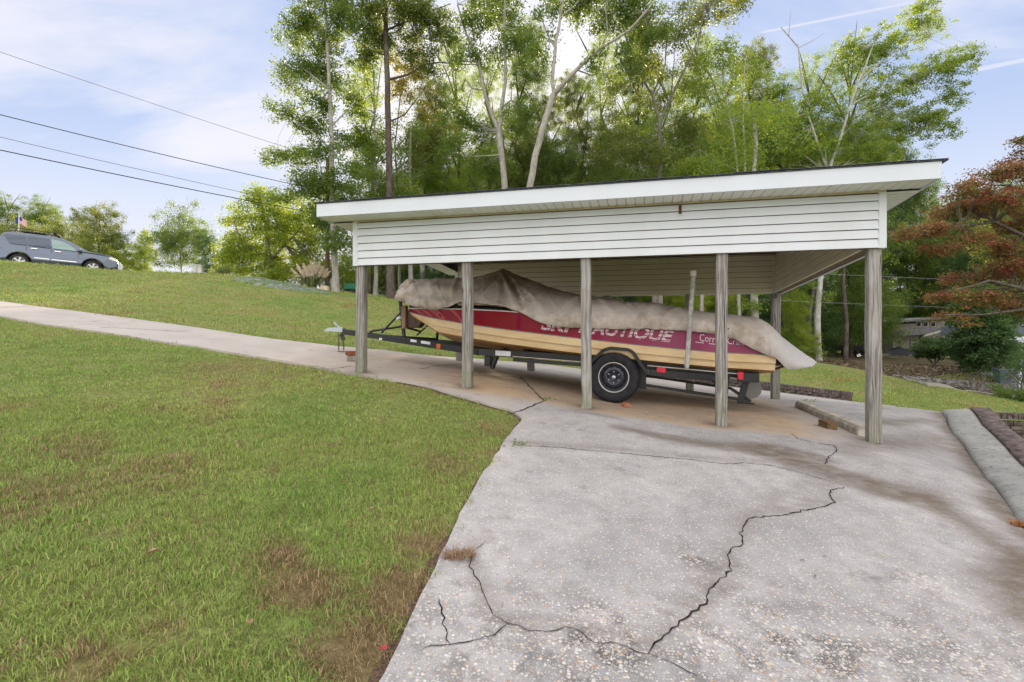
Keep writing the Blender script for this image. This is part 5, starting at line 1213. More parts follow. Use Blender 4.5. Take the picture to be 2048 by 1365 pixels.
tree('olive_leaf_tree', 'airy olive-leaved tree forking above the middle of the roof', 'tree', 28, (1321, None),
     [([(1322, 640), (1321, 450), (1321, 360), (1320, 246)], .15, .11), ([(1320, 246, 0), (1304, 189), (1281, 153), (1262, 110)], .09, .03), ([(1320, 246, 0), (1347, 184), (1378, 123), (1400, 70), (1410, 10)], .09, .03), ([(1320, 300), (1285, 280), (1262, 260)], .04, .015), ([(1305, 190), (1330, 130), (1335, 70)], .05, .02), ([(1321, 330), (1360, 300), (1400, 285)], .04, .015)],
     [(1225, 190, 38, 44, .55), (1240, 265, 50, 40, .6), (1340, 60, 50, 44, .8), (1400, 35, 50, 40, .8), (1300, 130, 44, 36, .6), (1385, 140, 40, 44, .7), (1320, 200, 44, 34, .5), (1450, 20, 44, 30, .8), (1290, 315, 54, 30, .7), (1370, 260, 44, 44, .6), (1205, 320, 40, 30, .7), (1470, -10, 50, 24, .8)], ML_O, MB_M, seed=6, leaf=.12, dz=1.0)
tree('birch_tree', 'twin-stemmed pale birch with yellow-green leaves left of the white V-shaped tree', 'tree', 26, (1478, None),
     [([(1480, 640), (1478, 450), (1475, 333), (1466, 263), (1453, 202), (1446, 150)], .10, .03), ([(1481, 560, 0), (1490, 333), (1486, 246), (1486, 167), (1492, 110)], .09, .03), ([(1466, 263), (1430, 230), (1415, 210)], .03, .012), ([(1487, 250), (1520, 225), (1530, 200)], .03, .012), ([(1476, 340), (1430, 320), (1400, 300)], .03, .012)],
     [(1435, 110, 40, 40, .8), (1488, 130, 40, 40, .7), (1410, 190, 40, 40, .8), (1455, 225, 40, 36, .6), (1430, 290, 50, 34, .8), (1520, 240, 34, 40, .7), (1500, 315, 50, 26, .8), (1400, 335, 50, 22), (1520, 150, 24, 30, .5)], ML_B, MB_L, seed=7, leaf=.11, dz=.7)
tree('white_trunk_tree', 'white-trunked tree forking into a V above the right half of the roof, bright leaves', 'tree', 19.6, (1637, 724),
     [([(1637, 724), (1634, 660), (1637, 600), (1645, 520), (1655, 430), (1657, 345)], .205, .13), ([(1657, 345, 0), (1632, 281), (1615, 228), (1606, 175), (1600, 131), (1597, 96), (1578, 72), (1562, 55)], .095, .03), ([(1657, 345, 0), (1683, 272), (1698, 215), (1720, 158), (1738, 118), (1752, 70)], .10, .03), ([(1683, 272), (1705, 250), (1725, 228), (1760, 205)], .04, .015), ([(1597, 96), (1625, 82), (1650, 66)], .03, .008), ([(1578, 72), (1580, 40), (1582, 20)], .02, .005), ([(1600, 131), (1622, 122), (1640, 140)], .02, .008), ([(1700, 210), (1760, 180), (1820, 150)], .05, .015), ([(1720, 160), (1780, 110), (1840, 70)], .05, .015), ([(1640, 560), (1618, 545), (1600, 560)], .02, .008)],
     [(1650, 210, 54, 36, .8), (1700, 110, 46, 40, .8), (1760, 95, 54, 44), (1825, 55, 44, 40), (1872, 50, 30, 24, .8), (1775, 180, 60, 50), (1850, 150, 50, 36), (1905, 125, 40, 30), (1945, 112, 24, 22, .8), (1800, 255, 66, 40), (1715, 270, 54, 36, .8), (1570, 250, 36, 30, .8), (1630, 275, 44, 30, .7), (1870, 235, 40, 34), (1905, 190, 34, 30, .8), (1620, 310, 60, 22), (1740, 310, 70, 20), (1840, 15, 30, 22, .7), (1566, 170, 22, 26, .5), (1900, 260, 26, 20, .7), (1640, 520, 22, 36, .35), (1620, 570, 30, 16, .4), (1655, 600, 16, 22, .3)], ML_B, m_bark('white bark', (.52, .52, .49), (.33, .33, .30), 7), seed=8, leaf=.11, dz=.6, csz=.26, dens=1.05, per=62)
tree('red_maple_tree', 'spreading red and pink leaved maple reaching in from the right edge', 'tree', 14.5, (2110, None),
     [([(2110, 760), (2100, 640), (2085, 520), (2075, 400), (2070, 300)], .17, .07), ([(2088, 520), (2048, 472), (1990, 446), (1920, 452), (1850, 465)], .07, .02), ([(2095, 600), (2040, 575), (1980, 560), (1910, 580)], .06, .015), ([(2075, 400), (2020, 370), (1960, 370)], .05, .015), ([(2072, 330), (2050, 290), (2020, 280)], .03, .01), ([(2100, 640), (2040, 620), (1960, 630), (1890, 630)], .05, .015)],
     [(1822, 468, 36, 13, 1.1), (1860, 462, 30, 16), (1900, 425, 46, 20), (1950, 380, 50, 20), (2010, 345, 44, 22), (1960, 415, 56, 26), (2030, 395, 50, 30), (1880, 500, 40, 16, .8), (1940, 478, 46, 22, .9), (2030, 450, 44, 30), (1985, 545, 50, 18), (1925, 560, 44, 16), (2035, 535, 40, 26), (1900, 595, 40, 16), (1960, 600, 54, 18), (2030, 600, 44, 26), (2040, 282, 26, 9), (1880, 628, 22, 10, .7), (1935, 640, 28, 12, .6), (2100, 330, 80, 60), (2130, 480, 70, 70), (2120, 600, 60, 50), (2020, 500, 40, 18)], ML_R, MB_D, seed=9, leaf=.078, dz=.5, csz=.22, per=85, flat_=.5, dens=1.8, up=.9)
# ---- shared crowns for the trees standing further off
def proto(seed, n_cl, per, leaf, mat, shape='round', csz=.17):
    rs = np.random.RandomState(seed); C = []
    for k in range(n_cl):
        d = rs.normal(size=3); d /= np.linalg.norm(d); r = rs.rand() ** .38 * (1 + .12 * rs.normal()); p = d * r
        if shape == 'round': p = p * np.array([1, 1, 1.0])
        if shape == 'low': p[2] = p[2] * 1.0; w = 1.05 - .25 * (p[2] > .3); p[:2] *= w
        s = csz * rs.uniform(.6, 1.3); n = int(per * rs.uniform(.7, 1.3)); C.append(p + rs.normal(size=(n, 3)) * s * .6 * np.array([1, 1, .7]))
    return leaf_mesh('crown_%d' % seed, np.concatenate(C), leaf, rs)
def trunk_mesh(seed):
    rs = random.Random(seed); b = MB(); P = [Vector((0, 0, -.1))] + [Vector((rs.uniform(-.03, .03) * k, rs.uniform(-.03, .03) * k, k * .18)) for k in range(1, 9)]
    b.tube(P, [.05, .036, .032, .030, .027, .022, .018, .012, .006], 8)
    for k in range(9):
        i = rs.randint(3, 7); a = rs.uniform(0, 6.28); l_ = rs.uniform(.25, .5); q = P[i] + Vector((math.cos(a) * l_, math.sin(a) * l_, l_ * .6)); b.tube([P[i], (P[i] + q) / 2 + Vector((0, 0, .02)), q], [.014, .009, .003], 5)
    me = b.mesh('trunk_%d' % seed); return me
CR = {}
for key, mat in (('G', ML_G), ('D', ML_D), ('Y', ML_Y), ('O', ML_O), ('B', ML_B)):
    CR[key] = []
    for k in range(2):
        me = proto(50 + k + ord(key), *((240, 120, .040) if key != 'B' else (120, 130, .036)), mat, csz=.15); me.materials.append(mat); CR[key].append(me)
TRK = [trunk_mesh(k) for k in range(3)]
for m in TRK: m.materials.append(MB_D)
TRL = trunk_mesh(9); TRL.materials.append(MB_L)
far_n = [0]
def far_tree(x, ytop, Y, rx, key, label, ybot=None, group='woodland trees behind the carport', name='woodland_tree', cat='tree', pale=False):
    """crown between ytop and ybot (photo px) at distance Y"""
    k = far_n[0]; far_n[0] += 1; rs = random.Random(k * 7 + 1)
    b0 = onG(x, Y); ztop = (660 - ytop) / F * Y; H_ = ztop - b0.z; zb = b0.z + .12 * H_ if ybot is None else (660 - ybot) / F * Y
    root = empty(name, tuple(b0), rs.uniform(0, 6.28)); tag(root, label, cat, group)
    t = bpy.data.objects.new('trunk', TRL if pale else TRK[k % 3]); COL.objects.link(t); t.parent = root; s = H_ / 1.5; t.scale = (s * .27, s * .27, s)
    R_ = rx / F * Y; hc = ztop - zb; m = max(1, int(round(hc / (R_ * 1.7)))); 
    for j in range(m):
        c = bpy.data.objects.new('crown', CR[key][(k + j) % 2]); COL.objects.link(c); c.parent = root; f = (j + .5) / m; r = R_ * (rs.uniform(.8, 1.15) if j < m - 1 else (.72 if m > 1 else 1)); hz = min(hc / m * .62, r * 1.1) if m > 1 else hc / 2
        c.location = (rs.uniform(-.35, .35) * R_ * (m > 1), rs.uniform(-.35, .35) * R_ * (m > 1), zb + hc * f - b0.z); c.scale = (r, r, max(hz, hc / m * .55)); c.rotation_euler = (rs.uniform(-.25, .25), rs.uniform(-.25, .25), rs.uniform(0, 6))
    return root
tops = [(690, 545), (740, 520), (800, 430), (880, 345), (950, 300), (1000, 300), (1060, 320), (1120, 310), (1200, 340), (1300, 330), (1400, 240), (1500, 220), (1560, 230), (1620, 260), (1700, 250), (1760, 260), (1820, 330), (1880, 400), (1950, 400), (2050, 380), (2200, 380)]
def topy(x): return float(np.interp(x, [a for a, _ in tops], [b for _, b in tops]))
rs = random.Random(77)
row = []
for x in range(700, 2120, 62): row.append((x + rs.uniform(-16, 16), rs.uniform(37, 47), 62 + rs.uniform(-12, 18), 0))
for x in range(730, 2300, 84): row.append((x + rs.uniform(-20, 20), rs.uniform(52, 66), 74 + rs.uniform(-10, 18), -22))
for x in range(790, 1620, 66): row.append((x + rs.uniform(-18, 18), rs.uniform(30, 34), 50 + rs.uniform(-8, 10), 999))
for (x, ty, rx, Y) in [(740, 60, 50, 35), (850, 150, 56, 36), (915, 60, 50, 38), (975, 120, 52, 35), (1050, 40, 50, 37), (1085, 190, 46, 34), (1160, 150, 52, 37), (1215, 60, 48, 35), (1270, 30, 52, 38), (1330, 130, 56, 35), (1395, 50, 52, 38), (1450, 120, 56, 34), (1510, 90, 50, 36), (1565, 150, 50, 35), (1620, 120, 54, 38), (1690, 80, 60, 36), (890, 240, 60, 33), (1010, 260, 60, 33), (1130, 270, 60, 33), (1250, 240, 60, 33), (1380, 230, 60, 33), (1500, 240, 60, 33)]:
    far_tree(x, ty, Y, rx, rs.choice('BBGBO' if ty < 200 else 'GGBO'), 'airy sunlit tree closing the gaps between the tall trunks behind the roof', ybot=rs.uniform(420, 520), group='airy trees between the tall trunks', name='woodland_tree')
n1 = 0
for (x, Y, rx, kind) in row:
    ty = topy(x)
    if kind == 999: ty = rs.uniform(520, 585)
    else: ty += kind + rs.uniform(-12, 40)
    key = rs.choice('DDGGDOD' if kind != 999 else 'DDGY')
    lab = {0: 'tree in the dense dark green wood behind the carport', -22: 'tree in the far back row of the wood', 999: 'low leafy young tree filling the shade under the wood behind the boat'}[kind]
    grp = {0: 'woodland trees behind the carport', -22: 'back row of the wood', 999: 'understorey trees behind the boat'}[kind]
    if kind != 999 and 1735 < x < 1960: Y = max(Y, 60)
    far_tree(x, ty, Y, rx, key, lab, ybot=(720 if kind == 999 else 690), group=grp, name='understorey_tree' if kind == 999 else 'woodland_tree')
# bare pale trunks standing in front of the wood, seen under the roof
for x, Y, w, lb, mt in ((821, 31, .14, 'slim pale trunk seen over the boat bow', MB_L), (846, 33, .17, 'pale trunk second from the left over the boat bow', MB_L), (1310, 29, .21, 'thick grey trunk seen above the boat cover between the middle posts', MB_M), (1403, 27, .10, 'thin white trunk just right of the white guide pole', MB_L), (1509, 22, .16, 'leafy white trunk left of the rear corner post', MB_L)):
    b0 = onG(x, Y); root = tag(empty('tree', tuple(b0)), lb, 'tree'); b = MB(); rs2 = random.Random(x)
    P = [Vector((0, 0, -.3))] + [Vector((rs2.uniform(-.05, .05), rs2.uniform(-.05, .05), k * 1.3)) for k in range(1, 9)]; b.tube(P, [w * 1.2] + [w * (1 - k * .085) for k in range(8)], 10); b.build('trunk', mt, root, fix=False)
    rr = np.random.RandomState(x); Pp, _ = clumps((0, 0, 9.2), (2.2, 2.2, 2.4), .8, rr); 
    if x == 1509: P2, _ = clumps((-.1, -.2, 2.6), (.55, .5, 1.1), .6, rr, csz=.25, per=40); Pp = np.concatenate([Pp, P2])
    link('crown', leaf_mesh('crown', Pp, .12, rr), ML_B if x == 1509 else ML_G, root)
# left-hand trees beyond the ridge
far_tree(15, 392, 46, 52, 'G', 'broad grey-green tree at the far left edge behind the car', 545, 'trees beyond the car', 'roadside_tree')
far_tree(85, 398, 48, 52, 'G', 'broad grey-green tree behind the middle of the car', 545, 'trees beyond the car', 'roadside_tree')
far_tree(50, 440, 44, 70, 'O', 'low olive tree directly above the car roof', 545, 'trees beyond the car', 'roadside_tree')
far_tree(135, 440, 42, 50, 'O', 'low olive tree above the car windscreen', 560, 'trees beyond the car', 'roadside_tree')
far_tree(195, 408, 38, 48, 'O', 'thin-crowned tree leaning right above the car bonnet', 520, 'trees beyond the car', 'roadside_tree')
far_tree(185, 470, 42, 60, 'G', 'dark low tree behind the car bonnet', 570, 'trees beyond the car', 'roadside_tree')
far_tree(250, 482, 40, 42, 'Y', 'small yellow-green tree just right of the parked car', 560, 'trees beyond the car', 'roadside_tree')
far_tree(288, 462, 46, 22, 'Y', 'thin yellow sapling between the car and the round tree', 560, 'trees beyond the car', 'roadside_tree')
far_tree(362, 418, 44, 54, 'G', 'rounded open-crowned tree alone on the skyline', 552, 'trees beyond the car', 'roadside_tree')
far_tree(425, 468, 42, 34, 'D', 'small dark tree right of the round skyline tree', 555, 'trees beyond the car', 'roadside_tree')
tree('linden_tree', 'big yellow-green bushy tree glowing in the sun left of the tall leafy tree', 'tree', 36, (545, None), [([(545, 600), (540, 520), (530, 440), (515, 380)], .25, .06), ([(540, 520), (600, 460), (620, 420)], .12, .03), ([(540, 520), (480, 480), (470, 450)], .12, .03)],
     [(512, 385, 30, 24), (540, 410, 50, 30), (490, 440, 40, 34), (570, 460, 70, 44), (510, 510, 66, 50), (600, 430, 40, 40, .8), (620, 500, 46, 50), (570, 540, 90, 34), (470, 500, 30, 44), (630, 455, 30, 34, .7), (650, 540, 46, 36), (545, 470, 60, 60, .6), (720, 545, 50, 34, .9), (700, 500, 34, 30, .7), (640, 400, 30, 30, .7), (670, 555, 40, 24, .8), (460, 545, 40, 20, .8)], ML_Y, MB_M, seed=31, leaf=.15, csz=.5, dens=1.7, per=100)
# ------------------------------------------------------------------ far ground: wood floor, leaf bank, neighbour's drive, gravel
def m_litter():
    t = NT('leaf litter', .95, .1); p = t.geo('pos'); n = t.noise(p, 5, 6, .7); v = t.vor(p, 9, out='Color'); sp = t.n('ShaderNodeSeparateColor'); t.L.new(v, sp.inputs[0])
    c = t.mix(sp.outputs[0], (.05, .038, .026), (.17, .125, .085)); c = t.mix(t.mr(n, .45, .65), c, (.05, .065, .022)); t.col(c); t.bump(n, .9, .08); return t.m
M_LIT = m_litter()
def ground_patch(name, polyw, lift, mat, step=.6, skirt=.1):
    poly = densify([Vector((p[0], p[1])) for p in polyw], step * .8, step * .12); xs = [p.x for p in poly]; ys = [p.y for p in poly]
    me_ = sheet(poly, lift, skirt, [(min(xs), max(xs), min(ys), max(ys), step)]); o = link(name, me_, mat); o['kind'] = 'structure'; return o
def xy(x, Y): return ((x - 1024) / F * Y, Y)
ground_patch('forest_floor', [xy(770, 29.5), xy(1000, 25.5), (3.5, 22.5), xy(1400, 22), xy(1560, 21), xy(1640, 21.5), xy(1700, 23), xy(1760, 24.5), xy(1830, 27), xy(1900, 29.5), xy(2000, 31), xy(2200, 30), xy(2300, 60), (60, 95), (0, 95), (-30, 70), (-14, 40)], .05, M_LIT, 1.6)
M_ASPH = flat('old asphalt drive', (.235, .235, .245), .9, .2, var=.25, sc=3)
ndr = [G(x, y) for x, y in [(1787, 751), (1839, 756), (1919, 763), (1990, 769)]]; ndl = [G(x, y) for x, y in [(2048, 806), (1998, 797), (1939, 787), (1859, 775), (1805, 760)]]
ground_patch('neighbour_drive', [(p.x, p.y) for p in ndr] + [(ndr[-1].x + 8, ndr[-1].y + .5), (ndl[0].x + 8, ndl[0].y - 1)] + [(p.x, p.y) for p in ndl], .07, M_ASPH, .7)
ke = resample([Vector((p.x, p.y, p.z)) for p in ndl[::-1]][1:], .4); b = MB()
for a_, c_ in zip(ke[:-1], ke[1:]): b.bar((a_.x - .1, a_.y - .12, h(a_.x, a_.y) + .10), (c_.x - .1, c_.y - .12, h(c_.x, c_.y) + .10), .13, .12)
tag(b.build('kerb_edging', flat('pale kerb', (.38, .36, .32), .9)), 'thin pale concrete edging along the grey drive of the neighbouring house', 'edging')
def m_gravel():
    t = NT('grey gravel', .95, .2); p = t.geo('pos'); v = t.vor(p, 14, out='Color'); sp = t.n('ShaderNodeSeparateColor'); t.L.new(v, sp.inputs[0]); n = t.noise(p, 3, 5, .7)
    c = t.mix(sp.outputs[0], (.09, .095, .10), (.30, .31, .33)); c = t.mix(t.mr(n, .44, .56), c, (.09, .15, .04)); t.col(c); t.bump(sp.outputs[1], .8, .06); return t.m
gb = [(470, 560), (500, 566), (540, 573), (580, 579), (620, 584), (662, 588)]; gt = [(458, 555), (500, 553), (535, 558), (575, 566), (620, 575), (660, 582)]
b = MB(); vs = []
for (x1, y1), (x2, y2) in zip(gb, gt):
    p = G(x1, y1 + 3); vs.append((p.x, p.y, p.z - .1)); vs.append((p.x, p.y, p.z + .04)); Yb = p.y + 1.3; q = px(x2, y2, Yb); vs.append(tuple(q)); q2 = px(x2, y2, Yb + 1.0); vs.append((q2.x, q2.y, q2.z - .5))
b.add(vs, [(i * 4 + k, i * 4 + k + 1, (i + 1) * 4 + k + 1, (i + 1) * 4 + k) for i in range(len(gb) - 1) for k in range(3)], 0, True)
o = b.build('gravel_bank', m_gravel()); o['kind'] = 'structure'
# leaf scatter on the wood floor
rs_ = np.random.RandomState(5)
Yq = rs_.uniform(22, 34, 5200); Xq = (rs_.uniform(1560, 2010, 5200) - 1024) / F * Yq; k_ = np.ones(len(Yq), bool)
o = link('fallen_leaves', leaf_mesh('fallen_leaves', np.stack([Xq, Yq, H(Xq, Yq) + .09], -1), .16, rs_, up=2.0), m_leaf('fallen leaves', [(.07, .05, .035), (.15, .11, .07), (.24, .17, .11), (.10, .15, .05)], (.3, .2, .1), .15)); tag(o, 'brown fallen leaves strewn over the bank below the neighbouring trailers', 'leaves', kind='stuff')
# ------------------------------------------------------------------ small plants and litter
def weed(x, y, n, hgt, mat, label, name='weed', seed=1, leaf=.03, lift=LIFT, spread=.06, cat='weed'):
    g = G(x, y, dz=lift); r = np.random.RandomState(seed); P = r.normal(size=(n, 3)) * np.array([spread, spread, hgt * .4]) + np.array([0, 0, hgt * .6]); P[:, 2] = np.abs(P[:, 2])
    o = link(name, leaf_mesh(name, P, leaf, r, up=.6), mat); o.location = g; return tag(o, label, cat)
weed(1092, 801, 40, .03, ML_B, 'small green weed sprouting from the slab joint between the front posts', seed=3)
weed(1620, 803, 30, .03, ML_B, 'green leafy sprig lying beyond the concrete parking block', 'leafy_sprig', seed=4, leaf=.04, spread=.07, cat='sprig'); weed(1648, 855, 26, .02, ML_B, 'tiny green weed in front of the brown wood block', seed=5, spread=.06)
weed(1036, 893, 26, .03, ML_G, 'small weed at the lawn edge where the long crack begins', seed=6)
rw = random.Random(12)
Pw = []
for k in range(170):
    x_, y_ = rw.uniform(-4.5, .2), rw.uniform(1.6, 8)
    if inside(outline, np.array([x_]), np.array([y_]))[0]: continue
    for j in range(rw.randint(4, 9)): Pw.append((x_ + rw.gauss(0, .025), y_ + rw.gauss(0, .025), h(x_, y_) + rw.uniform(.015, .04)))
o = link('clover', leaf_mesh('clover', np.array(Pw), .022, np.random.RandomState(3), up=1.5), ML_B); tag(o, 'scattered broad-leaved clover sprigs growing through the mown lawn', 'clover', kind='stuff')
M_PET = flat('crimson petal', (.45, .01, .08), .5); g = G(768, 1323); b = MB(); rr = random.Random(2)
for k in range(5): a_ = k * 1.256; b.add([(0, 0, .004), (.013 * math.cos(a_ - .4), .013 * math.sin(a_ - .4), .012), (.022 * math.cos(a_), .022 * math.sin(a_), .010 + .006 * rr.random()), (.013 * math.cos(a_ + .4), .013 * math.sin(a_ + .4), .012)], [(0, 1, 2, 3)])
o = b.build('fallen_blossom', M_PET); o.location = g + Vector((0, 0, .035)); tag(o, 'crimson fallen blossom on the bare soil beside the slab corner', 'blossom')
M_DRYG = flat('dry grass tuft', (.30, .20, .12), .9, var=.5, sc=50)
def dry_tuft(x, y, n, rad, label, lift=LIFT, mat=None, hmax=.05, name='dry_grass_clump'):
    g = G(x, y, dz=lift); r = random.Random(n); b = MB()
    for k in range(n):
        a_ = r.uniform(0, 6.28); q = rad * math.sqrt(r.random()); p = Vector((q * math.cos(a_) * 1.3, q * math.sin(a_) * .8, 0)); d = Vector((r.gauss(0, .03), r.gauss(0, .03), r.uniform(.01, hmax))); w = Vector((-d.y, d.x, 0)).normalized() * .0022
        b.add([p - w, p + w, p + d * .6 + w, p + d], [(0, 1, 2, 3)])
    o = b.build(name, mat or M_DRYG, fix=False); o.location = g; return tag(o, label, 'dry grass')
dry_tuft(917, 1113, 320, .075, 'dry brown grass clump spilling onto the slab beside the crack')
dry_tuft(2040, 1052, 200, .05, 'orange dry grass tuft at the near foot of the kerb strip', mat=flat('orange tuft', (.42, .19, .06), .9, var=.4, sc=50))
M_LEAFB = flat('curled brown leaf', (.36, .25, .15), .8, var=.4, sc=30)
for (x, y, s_, lb) in [(500, 1270, .03, 'pale curled leaf lying in the grass at the bottom left'), (307, 1124, .035, 'straw-coloured curled leaf in the middle of the lawn'), (745, 1035, .03, 'light leaf in the lawn near the dry edge'), (1213, 1054, .012, 'dark bit of debris on the open slab'), (1605, 1137, .014, 'tan flat pebble loose on the slab'), (1630, 1170, .016, 'reddish leaf scrap on the slab right of the main crack'), (1650, 1130, .012, 'brown leaf scrap on the slab')]:
    g = G(x, y); b = MB(); n = 7; vs = []
    for i in range(n):
        f = i / (n - 1); w = math.sin(f * math.pi) * .42 + .02
        for s2 in (-1, 0, 1): vs.append(((f - .5) * 2 * s_, s2 * w * s_, .35 * s_ * abs(s2) + .3 * s_ * math.sin(f * 3) ))
    b.add(vs, [(i * 3 + k, i * 3 + k + 1, i * 3 + k + 4, i * 3 + k + 3) for i in range(n - 1) for k in range(2)]); o = b.build('fallen_leaf', M_LEAFB, fix=False); o.location = g + Vector((0, 0, .04 if x < 1000 else LIFT + .006)); o.rotation_euler = (0, 0, x % 3); tag(o, lb, 'leaf')
# orange leaf heaps in the grass
for (x, y, lb) in [(1683, 762, 'little heap of orange leaves on the grass beyond the low brick wall'), (698, 611, 'little heap of orange leaves on the hillside lawn left of the corner post')]:
    weed(x, y, 46, .05, m_leaf('orange leaf heap', [(.30, .14, .05), (.45, .25, .10)], (.5, .3, .1), .2), lb, 'leaf_heap', seed=x, leaf=.07, lift=.04, spread=.16, cat='leaves')
# ------------------------------------------------------------------ bushes and shrubs
def bush(name, x, y, Y, blobs, mat, label, leaf=.07, seed=1, dens=1.3, cat='shrub', csz=.26, stems=True):
    b0 = onG(x, Y); root = tag(empty(name, tuple(b0)), label, cat); r = np.random.RandomState(seed); C = []; sc = Y / F
    for (cx_, cy_, rx, ry) in blobs:
        c = px(cx_, cy_, Y + r.uniform(-.4, .4)) - b0; P, _ = clumps(tuple(c), (rx * sc, min(rx * sc, 1.6), ry * sc), dens, r, csz, 80); C.append(P[P[:, 2] > -.1])
    link('foliage', leaf_mesh(name, np.concatenate(C), leaf, r), mat, root)
    if stems:
        b = MB(); rr = random.Random(seed)
        for k in range(6): b.tube([(rr.uniform(-.2, .2), rr.uniform(-.2, .2), -.1), (rr.uniform(-.5, .5), rr.uniform(-.4, .4), .7), (rr.uniform(-.9, .9), rr.uniform(-.6, .6), 1.5)], [.035, .025, .01], 6)
        b.build('stems', MB_M, root)
    return root
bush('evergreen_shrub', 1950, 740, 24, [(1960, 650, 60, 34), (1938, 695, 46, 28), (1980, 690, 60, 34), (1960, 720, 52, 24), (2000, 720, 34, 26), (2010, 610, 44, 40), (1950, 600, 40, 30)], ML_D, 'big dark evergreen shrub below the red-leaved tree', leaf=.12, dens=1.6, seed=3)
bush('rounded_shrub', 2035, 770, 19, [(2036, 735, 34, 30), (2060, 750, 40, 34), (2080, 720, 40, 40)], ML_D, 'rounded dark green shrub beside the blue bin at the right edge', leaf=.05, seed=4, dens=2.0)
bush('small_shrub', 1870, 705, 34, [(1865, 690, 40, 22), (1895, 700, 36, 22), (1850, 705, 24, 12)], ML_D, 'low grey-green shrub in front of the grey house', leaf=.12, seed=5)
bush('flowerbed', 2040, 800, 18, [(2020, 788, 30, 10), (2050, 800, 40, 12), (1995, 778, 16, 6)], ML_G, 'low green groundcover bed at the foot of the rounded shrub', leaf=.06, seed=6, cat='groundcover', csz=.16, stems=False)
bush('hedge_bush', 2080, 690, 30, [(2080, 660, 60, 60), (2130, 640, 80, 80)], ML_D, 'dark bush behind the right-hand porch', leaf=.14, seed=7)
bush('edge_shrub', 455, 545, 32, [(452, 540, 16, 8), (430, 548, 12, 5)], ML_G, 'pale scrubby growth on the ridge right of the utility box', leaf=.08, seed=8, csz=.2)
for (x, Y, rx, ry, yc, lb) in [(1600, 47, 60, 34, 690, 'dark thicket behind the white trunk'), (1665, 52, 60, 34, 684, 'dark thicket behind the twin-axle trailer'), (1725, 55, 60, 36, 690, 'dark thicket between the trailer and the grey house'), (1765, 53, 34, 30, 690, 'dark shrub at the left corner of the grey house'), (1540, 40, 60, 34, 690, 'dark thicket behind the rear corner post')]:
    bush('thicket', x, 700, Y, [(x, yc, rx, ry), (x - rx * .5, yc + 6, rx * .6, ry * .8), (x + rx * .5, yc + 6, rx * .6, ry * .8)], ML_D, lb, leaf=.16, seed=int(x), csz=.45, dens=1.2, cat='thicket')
# pampas grass
b0 = onG(624, 29.5); root = tag(empty('pampas_grass', tuple(b0)), 'pampas grass clump with cream plumes at the foot of the brown utility pole', 'pampas grass'); b = MB(); pb = MB(); rr = random.Random(6)
for k in range(420):
    a_ = rr.uniform(0, 6.28); L_ = rr.uniform(.7, 1.5); o_ = Vector((math.cos(a_), math.sin(a_) * .7, 0)); w = Vector((-o_.y, o_.x, 0)).normalized() * .012; p0 = o_ * .15; p1 = o_ * L_ * .35 + Vector((0, 0, L_ * .55)); p2 = o_ * L_ * .8 + Vector((0, 0, L_ * .5)); p3 = o_ * L_ * 1.05 + Vector((0, 0, L_ * .15))
    b.add([p0 - w, p0 + w, p1 + w, p1 - w, p2 + w * .7, p2 - w * .7, p3], [(0, 1, 2, 3), (3, 2, 4, 5), (5, 4, 6)])
b.build('blades', flat('pampas blade', (.16, .19, .07), .7, var=.4, sc=5), root, fix=False)
for k in range(17):
    f = k / 16 - .5; tip = Vector((f * 2.0 - .05, rr.uniform(-.3, .3), 1.55 + rr.uniform(-.25, .25) - abs(f) * .5)); base = Vector((f * .5, 0, .2)); mid = base.lerp(tip, .62); b = MB(); b.tube([base, mid, tip], [.008, .007, .004], 5)
    pl_ = rr.uniform(.45, .62); d = (tip - mid).normalized(); 
    for q in range(150):
        t0 = rr.random(); c = tip - d * pl_ * (1 - t0) + Vector((rr.gauss(0, .045), rr.gauss(0, .045), 0)) * (1 - abs(t0 - .45)); e = d * .13 + Vector((rr.uniform(-.03, .05), rr.uniform(-.03, .03), -.01)); w = Vector((.020, .008, 0)); b.add([c - w, c + w, c + e], [(0, 1, 2)])
    b.build('plume', flat('plume', (.62, .52, .40), .9, var=.15) if k == 0 else bpy.data.materials['plume'], root, fix=False)
# ------------------------------------------------------------------ pole, wires, utility box, block, cart
YP = 31.0; b0 = onG(655, YP); root = tag(empty('utility_pole', tuple(b0)), 'brown timber utility pole rising into the foliage beside the pampas grass', 'utility pole'); ztp = px(655, 316, YP).z - b0.z
b = MB(); b.tube([(0, 0, -.3), (0, 0, ztp * .5), (0, 0, ztp)], [.135, .12, .10], 14); b.build('pole', flat('creosoted pole', (.12, .075, .055), .9, var=.35, sc=9), root)
b = MB(); b.box((-.1, -.14, 1.3), (.16, .10, .26)); b.tube([(-.1, -.15, 1.2), (-.1, -.14, .0)], .025, 6); b.build('meter_box', flat('grey box', (.3, .3, .3), .6), root, bevel=.01)
M_WIRE = flat('black cable', (.02, .02, .024), .6); M_WIRE2 = flat('grey cable', (.16, .17, .20), .6)
def wire(p, q, r, sag, mat, label, n=24):
    p = Vector(p); q = Vector(q); pts = []
    for i in range(n + 1): f = i / n; v = p.lerp(q, f); v.z -= sag * 4 * f * (1 - f); pts.append(v)
    b = MB(); b.tube([x - p for x in pts], r, 6, cap=False); o = b.build('power_line', mat, fix=False); o.location = p; tag(o, label, 'power line', 'wires in the left sky' if q.x < 0 and p.x < -5 else 'wires in front of the wood')
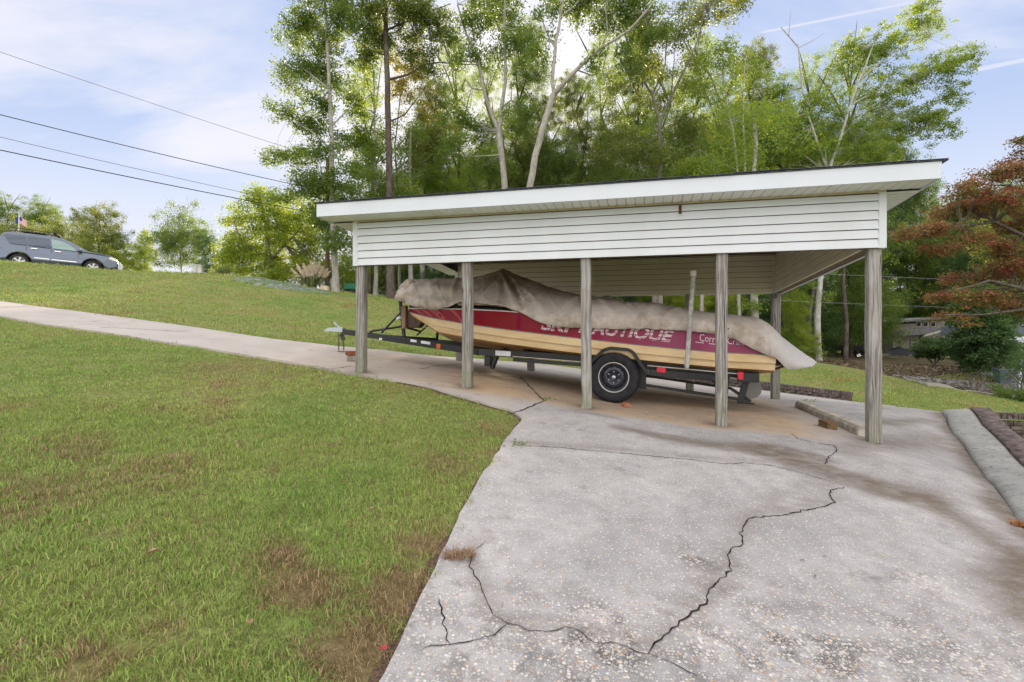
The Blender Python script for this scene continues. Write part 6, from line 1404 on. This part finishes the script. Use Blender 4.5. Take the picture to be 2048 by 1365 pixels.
for (y0, y1, r, m_, sg, lb) in ((100, 322, .010, M_WIRE2, .10, 'topmost and faintest wire crossing the left sky'), (222, 384, .018, M_WIRE, .18, 'twisted dark cable second from the top in the left sky'), (268, 421, .012, M_WIRE2, .15, 'thin grey wire just above the lowest thick cable'), (294, 431, .021, M_WIRE, .15, 'thick black lowest cable crossing the left sky')):
    pL = px(-500, y0 + (y0 - y1) * 500 / 655 + 0, 16.0); pR = px(655, y1, YP)
    # keep the photographed slope: left end extrapolated along the line through (0, y0) in depth
    f = .5; pl0 = px(0, y0, 21.0); d = (pl0 - pR); pL = pR + d * 1.5; wire(pL, pR, r, sg, m_, lb)
for (ya, yb, lb) in ((553, 568, 'upper of the two wires strung before the wood at the right'), (611, 622, 'lower of the two wires strung before the wood at the right')):
    wire(px(1500, ya - 12, 27), px(2300, yb + 6, 27), .008, .05, flat('pale wire', (.25, .25, .25), .5) if ya == 553 else bpy.data.materials['pale wire'], lb)
b0 = onG(396, 24.6); b0.z = (660 - 547) / F * 24.6; root = tag(empty('utility_box', tuple(b0), .3), 'pale grey utility cabinet standing alone on the grass ridge', 'utility box'); s_ = 26 / F
b = MB(); b.box((0, 0, 6.5 * s_), (15 * s_, .34, 14 * s_)); b.build('cabinet', flat('grey cabinet', (.50, .50, .47), .6, var=.15), root, bevel=.02); b = MB(); b.box((0, 0, 14.2 * s_), (17 * s_, .40, 1.4 * s_)); b.build('lid', flat('cabinet lid', (.52, .52, .5), .6), root, bevel=.015); b = MB(); b.box((0, -.175, 6.5 * s_), (.012, .012, 12 * s_)); b.build('door_seam', M_DARK, root)
b0 = G(650, 583); b0.z = px(650, 583, b0.y).z; b = MB(); s_ = b0.y / F; b.box((0, 0, 5.2 * s_), (15 * s_, .4, 10.5 * s_), taper=.94); o = b.build('stone_block', flat('buff stone', (.48, .40, .31), .9, var=.25, sc=5, bump=.5), bevel=.03); o.location = b0; tag(o, 'buff stone block at the foot of the brown utility pole', 'stone block')
b0 = onG(702, 29.2); b0.z = max(b0.z, px(702, 589, 29.2).z); root = tag(empty('garden_cart', tuple(b0), .1), 'green slatted garden cart parked between the tall trunk and the corner post', 'garden cart'); M_GRN = flat('green plastic', (.02, .17, .10), .5, .4)
b = MB(); b.box((0, 0, .30), (.62, .5, .03)); 
for k in range(4):
    for sy in (-1, 1): b.box((0, sy * .24, .36 + k * .07), (.62, .02, .045))
    for sx in (-1, 1): b.box((sx * .31, 0, .36 + k * .07), (.02, .46, .045))
for sx in (-1, 1):
    for sy in (-1, 1): b.box((sx * .30, sy * .235, .45), (.035, .035, .36))
b.build('tray', M_GRN, root); b = MB(); b.bar((.3, 0, .32), (.75, 0, .62), .03, .03); b.build('handle', M_GRN, root)
for sx in (-1, 1):
    for sy in (-1, 1): b = MB(); b.lathe([(0, -.03), (.13, -.03), (.13, .03), (0, .03)], (sx * .22, sy * .27, .13), 'Y', 16); b.build('wheel', M_RUB, root)
# ------------------------------------------------------------------ parked car
M_CAR = NT('silver grey car paint', .22, .5); M_CAR.b.inputs['Metallic'].default_value = .55; M_CAR.col((.10, .125, .175)); M_CAR.b.inputs['Coat Weight'].default_value = .6; M_CAR = M_CAR.m
M_GLASS = NT('tinted glass', .06, .8).col((.03, .06, .10)).m; M_GLASS2 = NT('clear side glass', .08, .8).col((.20, .30, .30)).m; M_CHR = flat('chrome', (.7, .7, .72), .15, .5, metal=.9, var=.02); M_BPL = flat('black plastic', (.02, .02, .022), .6)
CY = 25.5; cpos = px(48, 543, CY); heading = math.radians(31); pitch = math.radians(2.6)
car = tag(empty('parked_car', tuple(cpos), heading, 0, pitch), 'silver-grey four-wheel drive parked nose-right on the ridge, with a black roof basket', 'car')
def shp(q):
    x, y, z = q.x, q.y, q.z; f = 1.0
    if z > 1.10: f *= 1 - (z - 1.10) * .26
    if z < .5: f *= .97
    if x > 3.1: f *= 1 - (x - 3.1) ** 1.6 * .14
    if x < -.6: f *= 1 - (-.6 - x) * .12
    return Vector((x, y * f, z))
def arch(cx, r, n=10): return [(cx + r * math.cos(a), .38 + r * math.sin(a)) for a in [math.pi * (i / (n - 1)) for i in range(n)]]
body = [(-.93, .42), (-.98, .62), (-.96, .95), (-.88, 1.15), (-.80, 1.40), (-.66, 1.72), (-.5, 1.78), (.2, 1.81), (1.0, 1.79), (1.55, 1.72), (1.95, 1.55), (2.45, 1.26), (2.62, 1.17), (3.2, 1.12), (3.55, 1.03), (3.74, .90), (3.82, .70), (3.80, .42), (3.55, .33)] + arch(2.79, .46) + [(2.2, .34), (1.4, .32), (.6, .34)] + arch(0, .46)
b = MB(); n = len(body); ys = [-.94, -.90, -.5, .5, .90, .94]; rings = []
for y in ys: rings.append([shp(Vector((x, y, z if abs(y) < .93 else z))) for x, z in body])
vs = [p for r in rings for p in r]; fs = [tuple(range(n))[::-1], tuple(range(5 * n, 6 * n))] + [(j * n + i, j * n + (i + 1) % n, (j + 1) * n + (i + 1) % n, (j + 1) * n + i) for j in range(5) for i in range(n)]
b.add(vs, fs); b.build('body', M_CAR, car, bevel=.045, seg=3)
def sidepoly(pts, name, mat, off=.012, par=car, sides=(-1, 1), th=.01):
    for sd in sides:
        b = MB(); A = [shp(Vector((x, sd * .94, z))) for x, z in pts]; A = [Vector((p.x, p.y + sd * off, p.z)) for p in A]; B = [p - Vector((0, sd * th * 2, 0)) for p in A]; m = len(A)
        b.add(A + B, [tuple(range(m)), tuple(range(m, 2 * m))[::-1]] + [(i, (i + 1) % m, m + (i + 1) % m, m + i) for i in range(m)]); b.build(name, mat, par)
sidepoly([(-.62, 1.62), (-.38, 1.25), (-.28, 1.22), (.22, 1.20), (.18, 1.66), (-.5, 1.68)], 'rear_quarter_window', M_GLASS)
sidepoly([(.27, 1.20), (1.13, 1.17), (1.06, 1.64), (.23, 1.66)], 'rear_door_window', M_GLASS)
sidepoly([(1.20, 1.17), (2.14, 1.14), (2.05, 1.24), (1.78, 1.46), (1.5, 1.58), (1.12, 1.63)], 'front_door_window', M_GLASS2)
for x, z in ((.42, 1.06), (1.30, 1.02)): sidepoly([(x, z), (x + .24, z - .008), (x + .24, z + .028), (x, z + .036)], 'door_handle', M_CHR, .03)
for xx in (.245, 1.165, 2.2): sidepoly([(xx, .42), (xx + .010, .42), (xx + .010, 1.15), (xx, 1.15)], 'door_seam', M_BPL, .004, th=.004)
sidepoly([(.55, .62), (1.12, .605), (1.12, .635), (.55, .65)], 'door_moulding', M_CHR, .016); sidepoly([(1.2, .60), (2.15, .58), (2.15, .61), (1.2, .63)], 'door_moulding', M_CHR, .016)
sidepoly([(-.97, 1.32), (-.90, 1.02), (-.70, .98), (-.82, 1.16), (-.86, 1.34)], 'tail_lamp', flat('red tail lamp', (.6, .02, .03), .2, .6), .014)
sidepoly([(3.42, .90), (3.76, .80), (3.70, .96), (3.5, 1.02)], 'headlight', flat('headlight', (.75, .76, .74), .15, .7), .012)
sidepoly([(.5, .28), (2.3, .26), (2.3, .33), (.5, .35)], 'running_board', M_BPL, .05, th=.04); sidepoly([(3.3, .36), (3.8, .40), (3.82, .52), (3.5, .46)], 'bumper_trim', M_BPL, .006)
b = MB(); b.box((2.25, -1.06, 1.20), (.14, .22, .16)); b.box((2.25, 1.06, 1.20), (.14, .22, .16)); b.build('mirrors', M_CAR, car, bevel=.04, seg=2)
for wx in (0, 2.79):
    for sd in (-1, 1):
        we = empty('wheel', (wx, sd * .80, .38)); we.parent = car
        b = MB(); b.lathe([(.24, -.13), (.33, -.135), (.375, -.10), (.385, 0), (.375, .10), (.33, .135), (.24, .13)], (0, 0, 0), 'Y', 40); b.build('tyre', M_RUB, we)
        b = MB(); b.lathe([(.245, sd * .12), (.235, sd * .135), (.22, sd * .11), (.215, sd * .04), (0, sd * .03)], (0, 0, 0), 'Y', 40)
        for k in range(6):
            a_ = k * 1.0472 + .3; b.bar((.05 * math.cos(a_), sd * .115, .05 * math.sin(a_)), (.225 * math.cos(a_), sd * .115, .225 * math.sin(a_)), .065, .03, up=(0, 1, 0))
        b.lathe([(0, sd * .135), (.05, sd * .13), (.055, sd * .09)], (0, 0, 0), 'Y', 16); b.build('rim', flat('alloy rim', (.5, .5, .52), .3, .5, metal=.6), we)
        b = MB(); b.lathe([(.42, sd * .04), (.0, sd * .02)], (0, -sd * .12, 0), 'Y', 24); b.build('wheel_well', M_DARK, we)
b = MB()
for sy in (-.62, .62):
    b.tube([(-.45, sy, 1.84), (-.4, sy, 1.90), (1.35, sy, 1.87), (1.42, sy, 1.80)], .018, 6); b.tube([(-.5, sy, 2.02), (1.35, sy, 1.99)], .014, 6)
for x in np.arange(-.5, 1.4, .15): b.tube([(x, -.62, 1.93), (x, .62, 1.93)], .010, 5); b.tube([(x, -.62, 1.90), (x, -.62, 2.02)], .008, 5); b.tube([(x, .62, 1.90), (x, .62, 2.02)], .008, 5)
b.tube([(-.5, -.62, 2.02), (-.5, .62, 2.02)], .014, 6); b.build('roof_basket', M_BPL, car, fix=False)
b = MB(); b.box((.35, 0, 1.93), (.9, .9, .05)); b.tube([(1.2, -.55, 1.93), (1.2, .55, 1.93)], .07, 10); b.build('cargo', flat('dark cargo bundle', (.03, .028, .03), .9, var=.4, sc=8), car, bevel=.03)
# flag on its pole behind the car
b0 = px(36, 520, 29.5); b0.z = h(b0.x, b0.y); root = tag(empty('flag', tuple(b0)), 'small stars and stripes flag on a white pole behind the car roof', 'flag'); s_ = 29.5 / F; zt_ = px(38, 430, 29.5).z - b0.z
b = MB(); b.tube([(0, 0, 0), (.06, 0, zt_)], .022, 8); b.build('pole', flat('white pole', (.72, .72, .72), .4), root)
M_FR = flat('flag red', (.45, .03, .05), .8); M_FW = flat('flag white', (.72, .72, .74), .8); M_FB = flat('flag blue', (.03, .05, .20), .8)
b = MB(); fw, fh = 15 * s_, 19 * s_
def fp(a, c): x = a * fw; return Vector((.06 + x, .04 * math.sin(a * 7), zt_ - .12 - c * fh * .75 - a * a * fh * .30 - a * .05))
for k in range(13):
    for i in range(6):
        a0, a1 = i / 6, (i + 1) / 6; c0, c1 = k / 13, (k + 1) / 13
        b.add([fp(a0, c0), fp(a1, c0), fp(a1, c1), fp(a0, c1)], [(0, 1, 2, 3)], 2 if (k < 7 and a1 <= .42) else (0 if k % 2 == 0 else 1))
b.build('cloth', [M_FR, M_FW, M_FB], root, fix=False)
b = MB(); b.add([Vector((.05, 0, zt_ - .1)), Vector((.05, .03, zt_ - .6)), Vector((-.17, .02, zt_ - .45)), Vector((-.15, .0, zt_ - .15))], [(0, 1, 2, 3)]); b.build('cloth', M_FB, root, fix=False)
# ------------------------------------------------------------------ neighbouring house, porch, bin, trailers
YH = 50
def P3(x, y, dy=0): return px(x, y, YH + dy)
hb0 = px(1835, 712, YH); house = tag(empty('grey_house', tuple(hb0)), 'grey two-level house half hidden under the trees beyond the leaf bank', 'house')
M_GW = flat('grey board wall', (.27, .25, .22), .8, var=.15, sc=2); M_GR = flat('grey roof', (.16, .165, .18), .9, var=.2); M_TRIM = flat('pale house trim', (.50, .48, .43), .7); M_WIN = NT('dark window', .1, .6).col((.03, .035, .04)).m
def quad_box(name, pts, Y0, depth, mat, par=house, org=hb0, bevel=0):
    b = MB(); A = [px(x, y, Y0) - org for x, y in pts]; B = [p + Vector((0, depth, 0)) for p in A]; m = len(A); b.add(A + B, [tuple(range(m)), tuple(range(m, 2 * m))[::-1]] + [(i, (i + 1) % m, m + (i + 1) % m, m + i) for i in range(m)]); return b.build(name, mat, par, bevel=bevel)
quad_box('wall', [(1786, 720), (1786, 650), (1890, 642), (1890, 720)], YH, 8, M_GW)
quad_box('roof', [(1780, 646), (1780, 643), (1898, 634), (1898, 638)], YH - .8, 9.5, M_GR)
quad_box('lower_roof', [(1806, 672), (1812, 662), (1888, 655), (1884, 664), (1850, 669)], YH - 1.4, 1.3, M_GR); quad_box('gutter', [(1848, 671), (1884, 661), (1884, 664), (1848, 674)], YH - 1.5, .09, M_TRIM)
for x0 in (1833, 1847, 1862): 
    w = quad_box('window', [(x0, 655), (x0, 644), (x0 + 10, 643), (x0 + 10, 654)], YH - .06, .1, M_TRIM); b = quad_box('pane', [(x0 + 1.5, 653.5), (x0 + 1.5, 645.5), (x0 + 8.5, 644.5), (x0 + 8.5, 652.5)], YH - .09, .04, M_WIN, w)
d_ = quad_box('door', [(1822, 708), (1822, 680), (1836, 679), (1836, 708)], YH - .08, .1, flat('grey door', (.33, .31, .28), .7)); quad_box('doorway', [(1840, 708), (1840, 672), (1849, 671), (1849, 708)], YH - .07, .1, M_WIN)
quad_box('porch_post', [(1850, 712), (1850, 672), (1852, 672), (1852, 712)], YH - 1.4, .12, M_TRIM); quad_box('porch_post', [(1868, 700), (1868, 668), (1870, 668), (1870, 700)], YH - 1.4, .12, M_TRIM)
YR = 26; pb0 = onG(2052, YR); porch = tag(empty('porch_house', tuple(pb0)), 'house corner with blue-grey shingled porch roof and a white column at the right edge', 'house')
quad_box('roof', [(2013, 674), (2018, 653), (2260, 640), (2262, 674)], YR - .3, 4.0, flat('blue grey shingle', (.12, .14, .18), .9, var=.25, sc=12), porch, pb0)
quad_box('fascia', [(2012, 680), (2012, 673.6), (2262, 673.6), (2262, 680)], YR - .42, .1, M_FASC, porch, pb0)
quad_box('wall', [(2064, 790), (2064, 680), (2260, 680), (2260, 790)], YR + .5, 3.2, M_VIN, porch, pb0)
quad_box('column', [(2038, 780), (2038, 684), (2046, 684), (2046, 780)], YR - .3, .2, M_FASC, porch, pb0, .01); quad_box('column_cap', [(2036, 685), (2036, 680), (2048, 680), (2048, 685)], YR - .34, .28, M_FASC, porch, pb0)
g = onG(2003, 22.5); bz = px(2003, 768, 22.5).z; root = tag(empty('wheelie_bin', (g.x, g.y, bz), -.2), 'blue-grey wheeled refuse bin standing at the end of the grey drive', 'bin'); M_BIN = flat('blue grey plastic', (.06, .085, .12), .5)
b = MB(); b.box((0, 0, .30), (.36, .40, .52), taper=1.15); b.build('body', M_BIN, root, bevel=.02); b = MB(); b.prism([(-.24, .565), (.24, .565), (.2, .64), (-.24, .68)], -.22, .24); b.build('lid', M_BIN, root, bevel=.02)
for sx in (-1, 1): b = MB(); b.lathe([(0, -.025), (.09, -.025), (.09, .025), (0, .025)], (sx * .17, .2, .09), 'X', 14); b.build('wheel', M_RUB, root)
# tandem trailer
YT = 48; s_ = YT / F; t0 = px(1700, 716, YT); t0.z = px(1700, 717, YT).z; root = tag(empty('utility_trailer', tuple(t0)), 'low black twin-axle trailer parked under the wood left of the watercraft', 'trailer')
b = MB(); b.box((-.1, .6, .78), (3.2, 1.7, .10)); b.box((-.1, .6, 1.02), (2.6, 1.5, .35)); b.box((1.6, .6, .80), (1.1, .08, .08)); b.build('bed', M_BPL, root, bevel=.03)
for k, x in enumerate((-.62, .58)):
    we = empty('wheel', (x, -.30, .33)); we.parent = root; b = MB(); b.lathe([(.2, -.1), (.31, -.1), (.33, -.06), (.33, .06), (.31, .1), (.2, .1)], (0, 0, 0), 'Y', 28); b.build('tyre', M_RUB, we); b = MB(); b.lathe([(.21, -.10), (.19, -.08), (.05, -.07), (0, -.10)], (0, 0, 0), 'Y', 28); b.build('rim', M_CHR, we)
b = MB()
for x in (-.62, .58):
    for a0 in range(6): a_, c_ = math.pi * a0 / 6, math.pi * (a0 + 1) / 6; b.bar((x + .43 * math.cos(a_), -.3, .36 + .43 * math.sin(a_)), (x + .43 * math.cos(c_), -.3, .36 + .43 * math.sin(c_)), .28, .03)
b.build('fender', M_BPL, root)
YT = 50; t1 = px(1798, 722, YT); root = tag(empty('watercraft_trailer', tuple(t1), .0), 'small galvanised trailer carrying the covered watercraft on the leaf bank', 'trailer')
b = MB(); b.bar((-2.3, 0, .50), (1.9, 0, .48), .08, .10); b.bar((-1.0, -.5, .48), (1.4, -.5, .48), .06, .08); b.bar((-1.0, .5, .48), (1.4, .5, .48), .06, .08); b.bar((.6, -.7, .30), (.6, .7, .30), .07, .07); b.bar((-1.0, -.5, .48), (-1.9, 0, .5), .06, .08); b.bar((-1.0, .5, .48), (-1.9, 0, .5), .06, .08); b.build('frame', flat('galvanised', (.42, .42, .38), .5, metal=.4), root)
for sy in (-.72, .72):
    we = empty('wheel', (.6, sy, .27)); we.parent = root; b = MB(); b.lathe([(.15, -.08), (.25, -.08), (.27, 0), (.25, .08), (.15, .08)], (0, 0, 0), 'Y', 24); b.build('tyre', M_RUB, we); b = MB(); b.lathe([(.16, -.085), (.05, -.06), (0, -.08)], (0, 0, 0), 'Y', 20); b.build('rim', M_STEEL, we)
b = MB()
for a0 in range(6): a_, c_ = math.pi * a0 / 6, math.pi * (a0 + 1) / 6; b.bar((.6 + .33 * math.cos(a_), -.72, .3 + .33 * math.sin(a_)), (.6 + .33 * math.cos(c_), -.72, .3 + .33 * math.sin(c_)), .2, .02)
b.build('fender', M_STEEL, root)
b = MB(); st = [(-1.6, .03, .58, .62), (-1.3, .25, .56, .82), (-.9, .42, .55, .98), (-.45, .52, .55, 1.22), (0, .55, .55, 1.38), (.3, .55, .55, 1.22), (.7, .54, .56, 1.12), (1.1, .50, .56, 1.02), (1.45, .42, .60, .80)]; n = 9; vs = []
for x, w, z0, z1 in st:
    for k in range(n): a_ = math.pi * k / (n - 1); vs.append((x, -w * math.cos(a_) * (1 if k in (0, n - 1) else .95), z0 + (z1 - z0) * math.sin(a_) ** .8))
b.add(vs, [(i * n + k, i * n + k + 1, (i + 1) * n + k + 1, (i + 1) * n + k) for i in range(len(st) - 1) for k in range(n - 1)], 0, True); b.add(vs[-n:], [tuple(range(n))])
b2 = MB(); st2 = [(-1.75, .02, .50, .62), (-1.3, .30, .46, .62), (-.6, .50, .44, .60), (1.4, .52, .44, .60)]; vs = []
for x, w, z0, z1 in st2: vs += [(x, -w, z1), (x, -w * .5, z0), (x, w * .5, z0), (x, w, z1)]
b2.add(vs, [(i * 4 + k, i * 4 + (k + 1) % 4, (i + 1) * 4 + (k + 1) % 4, (i + 1) * 4 + k) for i in range(3) for k in range(4)]); b2.add(vs[-4:], [(0, 1, 2, 3)])
wc = tag(empty('watercraft', tuple(t1 + Vector((0, 0, .06)))), 'personal watercraft under a dark fitted cover on its small trailer', 'watercraft'); b2.build('hull', flat('white hull', (.6, .6, .62), .4), wc); b.build('cover', flat('dark fitted cover', (.045, .05, .065), .8, var=.3, sc=4), wc)
